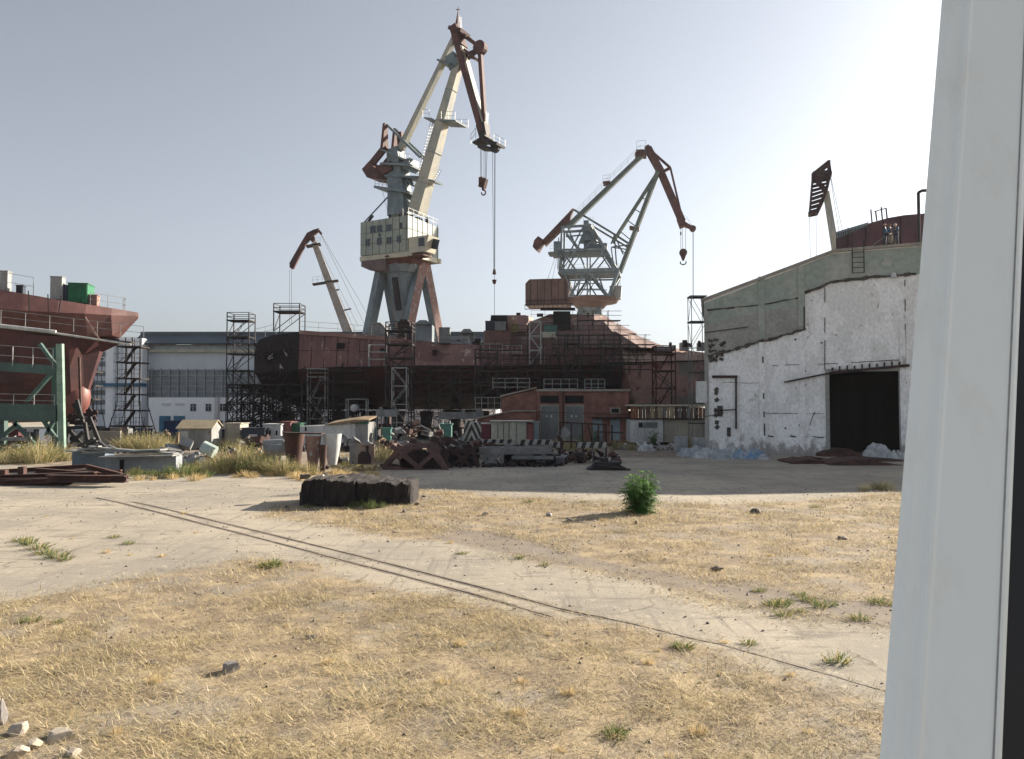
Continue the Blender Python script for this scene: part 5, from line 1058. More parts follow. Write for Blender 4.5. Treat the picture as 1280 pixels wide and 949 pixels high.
cabin('dark_container', 'dark blue grey container with a small white plate', 302, 331, 536, 560, 75, navy, 'container', extra=lambda t, ww, h: B('plate', white_paint, t, lambda m: m.box((.0, -.06, h * .62), (.8, .04, .35))))
cabin('white_box', 'pale grey box with dark holes right of the dark container', 329, 351, 531, 560, 76, white_paint, 'box', extra=lambda t, ww, h: B('hole', black_void, t, lambda m: [m.box((q, -.02, h * .65), (.18, .06, .45)) for q in (-.2, .45)]))
cabin('maroon_box', 'dull red box beside the green panelled hut', 351, 363, 528, 560, 77, M('dull_red', (.22, .08, .08), (.16, .06, .06), s=1), 'box')
cabin('green_panel_hut', 'small hut with green upper panel behind the cut pipe', 363, 375, 530, 560, 77.5, M('hut_green', (.04, .14, .09), s=1), 'hut')
cabin('grey_drum_box', 'grey metal box between the beige box and stern scaffolds', 266, 280, 538, 560, 80, steel_dark, 'box')
def lt(t, ww, h):
    B('window', black_void, t, lambda m: m.box((-ww / 2 + .9, -.02, h * .75), (.25, .06, .5)))
lw = thing('white_shed', 'long white walled shed with slanted wooden roof right of the green hut', 'shed', (W(412, 500, 76).x, 76, 0))
b = MB(); side(b, [(375, 562), (375, 533), (444, 530), (444, 562)], 76, 4); b.build('wall', white_paint, lw)
b = MB(); side(b, [(444.2, 562), (444.2, 529), (460, 528), (460, 562)], 76.1, 4); b.build('side_wall', tin_grey, lw)
b = MB(); b.prism([W(407, 530.5, 75.7), W(444, 524.8, 75.7), W(461, 524.5, 75.7), W(461, 526, 75.7), W(444, 528.3, 75.7), W(407, 531.6, 75.7)], (0, 4.6, .3)); b.build('roof', wood, lw)
b = MB(); side(b, [(444.5, 530), (444.5, 527), (461, 525.5), (461, 530)], 75.9, .15); b.build('green_fascia', bpy.data.materials['hut_green'], lw)
b = MB(); wq(b, 381, 534, 383, 539, 75.94, .1); b.build('window', black_void, lw)
gg = thing('cream_garage', 'cream painted metal garage with peeling gates beside the brick annex', 'garage', (W(630, 500, 79).x, 79, 0))
b = MB(); wq(b, 614, 528, 658, 556, 79, 4); b.build('wall', M('cream_gate', (.40, .39, .33), (.33, .33, .28), (.18, .12, .08), s=.8, thr3=.62, streak=3), gg)
b = MB(); [wq(b, q, 529, q + .5, 556, 78.95, .1) for q in (622, 629, 636, 645)]; b.build('gate_seam', steel_dark, gg)
b = MB(); wq(b, 659, 530, 666, 556, 79.1, 3.6); b.build('red_door', M('rose_red', (.22, .07, .07)), gg); b = MB(); wq(b, 612, 526, 667, 528, 78.8, 4.4); b.build('roof', tin_grey, gg)
cabin('pale_blue_booth', 'narrow pale blue booth against the left grey gate', 667, 674, 528, 556, 80, pale_blue, 'booth', .8)
cabin('maroon_kiosk', 'maroon kiosk with white roof behind the striped cone', 601, 613, 530, 556, 79.5, M('kiosk_maroon', (.12, .015, .03)), 'kiosk', 2, top=white_paint)
cabin('turquoise_booth', 'turquoise narrow booth at the foot of the scaffolds', 478, 488, 536, 556, 78, teal, 'booth', 1)
cabin('turquoise_tank', 'turquoise tank with two stubs left of the striped cone', 550, 564, 531, 541, 70, teal, 'tank', 1.2, extra=lambda t, ww, h: B('stub', white_paint, t, lambda m: [m.tube((q, .4, h), (q, .4, h + .35), .07, 8) for q in (-.3, .35)]))
cabin('blue_skip', 'dark blue low skip standing before the hall doors', 205, 219, 527, 556, 84, M('skip_blue', (.015, .05, .13)), 'skip', 2)
cabin('blue_skip', 'blue skip under the middle wheeled stair tower', 161, 180, 537, 556, 84, M('skip_blue2', (.02, .07, .16)), 'skip', 2)
cabin('blue_skip', 'flat dark blue skip near the red bulb', 121, 138, 536, 552, 86, navy, 'skip', 2)
b = MB(); wq(b, 108, 539, 150, 560, 74, .3); tag(b.build('concrete_wall', concrete), 'low weathered concrete wall section right of the bow cradle', 'wall')
b = MB(); wq(b, 138, 536, 160, 548, 80, 1); b.beam(W(138, 536, 79.8), W(160, 535, 79.8), .2); tag(b.build('grey_trough', steel_grey), 'long grey trough in front of the middle wheeled stair tower', 'trough')
for k_, (x0, x1, y0, y1, Y, mt, lab) in enumerate(((548, 604, 515, 524, 91, steel_grey, 'low grey machinery deck glimpsed under the hull'), (470, 496, 512, 521, 90.5, tin_grey, 'pale jumbled plate stack under the stair scaffold'))):
    b = MB(); wq(b, x0, y0, x1, y1, Y, 1.5); [wq(b, q, y1, q + 1, 550, Y + .2, .3) for q in (x0, x1 - 1)]; [wq(b, random.uniform(x0, x1 - 5), y0 - 3, random.uniform(x0, x1 - 5) + 4, y0, Y + .3, .5) for _ in range(5)]; tag(b.build('machine_deck', mt), lab, 'machinery')

# ============================================================ scrap in the yard
b = MB()   # grey blue box girders, left
GY = 47.5
gs = thing('girder_stack', 'stack of pale blue grey steel box girders with loose plates', 'girders', (W(155, 500, GY).x, GY, 0))
gblue = M('girder_grey', (.27, .30, .33), (.20, .22, .24), (.14, .10, .08), s=1, thr3=.66, rough=.6)
b = MB(); b.prism([W(131, 592, GY), W(220, 590, GY), W(220, 570, GY), W(131, 571.5, GY)], (0, .9, 0)); b.build('girder', gblue, gs)
b = MB(); b.prism([W(90, 584, GY + 2), W(131, 588, GY + 2), W(131, 566, GY + 2), W(90, 563, GY + 2)], (0, 1.2, 0)); b.build('girder', M('girder_blue', (.12, .17, .22), (.09, .12, .16), s=1), gs)
b = MB()
b.beam(W(130, 570.8, GY - .1), W(221, 569, GY - .1), 1.3, .07); b.beam(W(88, 563, GY + 1.6), W(150, 566, GY + 1.6), 1.2, .07); b.build('flange', tin_grey, gs)
b = MB()
for q in ((100, 561, 200, 566, .5), (112, 558, 165, 565, .3), (125, 560, 220, 567, .7), (150, 563, 135, 556, .3), (108, 566, 205, 562, .9), (92, 565, 125, 558, .3)): b.beam(W(q[0], q[1], GY + .8), W(q[2], q[3], GY + .3), q[4], .08)
b.build('loose_plate', tin_grey, gs); b = MB()
for q in ((98, 558, 118, 548), (108, 559, 122, 552), (140, 565, 124, 552), (104, 563, 160, 565)): b.beam(W(q[0], q[1], GY + 1.4), W(q[2], q[3], GY + 1.4), .3, .12)
b.build('dark_plate', steel_dark, gs); b = MB(); wq(b, 149.5, 575, 154, 592, GY - .06, .1); b.build('slot', black_void, gs)
rs = thing('rusty_beam_stack', 'flat stack of dark rusty beams lying at left yard edge', 'steel beams', (W(70, 500, 42).x, 41.5, 0))
for q in ((-60, 600, 120, 594, 41, .5), (5, 607, 160, 596, 40.2, .35), (-40, 592, 108, 583, 43, .3), (45, 588, 150, 596, 42, .35), (60, 598, 158, 599, 39.8, .5), (-30, 604, 90, 601, 40.6, .5), (20, 596, 152, 590, 42.4, .3), (108, 583, 152, 594, 41.5, .3)):
    b = MB(); p0, p1 = W(q[0], q[1], q[4]), W(q[2], q[3], q[4] - .3); 
    p0.z = max(p0.z, .12); p1.z = max(p1.z, .12)
    for e in (-1, 1): b.beam(p0 + Vector((0, 0, e * q[5] * .3)), p1 + Vector((0, 0, e * q[5] * .3)), q[5] * .8, .05)
    b.beam(p0, p1, .06, q[5] * .6); b.build('beam', rust, rs)
for px, py in ((5, 588), (28, 584)): b = MB(); p = W(px, py, 41); b.box((p.x, p.y, p.z / 2), (.3, .3, p.z + .05)); b.build('stake', rust, rs)
b = MB()   # the concrete and asphalt slab lump
a0, a1 = G(372, 632), G(518, 628)
lump = MB(); nx, ny_ = 64, 16
def lumpf():
    vs = []; Lx = a1.x - a0.x
    for j in range(ny_ + 1):
        v = j / ny_
        for i in range(nx + 1):
            u = i / nx; ang = v * PI
            hh = 1.02 - .18 * max(0, u - .55) / .45 - .35 * max(0, .06 - u) / .06
            yy = -math.cos(ang); zz = min(1, math.sin(ang) * 1.9); yy = max(-1, min(1, yy * 1.35))
            if u < .02 or u > .985: zz *= .72; yy *= .85
            wd = 1.25 + .35 * math.sin(u * 3.1)
            nsx = (vnoise(np.array([u * 30.]), np.array([v * 9.]), 1.5, 3)[0] - .5) * .22 + (vnoise(np.array([u * 90.]), np.array([v * 20.]), 1.2, 8)[0] - .5) * .14
            step = -.16 if .46 < u and yy < -.5 and zz > .5 else 0
            if 0.5 < u: wdn = .85
            else: wdn = 1.0
            vs.append((a0.x + Lx * u + nsx * .3, a0.y + 1.3 + yy * wd * (wdn if yy < 0 else 1) + nsx, max(-.05, hh * zz + nsx * (.6 if zz > .3 else .1) + step * .3)))
    fs = [(j * (nx + 1) + i, j * (nx + 1) + i + 1, (j + 1) * (nx + 1) + i + 1, (j + 1) * (nx + 1) + i) for j in range(ny_) for i in range(nx)]
    fs += [tuple(j * (nx + 1) for j in range(ny_ + 1)), tuple(j * (nx + 1) + nx for j in range(ny_, -1, -1))]
    lump.add(vs, fs)
lumpf(); tag(lump.build('asphalt_lump', M('tarry_lump', (.018, .015, .016), (.03, .025, .024), (.07, .055, .045), s=2.2, thr3=.62, rough=.95, bump=.5, fine=.25, bs=.05)), 'long dark lump of broken asphalt slab lying on the yard', 'slab')
# cut pipes
def half_pipe(mb, c, r0, r1, z0, z1, a0_, a1_, th=.04, n=18):
    vi = []; 
    for z_, r_ in ((z0, r0), (z1, r1)):
        for rr in (r_, r_ - th):
            vi += [(c[0] + rr * math.cos(a0_ + (a1_ - a0_) * k / n), c[1] + rr * math.sin(a0_ + (a1_ - a0_) * k / n), z_) for k in range(n + 1)]
    m = n + 1; fs = []
    for k in range(n): fs += [(k, k + 1, 2 * m + k + 1, 2 * m + k), (m + k, 3 * m + k, 3 * m + k + 1, m + k + 1), (2 * m + k, 2 * m + k + 1, 3 * m + k + 1, 3 * m + k), (k, m + k, m + k + 1, k + 1)]
    mb.add(vi, fs + [(0, 2 * m, 3 * m, m), (n, m + n, 3 * m + n, 2 * m + n)])
PY = 49.0
cp_ = thing('cut_pipe', 'big rusty cut pipe sections standing upright in dry weeds', 'pipe', (W(382, 500, PY).x, PY, 0))
for (px, w_, yt, yb_, Y, mt) in ((368, 26, 542, 583, PY + .6, rust), (392, 20, 545, 586, PY, leg_rust), (404, 11, 556, 590, PY - .6, rust)):
    b = MB(); c = W(px, 500, Y); r_ = w_ * Y / F / 2; half_pipe(b, (c.x, c.y), r_ * .55, r_, 0, zat(yt, Y), R(-170), R(40)); b.build('pipe_shell', mt, cp_, recalc=False)
b = MB(); b.beam(W(355, 541, PY - .2), W(404, 542, PY - .2), .9, .08); b.build('cover_plate', rust_dark, cp_)
b = MB(); c = W(416, 500, PY + .3); half_pipe(b, (c.x, c.y), .28, .5, 0.35, zat(556, PY), R(-180), R(60)); half_pipe(b, (c.x, c.y), .5, .56, zat(556, PY), zat(542.5, PY), R(-180), R(60)); tag(b.build('white_funnel', white_paint, recalc=False), 'white painted funnel shaped pipe end right of the rusty pipes', 'pipe')
for (px, w_, yt, yb_, Y, mt, lab) in ((442, 10, 555, 580, 49, steel_grey, 'dark grey upright plate left of the rust stained plate'), ):
    b = MB(); wq(b, px - 5, yt, px + 5, yb_, Y, .12); b.box((W(px, 500, Y).x, Y + .3, zat(yb_, Y) + .1), (.5, .7, .15)); b.box((W(px, 500, Y).x, Y - .02, zat(568, Y)), (.08, .06, 1.2)); tag(b.build('steel_plate', mt), lab, 'plate')
b = MB(); wq(b, 447, 555, 468, 580.5, 48.5, .1); t = thing('stained_plate', 'square steel plate with a dark rust stain standing in weeds', 'plate', (W(457, 500, 48.5).x, 48.5, 0)); b.build('plate', M('stained', (.26, .21, .17), (.19, .13, .10), (.1, .05, .04), s=1.2, thr3=.55), t)
b = MB(); b.prism([W(x_, y_, 48.44) for x_, y_ in ((447.5, 580), (447.5, 569), (452, 564), (457, 565), (458, 560), (456, 558), (461, 557), (460, 564), (464, 572), (463, 580))], (0, .04, 0)); b.build('stain', rust_dark, t)
# rust trusses
def truss(name, lab, segs, Y, mt=rust_dark, w_=.2, dep=1.6, cross=5):
    xs = [s_[0] for s_ in segs] + [s_[2] for s_ in segs]; t = thing(name, lab, 'steel truss', (W(sum(xs) / len(xs), 500, Y).x, Y, 0))
    pts = []
    for e in (0, dep):
        b = MB()
        for s_ in segs: b.beam(W(s_[0], s_[1], Y) + Vector((0, e, 0)), W(s_[2], s_[3], Y) + Vector((0, e, 0)), w_, w_ * 1.2)
        b.build('side_frame', mt, t)
    pts = [W(s_[0], s_[1], Y) for s_ in segs]; b = MB()
    for p in pts[:cross]: b.beam(p, p + Vector((0, dep, 0)), w_ * .8)
    b.build('cross_bar', mt, t); return t
tm = M('truss_rust', (.13, .07, .065), (.08, .045, .045), (.2, .13, .11), s=1.5, fine=.2)
truss('rusty_truss', 'rusty X braced steel frame tipped on its side by the shaded road', [(479, 584, 500, 560), (500, 560, 540, 557), (479, 584, 520, 590), (520, 590, 560, 590), (490, 557, 530, 590), (535, 560, 562, 592), (516, 590, 548, 562), (498, 573, 514, 560), (540, 557, 560, 590)], 50, tm, .22, 1.8, 8)
b = MB()
for k in range(9): b.beam(W(500 + k * 7, 562 + (k % 2) * 4, 51), W(506 + k * 6, 590, 50.6), .5, .06)
b.prism([W(505, 590, 51.5), W(555, 590, 51.5), W(548, 566, 51.5), (W(512, 563, 51.5))], (0, .1, 0)); tag(b.build('rusty_plates', rust_dark), 'dark leaning rusty plates packed inside the tipped truss', 'plates')
truss('rusty_truss', 'smaller rusty girder heap with diagonal bars right of the tipped frame', [(556, 566, 590, 562), (562, 584, 596, 560), (560, 560, 590, 584), (575, 585, 585, 565), (572, 556, 552, 548), (590, 560, 598, 586), (540, 548, 562, 572)], 52, rust_dark, .16, 1.4, 6)
b = MB()
for k in range(8): b.beam(W(568 + k * 3, 578 - k, 53), W(574 + k * 3, 586 - k * .8, 52.7), .28, .08)
b.prism([W(558, 587, 53.5), W(596, 586, 53.5), W(596, 566, 53.5), W(560, 566, 53.5)], (0, .3, 0)); tag(b.build('rib_stack', steel_dark), 'black stack of curved ribs in shade of the girder heap', 'ribs')
trl = truss('flatbed_trailer', 'grey flat trailer frame on wheels in the shade beneath the striped beam', [(600, 562, 690, 561), (600, 566, 690, 565), (606, 565, 624, 584), (624, 566, 606, 582), (606, 562, 606, 585), (628, 562, 628, 584), (640, 572, 692, 572)], 53, steel_grey, .2, 2.0, 7)
b = MB()
for px in (633, 637, 672, 688): p = G(px, 583); b.tube((p.x, 53, .42), (p.x, 53.35, .42), .42, 16); b.tube((p.x, 52.97, .42), (p.x, 53, .42), .18, 10)
b.build('wheel', black_void, trl)
b = MB(); wq(b, 640, 572, 706, 582, 53.6, 1.6); b.prism([W(700, 582, 53.6), W(706, 582, 53.6), W(694, 588, 53.2), (W(690, 586, 53.2))], (0, 1.2, 0)); tag(b.build('flat_bogie', M('bogie_grey', (.10, .10, .11), (.07, .07, .08))), 'long flat grey bogie body under the second striped beam', 'bogie')
# striped cone and hazard beams
def stripes(name, ang, sc):
    m = bpy.data.materials.new(name); m.use_nodes = True; t = m.node_tree; bs = t.nodes['Principled BSDF']; bs.inputs['Roughness'].default_value = .7
    tc = t.nodes.new('ShaderNodeTexCoord'); sx = t.nodes.new('ShaderNodeSeparateXYZ'); lnk(t, tc.outputs['Object'], sx.inputs[0])
    ab = t.nodes.new('ShaderNodeMath'); ab.operation = 'ABSOLUTE' if name == 'chevron_paint' else 'ADD'; ab.inputs[1].default_value = 0 if name == 'chevron_paint' else 50
    lnk(t, sx.outputs[0], ab.inputs[0]); mu = t.nodes.new('ShaderNodeMath'); mu.operation = 'MULTIPLY_ADD'; mu.inputs[1].default_value = ang; lnk(t, sx.outputs[2], mu.inputs[0]); lnk(t, ab.outputs[0], mu.inputs[2])
    q = t.nodes.new('ShaderNodeMath'); q.operation = 'MULTIPLY'; q.inputs[1].default_value = sc; lnk(t, mu.outputs[0], q.inputs[0]); fr_ = t.nodes.new('ShaderNodeMath'); fr_.operation = 'FRACT'; lnk(t, q.outputs[0], fr_.inputs[0])
    gt = t.nodes.new('ShaderNodeMath'); gt.operation = 'GREATER_THAN'; gt.inputs[1].default_value = .5; lnk(t, fr_.outputs[0], gt.inputs[0])
    mx = t.nodes.new('ShaderNodeMix'); mx.data_type = 'RGBA'; mx.inputs[6].default_value = (.02, .02, .022, 1); mx.inputs[7].default_value = (.38, .37, .34, 1); lnk(t, gt.outputs[0], mx.inputs['Factor'])
    nz = t.nodes.new('ShaderNodeTexNoise'); nz.inputs['Scale'].default_value = 3; nz.inputs['Detail'].default_value = 8; lnk(t, tc.outputs['Object'], nz.inputs['Vector'])
    mr = t.nodes.new('ShaderNodeMapRange'); mr.inputs[1].default_value = .3; mr.inputs[2].default_value = .65; mr.inputs[3].default_value = .55; lnk(t, nz.outputs['Fac'], mr.inputs[0])
    vm = t.nodes.new('ShaderNodeVectorMath'); vm.operation = 'SCALE'; lnk(t, mx.outputs[2], vm.inputs[0]); lnk(t, mr.outputs[0], vm.inputs['Scale']); lnk(t, vm.outputs[0], bs.inputs['Base Color'])
    return m
chev = stripes('chevron_paint', .45, 2.6); haz = stripes('hazard_paint', -.35, 1.7)
b = MB(); Yc = 60
b.loft([[W(x_, y_, Yc) + Vector((0, e, 0)) for x_, e in ((a_, 0), (c_, 0), (c_, dd), (a_, dd))] for (a_, c_, y_, dd) in ((578, 601, 551, 1.6), (581, 600.5, 528, 1.4))]); b.beam(W(585, 527.5, Yc + .5), W(594, 525.5, Yc + .5), .5, .15)
tag(b.build('striped_block', chev), 'black and white chevron striped steel block in the scrap heap', 'block')
hb = thing('striped_beam', 'low black and white striped beam beside the chevron block', 'beam', (W(616, 500, 58).x, 58, 0)); b = MB(); wq(b, 594, 549.5, 644, 554.3, 58, .5); b.build('beam', haz, hb); b = MB(); [wq(b, q, 555, q + 1.5, 577, 58.2, .2) for q in (597, 618, 640)]; b.build('foot', steel_grey, hb)
hb = thing('striped_beam', 'striped beam behind the rusty gallows frame and white diamond plate', 'beam', (W(673, 500, 57).x, 57, 0)); b = MB(); wq(b, 652, 550, 690, 556, 57, .5); wq(b, 690.2, 553, 700, 560, 56.6, .4); b.build('beam', haz, hb); b = MB(); [wq(b, q, 556, q + 1.5, 577, 57.2, .2) for q in (655, 672, 688)]; b.build('foot', steel_grey, hb)
hb = thing('striped_beam', 'dark toned striped beam left of the flat black bogie', 'beam', (W(740, 500, 56).x, 56, 0)); b = MB(); wq(b, 720, 553, 758, 560, 56, .5); b.build('beam', haz, hb); b = MB(); [wq(b, q, 560, q + 1.5, 578, 56.1, .2) for q in (722, 740, 755)]; b.build('foot', steel_grey, hb)
gl = thing('gallows_frame', 'thin rusty pipe frame standing before the brick building', 'frame', (W(725, 500, 60).x, 60, 0))
b = MB()
for q in ((700, 528, 758, 531), (700, 528, 702, 575), (728, 529, 729, 572), (757, 531, 758, 574), (714, 530, 714, 560), (735, 531, 742, 560), (745, 540, 780, 541), (765, 531, 765, 551), (748, 531, 748, 560)): b.beam(W(*q[:2], 60), W(*q[2:], 60), .12)
for q in ((700, 552, 758, 553), (700, 528, 704, 575)): b.beam(W(*q[:2], 61.5), W(*q[2:], 61.5), .10)
b.build('pipe', rust_dark, gl); b = MB(); p = W(705, 542, 59.8); b.box(p, (.75, .06, .75), 0, 0, PI / 4); b.build('diamond_plate', tin_grey, gl)
b = MB(); wq(b, 699, 535, 701, 545, 59.5, .2); wq(b, 697, 553, 703, 575, 59.5, .25); b.beam(W(697, 545, 59.5), W(704, 556, 59.5), .2); tag(b.build('machine_column', rust_dark), 'dark rusty machine column left of the diamond plate', 'column')
b = MB(); p = W(757, 578, 50); 
b.loft([[Vector((p.x + sx_ * (2.0 if z_ < .2 else 1.2), 49.6 + dy_, z_)) for sx_, dy_ in ((-.6, 0), (.75, 0), (.75, 1.2), (-.6, 1.2))] for z_ in (.02, .3, .5)]); b.box((p.x - .1, 50, .6), (.5, .5, .3)); b.beam((p.x - .9, 49.7, .35), (p.x + 1.5, 49.5, .06), .4, .06)
tag(b.build('black_hatch', steel_dark), 'low black steel hatch lying on the shaded road', 'hatch')
# machinery heap: pipes, valves, small boxes between striped block and brick annex
mats_ = [rust, rust_dark, steel_grey, tin_grey, teal, white_paint, crane_blue]
def heap(name, lab, x0, x1, y0, y1, Y, n, seed, mts, sz=(.15, .7), cat='scrap', dep=3):
    """one pile of interlocked scrap, each material one part"""
    rr = random.Random(seed); t = thing(name, lab, cat, (W((x0 + x1) / 2, 500, Y).x, Y, 0)); ms = [MB() for _ in mts]
    for k in range(n):
        u = rr.uniform(0, 1); px = x0 + (x1 - x0) * u; top = y0 + (y1 - y0) * rr.random() ** .6 * .95 + (y1 - y0) * .25 * abs(2 * u - 1)
        yy = Y + rr.uniform(-.3, dep); p = W(px, min(top, y1 - 1), yy); p.z = max(p.z, .08); m = ms[rr.randrange(len(ms))]; s_ = rr.uniform(*sz); kind = rr.random()
        if kind < .35: m.box(p, (s_ * 1.3, s_, s_ * .7), rr.uniform(0, 3), rr.uniform(-.5, .5), rr.uniform(-.5, .5))
        elif kind < .6: d_ = Vector((rr.uniform(-1, 1), rr.uniform(-.6, .6), rr.uniform(-.5, .7))) * s_ * 2.2; m.beam(p - d_ / 2, p + d_ / 2, .09, .12)
        elif kind < .8: d_ = Vector((rr.uniform(-1, 1), rr.uniform(-1, 1), rr.uniform(-.3, .3))).normalized() * s_; m.tube(p, p + d_, s_ * .35, 10)
        else: m.prism([p + Vector((rr.uniform(-s_, s_), rr.uniform(-.2, .2), rr.uniform(-s_, s_) * .8)) for _ in range(4)], (0, .05, 0))
    for m, mt in zip(ms, mts):
        if m.v: m.build('scrap_piece', mt, t)
    return t
heap('scrap_heap', 'jumbled heap of pipes and valves left of the turquoise tank', 488, 552, 526, 556, 66, 60, 1, [rust_dark, steel_grey, tin_grey, rust])
heap('scrap_heap', 'rusty scrap heap between turquoise tank and striped block', 552, 584, 538, 560, 62, 45, 2, [rust_dark, rust, steel_grey, white_paint])
heap('scrap_heap', 'light scrap and pipe heap under the first striped beam', 590, 650, 554, 572, 57, 60, 3, [tin_grey, steel_grey, rust_dark, cream], (.12, .5))
heap('scrap_heap', 'low scrap heap around the second striped beam', 650, 705, 556, 574, 56, 45, 4, [steel_dark, steel_grey, rust_dark, tin_grey], (.12, .5))
heap('scrap_heap', 'dark red scrap heap right of grey cloth covered crate', 252, 300, 555, 588, 52, 55, 5, [M('dark_crimson', (.09, .012, .02)), rust_dark, steel_dark, white_paint], (.2, .8))
heap('scrap_heap', 'rubble and timber heap in front of the dark container', 300, 352, 546, 572, 58, 60, 6, [wood, rust, tin_grey, concrete], (.2, .8))
heap('scrap_heap', 'broken grey boards heap below the gable shed', 205, 250, 552, 590, 54, 50, 7, [steel_grey, concrete, tin_grey, steel_dark], (.25, 1.0))
heap('scrap_heap', 'low rusty heap beside weeds left of tipped truss', 468, 492, 548, 566, 60, 30, 8, [rust, wood, rust_dark], (.2, .6))
heap('scrap_heap', 'dark machinery heap under the left end of hull', 380, 470, 548, 562, 70, 40, 9, [steel_dark, rust_dark, steel_grey], (.2, .8))
heap('rubble_strip', 'pale rubble strip with rags in front of the tin shed row', 760, 862, 552, 566, 72, 70, 10, [concrete, tin_grey, rust, white_paint], (.15, .6), 'rubble', 6)
heap('rubble_strip', 'brown rubble strip before the brick gates', 645, 760, 550, 562, 76, 60, 11, [concrete, rust, wood, steel_dark], (.15, .5), 'rubble', 6)
heap('scrap_heap', 'dark scrap on the ground beneath the left ship', 0, 80, 540, 562, 70, 45, 12, [steel_dark, rust_dark, steel_grey, white_paint], (.2, .8))
heap('scrap_heap', 'mixed scrap around the wheeled stair tower feet', 120, 205, 540, 556, 80, 50, 13, [steel_dark, navy, steel_grey, rust_dark], (.2, .9))
heap('scrap_heap', 'dark rod and pipe heap around the gallows frame foot', 700, 772, 562, 580, 55, 50, 14, [rust_dark, steel_dark, rust], (.15, .6))
heap('scrap_heap', 'tangle of thin rusty rods over the tipped truss', 505, 600, 546, 572, 54, 60, 15, [rust, rust_dark, tin_grey], (.12, .5), dep=2)
heap('scrap_heap', 'dark low scrap along the road edge under the flat bogie', 596, 705, 574, 588, 52.4, 45, 16, [steel_dark, rust_dark, black_void], (.12, .45), dep=1)  # black pieces added to deepen the shaded band under the trailer
heap('scrap_heap', 'dark scrap in the weeds between cut pipes and tipped truss', 405, 482, 566, 586, 51, 26, 17, [rust_dark, rust, steel_grey], (.12, .4), dep=2)
b = MB(); wq(b, 352, 552, 366, 562, 50, 1); b.tube(W(330, 556, 52), W(356, 555, 52), .33, 12); b.tube(W(334, 563, 51.6), W(360, 562, 51.6), .4, 12); tag(b.build('pale_cylinder', tin_grey), 'pair of pale fallen cylinders left of the cut pipes', 'cylinder')
b = MB(); p = W(263, 560, 51); b.tube(p + Vector((-.5, 0, .1)), p + Vector((.3, 0, -.3)), .4, 14); tag(b.build('white_barrel', M('mint_barrel', (.42, .52, .50))), 'small pale mint barrel tipped on the dark red scrap', 'barrel')
ch = thing('timber_pile', 'pile of sunlit pale timber trestles near the dark container', 'timber', (W(336, 500, 60).x, 60, 0))
for k in range(12): b = MB(); x_ = 322 + k * 2.6; b.beam(W(x_, 551 + (k % 3), 60 + .2 * (k % 4)), W(x_ + 14 - k * .3, 567 + (k % 2) * 2, 59.5), .18, .14); b.build('timber', wood, ch)
b = MB(); b.prism([W(326, 552, 60.8), W(350, 556, 60.8), W(356, 566, 60.2), W(326, 568, 60.2)], (0, .5, 0)); b.build('board', wood, ch)

# ============================================================ crumpled sheets, bags, plates before the hangar
def crumple(name, lab, cx_, cy_, sx_, sy_, h, mt, cat, seed, n=18, rz=0, z0=0):
    b = MB(); xs = np.linspace(-1, 1, n); X, Y_ = np.meshgrid(xs, xs); r_ = np.maximum(np.abs(X), np.abs(Y_))
    z = h * .8 * np.clip(1 - r_ ** 3.5, 0, 1) * (.25 + 1.2 * vnoise(X * 3 + seed * 7.3, Y_ * 3 + 20, 1.0, seed)) + .35 * h * (vnoise(X * 9 + 40, Y_ * 9 + 60, 1.0, seed + 1) - .5) * (r_ < .98)
    jx = 1 + .18 * (vnoise(X * 4 + 80, Y_ * 4 + 10, 1.0, seed + 4) - .5); ca, sa = math.cos(rz), math.sin(rz)
    vs = [(cx_ + (x_ * sx_ * ca - y_ * sy_ * sa) * j_, cy_ + (x_ * sx_ * sa + y_ * sy_ * ca) * j_, z0 + max(z_, 0) - .02) for x_, y_, z_, j_ in zip(X.ravel(), Y_.ravel(), z.ravel(), jx.ravel())]
    fs = [(j * n + i, j * n + i + 1, (j + 1) * n + i + 1, (j + 1) * n + i) for j in range(n - 1) for i in range(n - 1)] 
    b.add(vs, fs); rim = [i for i in range(n)] + [j * n + n - 1 for j in range(1, n)] + [(n - 1) * n + i for i in range(n - 2, -1, -1)] + [j * n for j in range(n - 2, 0, -1)]
    b.f.append(tuple(rim)); return tag(b.build(name, mt), lab, cat)
wcloth = M('white_sheeting', (.50, .52, .53), (.30, .31, .32), s=2, rough=.5); bcloth = M('blue_sheeting', (.10, .24, .40), (.34, .38, .41), s=1.6, rough=.5); gcloth = M('grey_sheeting', (.36, .39, .41), (.26, .28, .30), s=2)
bagl = ['white', 'grey', 'pale', 'dusty']
for k, (px, py, w_, h_, mt, lab) in enumerate(((868, 570, 2.2, .8, gcloth, 'grey crumpled sheeting heap at the left end of the rubbish line'), (884, 572, 1.8, .9, wcloth, 'white crumpled sheeting mound under the holed wall'), (900, 573, 2.0, .7, gcloth, 'grey dusty sheeting beside the white mound'), (915, 571, 1.6, .9, wcloth, 'white sheeting pile below the rusty door frame'), (930, 573, 1.5, .7, bcloth, 'blue and white plastic sheeting heap at the hangar wall'), (944, 572, 1.2, .9, bcloth, 'bright blue plastic heap by the right end of the rubbish line'), (955, 574, .8, .4, wcloth, 'small white rag beside the bright blue plastic'), (805, 563, 1.6, .8, wcloth, 'pale sheeting mound on the rubble left of the bags'),
        (1097, 571, 1.7, 1.25, wcloth, 'tall white cloth covered mound in front of the dark doorway'), (1122, 573, 1.1, .7, wcloth, 'white cloth bundle beside the window frame edge'))):
    g_ = G(px, py); crumple('sheeting_heap', lab, g_.x, g_.y, w_ * .62, w_ * .5, h_, mt, 'sheeting', k + 3, rz=k * .7)
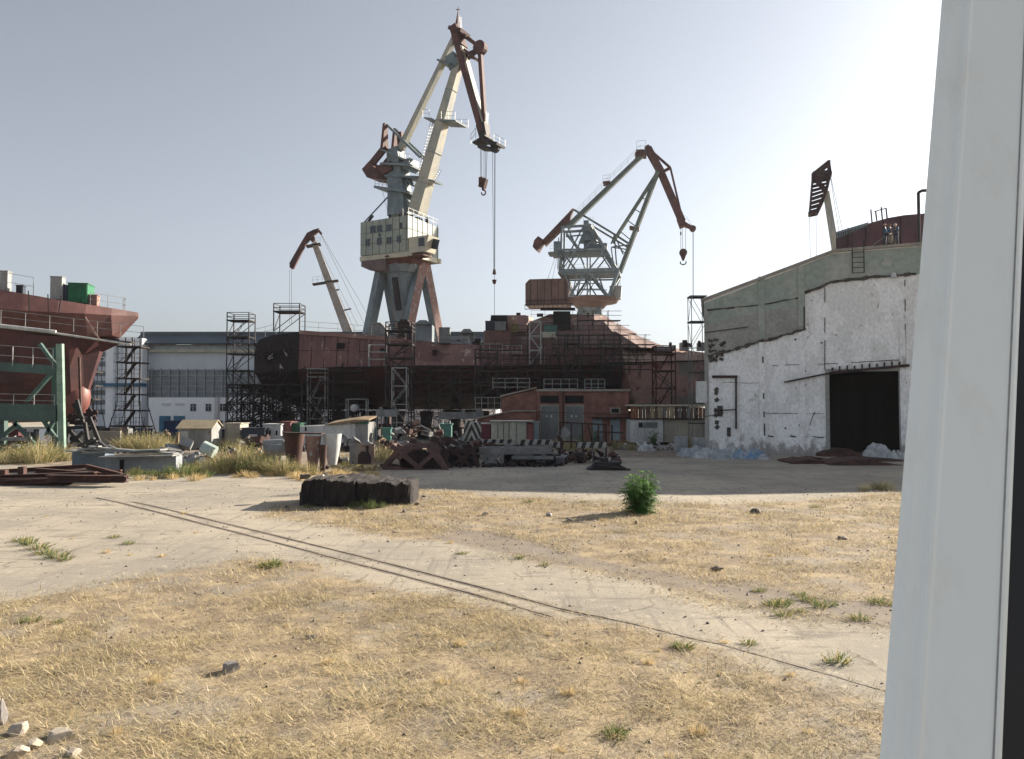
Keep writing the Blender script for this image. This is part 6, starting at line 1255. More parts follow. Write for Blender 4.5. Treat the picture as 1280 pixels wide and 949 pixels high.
for k, (px, wd_, py, hh, mt, lab) in enumerate(((853, 14, 566, 1.3, gcloth, 'grey wrapped block pallet left of the slender scaffold foot'), (876, 16, 566, 1.2, wcloth, 'pale wrapped pallet right of the slender scaffold foot'), (899, 17, 566, 1.25, M('dim_wrap', (.16, .18, .21)), 'dim grey wrapped pallet behind the sheeting'), (922, 19, 566, 1.25, gcloth, 'long grey wrapped pallet under the rusty door frame'))):
    g_ = G(px, py); ww = wd_ * g_.y / F; b = MB(); n = 6
    b.box((g_.x, g_.y + .6, hh / 2 + .1), (ww, 1.1, hh - .1)); [b.box((g_.x, g_.y + .03, .2 + q * hh / 5), (ww + .04, .06, .05)) for q in range(1, 5)]; [b.box((g_.x + q * ww * .4, g_.y + .6, .06), (.12, 1.2, .12)) for q in (-1, 0, 1)]
    tag(b.build('wrapped_pallet', mt), lab, 'pallet')
rp = thing('rusty_plate_pile', 'flat brown rusty plates lying before the hangar doorway', 'plates', (*G(1060, 578)[:2], 0))
for q in ((990, 1050, 580, 3.0, .25), (1040, 1128, 582, 2.6, .35), (1028, 1090, 571, 2.2, .55), (1060, 1140, 577, 3.2, .15), (1010, 1040, 575, 2, .12)):
    a, c = G(q[0], q[2]), G(q[1], q[2]); b = MB(); n = 9
    top = [Vector((a.x + (c.x - a.x) * k / n, a.y, .03 + q[4] * math.sin(PI * min(1, k / n + .1)) * (1 + .2 * (k % 2)))) for k in range(n + 1)]
    b.prism([Vector((v.x, v.y, 0)) for v in (top[0], top[-1])] + list(reversed(top)), (0, q[3], 0)); b.build('plate', rust, rp)

# ============================================================ red hull block and three men on the hangar roof
YB = 90.0
hbk = thing('hull_block', 'dark maroon ship block with curved top rising behind the hangar roof', 'ship block', (W(1120, 500, YB).x, YB, 0))
maroon = M('block_maroon', (.095, .035, .045), (.06, .025, .035), (.13, .06, .06), s=.4, thr3=.6, bump=.1)
b = MB(); b.prism([W(x_, y_, YB) for x_, y_ in ((1045, 480), (1045, 292), (1070, 285), (1090, 278), (1110, 272.5), (1130, 269), (1160, 266.5), (1230, 266), (1300, 272), (1300, 480))], (5.4, 12, 0)); b.build('shell', maroon, hbk)
b = MB()
for k in range(13): px = 1047 + k * 2.9; b.beam(W(px, 293 - k * .95, YB - .1), W(px, 298 - k * 1.2, YB - .1), .12, .15)
b.beam(W(1045, 291.5, YB - .1), W(1085, 279.5, YB - .1), .3, .25); b.build('stiffener', M('pale_stiffener', (.20, .25, .28)), hbk)
b = MB()
for k in range(7): b.beam(W(1060 + k * 22, 284 - min(k, 3) * 4, YB - .04), W(1060 + k * 22, 470, YB - .04), .08, .06)
b.build('seam', hull_black, hbk)
b = MB(); [b.beam(W(x_, y0, YB + 1), W(x_ - 1.5, y1, YB + 1), .12) for x_, y0, y1 in ((1090, 278, 262), (1096, 276, 264), (1103, 275, 259), (1109, 274, 260))]; b.beam(W(1093, 264.5, YB + 1), W(1107.5, 260.5, YB + 1), .1); b.build('guard_rail', rust_dark, hbk)
pipe = MB(); p0 = W(1149, 300, 67.5); pts = [Vector((p0.x, 67.5, hl(1149, 300)[1] - 1.5)), Vector((p0.x, 67.5, zat(241, 67.5))), Vector((p0.x + .3, 67.5, zat(238.5, 67.5))), Vector((p0.x + 1.0, 67.5, zat(238, 67.5)))]
pipe.path(pts, .13, 10); pipe.tube(pts[0] + Vector((0, 0, 1.4)), pts[0] + Vector((0, 0, 1.8)), .25, 10); tag(pipe.build('vent_pipe', steel_dark), 'tall bent dark vent pipe on the hangar roof by the window frame', 'pipe')

skin_m = M('skin', (.34, .17, .11), s=4, fine=.05, bump=0, rough=.55)
def skinned(name, pts, edges, mat, parent, root=0, sub=1):
    """pts: (x, y, z, r); one continuous skinned surface baked to a mesh"""
    me = bpy.data.meshes.new(name + '_src'); me.from_pydata([p[:3] for p in pts], edges, []); o = bpy.data.objects.new(name, me); COL.objects.link(o)
    md = o.modifiers.new('skin', 'SKIN'); md.use_smooth_shade = True
    sv = me.skin_vertices[0].data
    for i, p in enumerate(pts): sv[i].radius = (p[3], p[4] if len(p) > 4 else p[3]); sv[i].use_root = (i == root)
    s_ = o.modifiers.new('sub', 'SUBSURF'); s_.levels = sub; s_.render_levels = sub
    dg = bpy.context.evaluated_depsgraph_get(); m2 = bpy.data.meshes.new_from_object(o.evaluated_get(dg)); m2.name = name; m2.shade_smooth()
    o.modifiers.clear(); o.data = m2; m2.materials.clear(); m2.materials.append(mat); o.parent = parent; return o
def person(label, loc, rz, top_m, leg_m_, hat_m, pose, group=None, bend=0.0, s=1.0):
    """pose: dict of left/right elbow and hand offsets; y is forward (-y faces the viewer when rz = 0)"""
    t = thing('person', label, 'person', loc, rz, group)
    P = {'pelvis': (0, 0, .95, .13, .10), 'waist': (0, -.02 * bend, 1.08, .12, .09), 'chest': (0, -.30 * bend, 1.33 - .12 * bend, .15, .10), 'neckb': (0, -.42 * bend, 1.47 - .22 * bend, .06), 'neck': (0, -.46 * bend, 1.53 - .24 * bend, .05),
         'head': (0, -.52 * bend, 1.62 - .28 * bend, .085, .095), 'crown': (0, -.54 * bend, 1.70 - .30 * bend, .07, .08)}
    names = list(P); pts = [P[k] for k in names]; ix = {k: i for i, k in enumerate(names)}; ed = [(0, 1), (1, 2), (2, 3), (3, 4), (4, 5), (5, 6)]
    def addp(nm, p, par): ix[nm] = len(pts); pts.append(p); ed.append((ix[par], ix[nm]))
    arms, legs_ = [], []
    for sd, sx in (('l', -1), ('r', 1)):
        sh = Vector((sx * .19, -.33 * bend, 1.42 - .16 * bend)); el = sh + Vector(pose[sd + 'e']); hd = el + Vector(pose[sd + 'h'])
        addp(sd + 's', (*sh, .055), 'chest'); addp(sd + 'e', (*el, .042), sd + 's'); addp(sd + 'w', (*el.lerp(hd, .92), .028), sd + 'e'); addp(sd + 'p', (*(hd + (hd - el).normalized() * .06), .03, .018), sd + 'w')
        fd = (hd - el).normalized(); side_ = fd.cross(Vector((0, 1, .2))).normalized()
        for q in range(4):
            b0 = hd + fd * .10 + side_ * (q - 1.5) * .021; ln = (.065, .075, .07, .055)[q]
            addp(sd + 'f%d' % q, (*b0, .009), sd + 'p'); addp(sd + 'g%d' % q, (*(b0 + fd * ln * .6 + Vector((0, -.02, -.02))), .008), sd + 'f%d' % q)
        addp(sd + 't', (*(hd + fd * .03 + side_ * .055), .010), sd + 'p')
        kn = Vector(pose.get(sd + 'k', (sx * .11, -.04, .50))); an = Vector(pose.get(sd + 'a', (sx * .13, .02, .09)))
        addp(sd + 'hip', (sx * .09, 0, .90, .085), 'pelvis'); addp(sd + 'k', (*kn, .058), sd + 'hip'); addp(sd + 'an', (*an, .04), sd + 'k'); addp(sd + 'toe', (an.x, an.y - .17, .035, .035), sd + 'an')
        arms.append((sh, el, hd)); legs_.append(((sx * .09, 0, .90), kn, an))
    body = skinned('body', pts, ed, skin_m, t, 0, 1)
    # face: nose, brow and ears as small relief on the head
    hy_, hz_ = -.52 * bend, 1.63 - .28 * bend
    B('face', skin_m, t, lambda m: [m.beam((0, hy_ - .09, hz_ + .02), (0, hy_ - .115, hz_ - .02), .025, .02), m.box((-.09, hy_, hz_), (.02, .03, .06)), m.box((.09, hy_, hz_), (.02, .03, .06))])
    B('eye', black_void, t, lambda m: [m.box((q * .032, hy_ - .092, hz_ + .015), (.02, .012, .01)) for q in (-1, 1)] + [m.box((0, hy_ - .092, hz_ - .045), (.045, .01, .008))])
    jp = [P['pelvis'][:3] + (.155, .125), (0, -.02 * bend, 1.09, .145, .115), P['chest'][:3] + (.18, .13), P['neckb'][:3] + (.075,)]; je = [(0, 1), (1, 2), (2, 3)]
    for (sh, el, hd) in arms: n0 = len(jp); jp += [(*sh, .072), (*el, .056), (*el.lerp(hd, .85), .045)]; je += [(2, n0), (n0, n0 + 1), (n0 + 1, n0 + 2)]
    skinned('jacket', jp, je, top_m, t, 0, 1)
    lp_ = [(0, 0, .96, .16, .13)]; le = []
    for (h0, kn, an) in legs_: n0 = len(lp_); lp_ += [(*h0, .11), (*kn, .08), (an.x, an.y, an.z + .05, .065)]; le += [(0, n0), (n0, n0 + 1), (n0 + 1, n0 + 2)]
    skinned('trousers', lp_, le, leg_m_, t, 0, 1)
    for (h0, kn, an) in legs_: B('boot', black_void, t, lambda m: [m.beam((an.x, an.y + .05, .06), (an.x, an.y - .2, .045), .1, .1, .09, .07), m.box((an.x, an.y, .12), (.1, .12, .12))])
    hc = Vector((0, hy_ + .005, hz_ + .055))
    def dome(m):
        for k in range(4): m.tube(hc + Vector((0, 0, .035 * k)), hc + Vector((0, 0, .035 * (k + 1))), .118 * math.cos(k * .38), 14, .118 * math.cos((k + 1) * .38))
        m.box(hc + Vector((0, -.12, .01)), (.16, .1, .015))
    B('helmet', hat_m, t, dome)
    t.scale = (s, s, s); return t
wb = M('work_blue', (.03, .13, .22), (.025, .09, .16), s=3, bump=.1); wn = M('work_navy', (.03, .05, .09), s=3); wt = M('work_khaki', (.22, .19, .15), s=3)
Yp = 65.6; zroof = None
def on_roof(px):
    s_ = HP(px, 305)[0]; x_ = hx + math.cos(A_H) * s_ - math.sin(A_H) * .15; y_ = hy + math.sin(A_H) * s_ + math.cos(A_H) * .15
    zt_ = L2[1] + (ztop - L2[1]) * max(0, min(1, (s_ - L2[0]) / (mid - L2[0]))) ; return (x_, y_, zt_ + .11)
hands_hold = {'le': (-.10, -.12, -.24), 'lh': (.14, -.20, .0), 're': (.08, -.14, -.24), 'rh': (-.10, -.22, .02)}
person('man in blue with pale cap, leftmost of three on the hangar roof', on_roof(1107), R(60), wb, wn, M('pale_cap', (.5, .42, .36)), {'le': (-.06, -.10, -.26), 'lh': (-.03, -.16, -.18), 're': (.06, -.12, -.25), 'rh': (-.03, -.20, -.10)})
person('man in blue shirt and khaki trousers, middle of three on the hangar roof', on_roof(1113), R(20), wb, wt, M('brown_cap', (.12, .08, .06)), hands_hold, s=.97)
person('man in blue with white helmet leaning right of the other two on the roof', on_roof(1121), R(-50), wb, wn, white_paint, hands_hold, bend=.35)
b = MB(); q0, q1 = on_roof(1089), on_roof(1106); b.tube((q0[0], q0[1] - .2, q0[2] + .05), (q1[0], q1[1] - .15, q1[2] + .75), .03, 6); tag(b.build('hose', steel_grey), 'grey hose slanting down from the leftmost roof worker', 'hose')
b = MB(); q0 = on_roof(1117); b.tube((q0[0], q0[1] - .25, q0[2]), (q0[0] - .25, q0[1] - .2, q0[2] + 1.25), .025, 6); tag(b.build('pole', wood), 'thin pole held upright between two roof workers', 'pole')
g_ = G(212, 556); person('worker in white cap and pinkish shirt bending among the weeds', (g_.x, g_.y, 0), R(-70), M('pink_shirt', (.50, .34, .28), s=3), wt, white_paint, {'le': (-.05, -.12, -.22), 'lh': (.0, -.18, -.16), 're': (.05, -.12, -.22), 'rh': (.0, -.18, -.16)}, bend=.7)
b = MB(); p = W(222, 548, 68); b.box((p.x, 68, .85), (.22, .22, 1.7)); b.box((p.x, 68, 1.72), (.3, .3, .06)); tag(b.build('wooden_post', wood), 'pale wooden post beside the bending worker', 'post')

# ============================================================ rails set in the yard
def rail_line(pts, lab):
    b = MB(); gv = MB()
    P_ = [G(*p) for p in pts]; fine = []
    for a, c in zip(P_, P_[1:]):
        n = max(1, int((c - a).length / .5)); fine += [a.lerp(c, k / n) for k in range(n)]
    fine.append(P_[-1])
    for a, c in zip(fine, fine[1:]):
        jj = .004 - .012 * max(0, min(1, (a.x + 1) / 6)) + .016 * (vnoise(np.array([a.x]), np.array([a.y]), 1.3, 9)[0] - .55)
        za = float(ground_z(np.array([a.x]), np.array([a.y]))[0]); zc = float(ground_z(np.array([c.x]), np.array([c.y]))[0])
        b.beam((a.x, a.y, za + jj), (c.x, c.y, zc + jj), .045, .03); wj = .15 + .12 * vnoise(np.array([a.x]), np.array([a.y]), .7, 4)[0]
        gv.beam((a.x, a.y, za - .012 + jj * .5), (c.x, c.y, zc - .012 + jj * .5), wj, .03)
    rt_ = thing('rail', lab, 'rail', (fine[0].x, fine[0].y, 0)); gv.build('groove', M('groove_dirt', (.29, .245, .19), (.21, .175, .135), s=3, fine=.3), rt_)
    (b.build('rail_head', M('rail_steel', (.15, .12, .095), (.24, .20, .155), s=3, rough=.6), rt_))
rail_line([(120, 622), (150, 628), (380, 687), (600, 745), (690, 770)], 'nearer flush rail sunk in the worn concrete strip')
rail_line([(165, 627), (190, 632), (450, 695), (700, 760), (900, 805), (1110, 865)], 'farther flush rail running on across the strip to the lower right')

# ============================================================ plants
leaf_m = attrmat('leaf', rough=.85, trans=.4)
def leafmesh(name, quads, cols, mat):
    n = len(quads); v = np.array(quads, dtype=np.float32).reshape(-1, 3); me = bpy.data.meshes.new(name)
    me.vertices.add(len(v)); me.vertices.foreach_set('co', v.ravel()); me.loops.add(n * 4); me.loops.foreach_set('vertex_index', np.arange(n * 4, dtype=np.int32)); me.polygons.add(n); me.polygons.foreach_set('loop_start', np.arange(0, n * 4, 4, dtype=np.int32)); me.update(calc_edges=True)
    ca = me.attributes.new('tint', 'FLOAT_COLOR', 'FACE'); ca.data.foreach_set('color', np.concatenate([np.array(cols), np.ones((n, 1))], 1).astype(np.float32).ravel()); me.materials.append(mat); return me
def ailanthus(label, loc, h, rad, seed, nst=9, nl=13, cat='bush', sc=1.0, name='young_tree'):
    rr = random.Random(seed); t = thing(name, label, cat, loc); st_ = MB(); quads, cols_ = [], []
    for s_ in range(nst):
        az = rr.uniform(0, 2 * PI); lean = rr.uniform(.05, .62) * rad / h; hh = h * rr.choice((rr.uniform(.3, .6), rr.uniform(.6, .98))); base = Vector((math.cos(az) * .12, math.sin(az) * .12, 0)); top = base + Vector((math.cos(az) * lean * hh, math.sin(az) * lean * hh, hh))
        st_.tube(base, top, .018 * sc, 5, .008)
        for k in range(nl):
            f = .06 + .94 * (k / nl) ** .85; p = base.lerp(top, min(1, f)); a2 = k * 2.4 + rr.uniform(-.4, .4); el = .25 + .75 * f + rr.uniform(-.2, .2); ln = rr.uniform(.38, .62) * sc * (1.15 - .45 * f)
            d = Vector((math.cos(a2) * math.cos(el), math.sin(a2) * math.cos(el), math.sin(el))); npair = 8; g0 = rr.uniform(.75, 1.25); prev = p
            yl = max(0, f - .6) * 1.3
            for j in range(1, npair + 1):
                q = p + d * ln * j / npair + Vector((0, 0, -.30 * sc * (j / npair) ** 2)); side_ = d.cross(Vector((0, 0, 1))).normalized(); dd = (q - prev).normalized()
                if j % 3 == 0: st_.beam(prev, q, .006 * sc)
                for sg in (-1, 1):
                    L_ = .13 * sc * (1 - .45 * abs(j / npair - .45)) * rr.uniform(.85, 1.15); tipd = (side_ * sg + dd * .35 + Vector((0, 0, rr.uniform(-.45, .1)))).normalized(); w_ = dd * L_ * .17
                    quads.append([q, q + tipd * L_ * .45 + w_, q + tipd * L_, q + tipd * L_ * .45 - w_])
                    c = np.array((.045, .14, .022)) * (1 - yl) + np.array((.13, .26, .03)) * yl; cols_.append(c * g0 * rr.uniform(.8, 1.2))
                prev = q
    st_.build('stem', M('green_stem', (.12, .16, .05), s=3) if 'green_stem' not in bpy.data.materials else bpy.data.materials['green_stem'], t, world=False)
    o = bpy.data.objects.new('foliage', leafmesh('foliage', [[tuple(v) for v in q] for q in quads], cols_, leaf_m)); COL.objects.link(o); o.parent = t; return t
g_ = G(800, 641); ailanthus('bright green leafy young tree alone on the dry grass', (g_.x, g_.y, 0), 1.62, 1.75, 3, 30, 15, 'tree', 1.15)
for px, py, h_, r_, sd_, lab in ((815, 553, 1.5, 1.3, 5, 'green bush in front of the pale shed louvre'), (745, 551, 1.5, 1.0, 6, 'green bush behind the rusty pipe frame'), (856, 555, 1.1, 1.0, 8, 'low green bush at the foot of the beige wall'), (727, 553, 1.0, .8, 9, 'small green bush left of the pale blue doors')):
    g_ = G(px, py + 4); ailanthus(lab, (g_.x, g_.y, 0), h_ * 1.15, r_, sd_, 9, 9, 'bush', 1.25, 'green_bush')
def weed(seed, h, r_, n, cols, bw=.012, stems=True, leafy=.5):
    """a clump of thin stems and small leaves"""
    rr = np.random.default_rng(seed); quads, cc = [], []; cols = np.array(cols)
    for k in range(n):
        az, ln = rr.uniform(0, 2 * PI), rr.uniform(0, 1) ** .6; b0 = np.array((math.cos(az) * r_ * ln * .45, math.sin(az) * r_ * ln * .45, 0)); hh = h * rr.uniform(.45, 1) * (1 - .35 * ln)
        d = np.array((math.cos(az) * r_ * ln * rr.uniform(.2, .9), math.sin(az) * r_ * ln * rr.uniform(.2, .9), hh)); w_ = np.array((-math.sin(az + 1), math.cos(az + 1), 0)) * bw; c = cols[rr.integers(len(cols))] * rr.uniform(.7, 1.25)
        m_ = b0 + d * .55 + np.array((0, 0, hh * .08)); quads.append([b0 - w_ / 2, b0 + w_ / 2, m_ + w_ / 2, m_ - w_ / 2]); cc.append(c); quads.append([m_ - w_ / 2, m_ + w_ / 2, b0 + d, b0 + d]); cc.append(c)
        for j in range(int(5 * leafy + rr.uniform(0, 3 * leafy))):
            f = rr.uniform(.25, 1); p = b0 + d * f; a = rr.uniform(0, 2 * PI); s_ = rr.uniform(.03, .07) * (h ** .5); e = np.array((math.cos(a), math.sin(a), rr.uniform(-.3, .8))) * s_; q = np.array((-math.sin(a), math.cos(a), .2)) * s_ * .35
            quads.append([p, p + e * .5 + q, p + e, p + e * .5 - q]); cc.append(c * rr.uniform(.8, 1.25))
    return leafmesh('weed', [[tuple(v) for v in q] for q in quads], cc, leaf_m)
YEL = [(.38, .32, .16), (.44, .36, .19), (.28, .27, .12), (.20, .23, .08), (.50, .42, .25)]; GRN = [(.10, .16, .04), (.14, .20, .05), (.07, .12, .03), (.2, .22, .07)]; STR = [(.55, .43, .22), (.48, .36, .17), (.60, .48, .27)]
def put_weeds(name, group, cat, meshes, spots):
    for k, (px, py, s_, lab) in enumerate(spots):
        g_ = G(px, py); z_ = float(ground_z(np.array([g_.x]), np.array([g_.y]))[0]); o = bpy.data.objects.new(name, meshes[k % len(meshes)]); COL.objects.link(o); o.location = (g_.x, g_.y, z_ - .01); o.rotation_euler = (0, 0, k * 1.7); o.scale = (s_, s_, s_ * (.85 + .3 * ((k * 37) % 10) / 10)); tag(o, lab, cat, group)
big = [weed(40 + k, 1.35, 1.2, 190, YEL, .016, leafy=.8) for k in range(3)]; biggr = [weed(50 + k, .95, .85, 85, GRN[:2] + YEL[2:4], .018, leafy=1.6) for k in range(2)]; tuft = [weed(60 + k, .26, .26, 90, STR, .008, leafy=0) for k in range(3)]; gtuft = [weed(70 + k, .16, .26, 60, GRN + STR[:1] + YEL[3:4], .010, leafy=1.0) for k in range(3)]
put_weeds('weed_bush', 'yellow dry weed bushes at the yard edge', 'weeds', big, [(px, py, s_, 'yellow dry weed bush growing at the back edge of the yard') for px, py, s_ in
    ((-40, 578, 1.3), (-12, 576, 1.2), (8, 580, 1.1), (28, 578, 1.4), (48, 579, 1.6), (64, 577, 1.5), (40, 572, 1.3), (20, 570, 1.2), (85, 576, 1.0), (160, 562, 1.6), (172, 563, 1.9), (186, 566, 1.9), (198, 565, 1.8), (208, 570, 1.5), (150, 560, 1.5), (270, 588, 1.1), (282, 592, 1.3), (296, 590, 1.5), (308, 588, 1.4), (320, 592, 1.2), (334, 592, 1.0), (345, 593, 1.1), (356, 594, 1.1), (370, 594, .9), (384, 594, .8), (300, 580, 1.6), (285, 579, 1.4), (430, 583, .9), (446, 588, .7), (462, 588, .7), (425, 590, .7), (285, 566, 1.3), (296, 564, 1.2), (245, 590, .8), (120, 556, 1.4), (472, 578, 1.2), (482, 574, 1.1), (700, 562, 1.0), (712, 563, 1.1), (725, 562, 1.0), (738, 564, 1.0), (770, 562, 1.0), (790, 563, .9), (868, 560, 1.2), (862, 562, 1.0), (1095, 612, .5), (1108, 613, .55), (1080, 614, .35))])
put_weeds('green_weed', 'green leafy weeds at the yard edge', 'weeds', biggr, [(px, py, s_, 'green leafy weed clump growing along the yard edge') for px, py, s_ in
    ((158, 597, .5), (176, 598, .9), (196, 597, .6), (203, 598, 1.0), (213, 597, .8), (230, 596, 1.3), (241, 594, .9), (258, 597, .6), (300, 590, 1.2), (312, 592, 1.2), (322, 590, 1.1), (333, 588, 1.3), (325, 582, 1.4), (430, 583, 1.0), (424, 580, .8), (440, 634, .35), (452, 633, .45), (462, 635, .5), (412, 632, .35), (395, 632, .3), (385, 634, .3), (476, 634, .35))])
put_weeds('green_tuft', 'small green tufts on the dry yard', 'weeds', gtuft, [(px, py, s_, 'small green weed tuft on the open dry yard') for px, py, s_ in
    ((28, 676, 1.5), (36, 680, 1.6), (48, 686, 1.7), (58, 692, 1.7), (70, 697, 1.6), (80, 700, 1.3), (142, 672, 1.0), (160, 680, 1.0), (335, 708, 1.6), (340, 706, 1.4), (345, 708, 1.0), (973, 757, 1.5), (966, 755, 1.1), (982, 752, 1.0), (1008, 748, .9), (1015, 751, .8), (1033, 756, 1.2), (1025, 760, 1.0), (950, 738, .9), (1095, 752, 1.1), (1106, 756, 1.3), (1075, 775, 1.1), (852, 810, 1.0), (856, 812, .9), (935, 806, .8), (766, 917, 1.0), (770, 914, .8), (1045, 828, 1.2), (660, 628, 1.1), (730, 628, 1.0), (578, 692, .9), (1000, 742, .8), (980, 770, 1.1), (1000, 765, .9), (650, 698, .8), (680, 707, .8), (1020, 634, 1.2), (36, 778, 1.0), (72, 777, .7))])
put_weeds('straw_tuft', 'standing straw tufts on the dry yard', 'dry grass', tuft, [(random.uniform(20, 1100), y_, random.uniform(.3, .7), 'small standing straw tuft among the trampled dry grass') for y_ in [random.choice((random.uniform(640, 700), random.uniform(770, 948), random.uniform(800, 945))) for _ in range(36)]])
# low scrub at the far yard edge as one mass
# ============================================================ stones
def rock(sx_, sy_, sz_, seed, n=3):
    bm = bmesh.new(); bmesh.ops.create_icosphere(bm, subdivisions=n, radius=1); rr = random.Random(seed); of = [rr.uniform(0, 50) for _ in range(3)]
    pl = [(Vector((rr.gauss(0, 1), rr.gauss(0, 1), rr.gauss(0, 1))).normalized(), rr.uniform(.35, .72)) for _ in range(14)]
    for v in bm.verts:
        for n_, d_ in pl:
            k = v.co.dot(n_)
            if k > d_: v.co -= n_ * (k - d_)
        v.co.x *= sx_; v.co.y *= sy_; v.co.z = max(v.co.z, -.35) * sz_
    me = bpy.data.meshes.new('stone'); bm.to_mesh(me); bm.free(); return me
stone_m = M('stone', (.30, .28, .27), (.22, .20, .19), s=6, bump=.5, fine=.25, bs=.01); pale_stone = M('limestone', (.50, .44, .36), (.42, .36, .29), s=5, bump=.5, fine=.2, bs=.01); clod = M('clod', (.10, .075, .06), (.15, .115, .09), s=8, bump=.6, fine=.25, bs=.02)
rmesh = [rock(1, .8, .75, k) for k in range(6)]
def stone(px, py, w_, h_, mt, lab, k, cat='stone', group=None, name='stone'):
    g_ = G(px, py); d_ = g_.y; me = rmesh[k % 6].copy(); me.materials.append(mt); o = bpy.data.objects.new(name, me); COL.objects.link(o); z_ = float(ground_z(np.array([g_.x]), np.array([g_.y]))[0])
    s_ = w_ * d_ / F / 2; o.scale = (s_, s_, h_ * d_ / F / .9); o.location = (g_.x, g_.y, z_ + .2 * o.scale[2]); o.rotation_euler = (0, 0, k * 1.3); return tag(o, lab, cat, group)
stone(287, 836, 32, 17, stone_m, 'grey pointed stone lying alone in the straw', 0)
stone(386, 798, 20, 6, clod, 'flat dark clod right of the pointed grey stone', 1, 'clod', name='clod'); stone(190, 829, 18, 6, clod, 'flat dark clod left of the pointed grey stone', 2, 'clod', name='clod')
stone(895, 712, 26, 6, clod, 'dark low soil clod on the strip edge', 3, 'clod', name='clod'); stone(945, 641, 28, 6, clod, 'dark soil mound on dry ground near the shaded road', 4, 'clod', name='clod'); stone(1055, 673, 18, 5, clod, 'dark soil mound near the window frame', 5, 'clod', name='clod')
stone(711, 651, 14, 7, stone_m, 'grey stone at the tip of the young tree shadow', 2); stone(606, 644, 14, 6, pale_stone, 'pale stone on the dry ground left of the young tree', 3); stone(795, 655, 9, 4, clod, 'little dark clod right below the young tree', 4, 'clod', name='clod'); stone(688, 645, 12, 5, stone_m, 'grey stone left of the tree shadow stone', 5)
for k, (px, py, w_, h_, lab) in enumerate(((75, 925, 48, 16, 'pale flat limestone chunk, rightmost of the lower left rubble'), (18, 920, 34, 18, 'pale limestone chunk between the dark edge rock and the flat chunk'), (44, 936, 30, 14, 'low limestone chunk below the others in the corner rubble'), (20, 948, 44, 16, 'broad limestone chunk at the very bottom left corner'), (2, 905, 22, 30, 'darker upright rock at the left view edge'), (96, 944, 26, 10, 'small limestone chunk lowest right of the rubble'))):
    stone(px, py, w_, h_, pale_stone if k != 4 else stone_m, lab, k)
# loose gravel and crumbs: stuff
vs, fs = [], []; q = 0; tet = np.array([(1, 0, -.4), (-.5, .87, -.4), (-.5, -.87, -.4), (.1, .05, .75), (.5, -.3, .55)]); tf = [(0, 1, 3), (1, 2, 3), (2, 0, 4), (0, 3, 4), (3, 2, 4), (0, 2, 1)]
N = 9000; gx = rng.uniform(-24, 24, N); gy = 6.5 + 34 * rng.uniform(0, 1, N) ** 1.3; ok = np.abs(gx) < gy * .72 + 2; gx, gy = gx[ok], gy[ok]; gg_, gc_, gd_ = masks(gx, gy); kp = rng.uniform(0, 1, len(gx)) < .25 + .5 * gg_ + .6 * gc_; gx, gy = gx[kp], gy[kp]; gz_ = ground_z(gx, gy)
for x_, y_, z_ in zip(gx, gy, gz_):
    s_ = .012 + .03 * random.random() ** 4 + y_ * .0005; a = random.uniform(0, 6.28); ca, sa = math.cos(a), math.sin(a); m_ = tet * s_ * np.array((1, .8, .7)); vs += [(x_ + p[0] * ca - p[1] * sa, y_ + p[0] * sa + p[1] * ca, z_ + .3 * s_ + p[2]) for p in m_]; fs += [tuple(i + q for i in f) for f in tf]; q += 5
me = bpy.data.meshes.new('gravel'); me.from_pydata(vs, [], fs); me.materials.append(M('gravel_mix', (.12, .10, .085), (.30, .27, .23), s=1.5, thr=.55, soft=.05, bump=0)); o = bpy.data.objects.new('gravel', me); COL.objects.link(o); tag(o, 'loose pebbles and soil crumbs scattered over the yard', 'gravel', kind='stuff')

# ============================================================ white plastic window frame, tilted open, close to the viewer
wf = thing('window_frame', 'tall white plastic window frame at right with black rubber edge', 'window frame', (0.27, .5, 3.6))
def wp(px, py, d_): r_ = ray(px, py); return Vector((0, 0, CAMZ)) + r_ * (d_ / r_.y)
tl, bl = wp(1180, 0, .72), wp(1103, 949, .51); tr_, br_ = wp(1291, 0, .72), wp(1253, 949, .51)
def ext(a, c): return a + (a - c) * .55, c + (c - a) * .35
(tl2, bl2), (tr2, br2) = ext(tl, bl), ext(tr_, br_)
def prof(o_, e_):
    ax = (e_ - o_); wv = ax.length; ax.normalize(); up_ = (tl2 - bl2).normalized(); back = up_.cross(ax).normalized()
    if back.y < 0: back = -back
    k = wv / .077; q = lambda a, b_: o_ + ax * a * k + back * b_ * k
    pts = [(.026, .045), (.0, .004), (.002, .001), (.006, -.001), (.013, -.001), (.0165, -.002), (.0185, -.0045), (.021, -.005), (.024, -.004), (.03, -.004), (.055, -.004), (.072, -.004), (.0755, -.002), (.077, .002), (.077, .045)]
    return [q(a, b_) for a, b_ in pts], q, k
p0, q0, k0 = prof(bl2, br2); p1, q1, k1 = prof(tl2, tr2)
uv = bpy.data.materials.new('white_plastic'); uv.use_nodes = True; ub = uv.node_tree.nodes['Principled BSDF']; ub.inputs['Base Color'].default_value = (.80, .84, .83, 1); ub.inputs['Roughness'].default_value = .28
nn = uv.node_tree.nodes.new('ShaderNodeTexNoise'); nn.inputs['Scale'].default_value = 3; nn.inputs['Detail'].default_value = 6; cr_ = uv.node_tree.nodes.new('ShaderNodeMapRange'); cr_.inputs[1].default_value = .3; cr_.inputs[2].default_value = .75; cr_.inputs[3].default_value = .30; cr_.inputs[4].default_value = .38
tcu = uv.node_tree.nodes.new('ShaderNodeTexCoord'); mpu = uv.node_tree.nodes.new('ShaderNodeMapping'); mpu.inputs['Scale'].default_value = (14, 14, 2.2); n2 = uv.node_tree.nodes.new('ShaderNodeTexNoise'); n2.inputs['Scale'].default_value = 2; n2.inputs['Detail'].default_value = 10; n2.inputs['Roughness'].default_value = .7
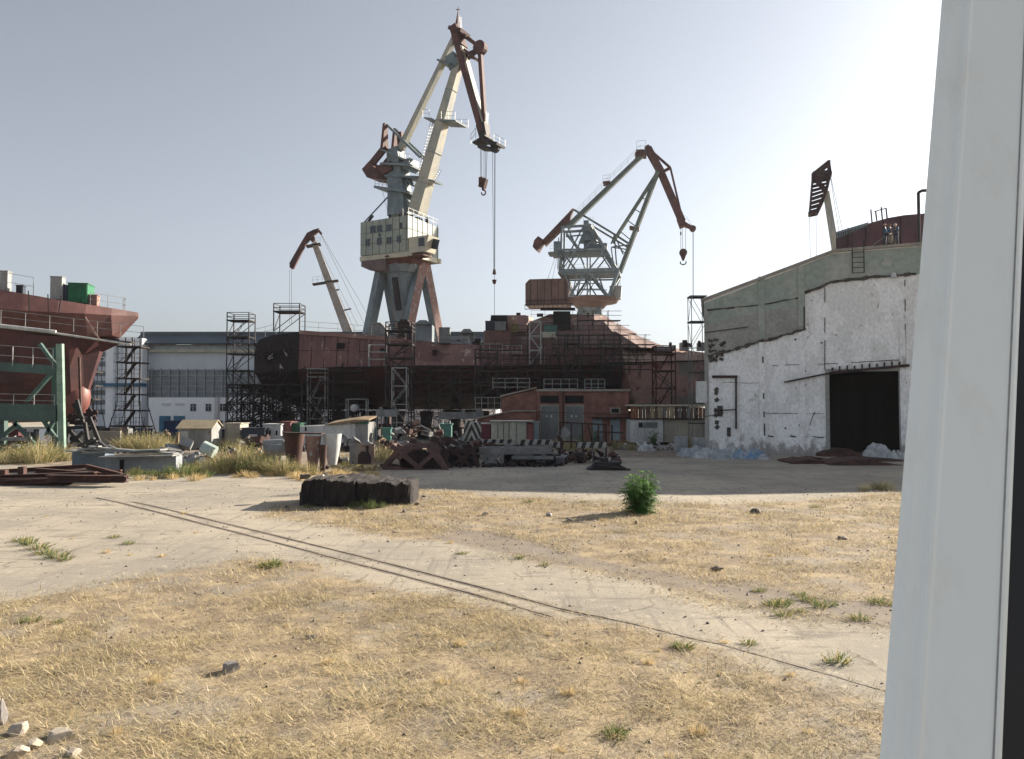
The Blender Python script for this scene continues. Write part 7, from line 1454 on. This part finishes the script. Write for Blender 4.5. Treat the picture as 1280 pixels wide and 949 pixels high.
lnk(uv.node_tree, tcu.outputs['Object'], mpu.inputs[0]); lnk(uv.node_tree, mpu.outputs[0], n2.inputs['Vector']); lnk(uv.node_tree, mpu.outputs[0], nn.inputs['Vector'])
mxu = uv.node_tree.nodes.new('ShaderNodeMix'); mxu.data_type = 'RGBA'; mxu.inputs[6].default_value = (.80, .87, .88, 1); mxu.inputs[7].default_value = (.74, .77, .74, 1); mru = uv.node_tree.nodes.new('ShaderNodeMapRange'); mru.inputs[1].default_value = .5; mru.inputs[2].default_value = .8; lnk(uv.node_tree, n2.outputs['Fac'], mru.inputs[0]); lnk(uv.node_tree, mru.outputs[0], mxu.inputs['Factor']); lnk(uv.node_tree, mxu.outputs[2], ub.inputs['Base Color'])
lnk(uv.node_tree, nn.outputs['Fac'], cr_.inputs[0]); lnk(uv.node_tree, cr_.outputs[0], ub.inputs['Roughness'])
b = MB(); b.loft([p0, p1]); b.build('sash_profile', uv, wf, smooth=False)
b = MB(); b.loft([[q0(a, c) for a, c in ((.0683, -.0046), (.0683, -.003), (.0693, -.003), (.0693, -.0046))], [q1(a, c) for a, c in ((.0683, -.0046), (.0683, -.003), (.0693, -.003), (.0693, -.0046))]]); b.build('glazing_seal', M('seal_grey', (.30, .31, .31), s=8, bump=0, rough=.6), wf)
b = MB(); b.loft([[q0(a, c) for a, c in ((.0771, .001), (.0771, .04), (.115, .04), (.115, .001))], [q1(a, c) for a, c in ((.0771, .001), (.0771, .04), (.115, .04), (.115, .001))]]); b.build('rubber_gasket', M('rubber', (.008, .008, .009), s=5, fine=0, bump=0, rough=.5), wf)


# crumbs, clods and boards fallen round the asphalt lump
for k, (px, py, w_, h_) in enumerate(((380, 600, 16, 6), (398, 600, 14, 5), (430, 603, 12, 4), (520, 632, 12, 5), (505, 640, 14, 4), (360, 634, 8, 3), (452, 642, 10, 3), (530, 622, 9, 3))):
    o = stone(px, py if k > 2 else py, w_, h_, clod if k != 1 else pale_stone, 'small crumb of broken asphalt beside or on the dark lump', k, 'clod', 'crumbs round the asphalt lump', 'clod')
    if k < 3: o.location = (W(px, 600, 33.6).x, 33.6, 1.0)

# ragged straw, weeds and blown litter along the far edge of the yard
put_weeds('straw_clump', 'dry straw clumps along the yard edge', 'dry grass', tuft, [(random.uniform(160, 480), random.uniform(592, 602), random.uniform(1.2, 2.6), 'low dry straw clump at the far edge of the paved strip') for _ in range(40)])

# thin morning air over the yard
hz = MB(); hz.box((0, 120, 39), (900, 620, 82)); ho = hz.build('haze', black_void); ho.data.materials.clear()
hm = bpy.data.materials.new('haze'); hm.use_nodes = True; ht = hm.node_tree; ht.nodes.clear(); ou = ht.nodes.new('ShaderNodeOutputMaterial'); pv = ht.nodes.new('ShaderNodeVolumePrincipled'); pv.inputs['Color'].default_value = (.90, .93, 1, 1); pv.inputs['Density'].default_value = .00008; pv.inputs['Anisotropy'].default_value = .3
lnk(ht, pv.outputs[0], ou.inputs['Volume']); ho.data.materials.append(hm); tag(ho, kind='stuff')
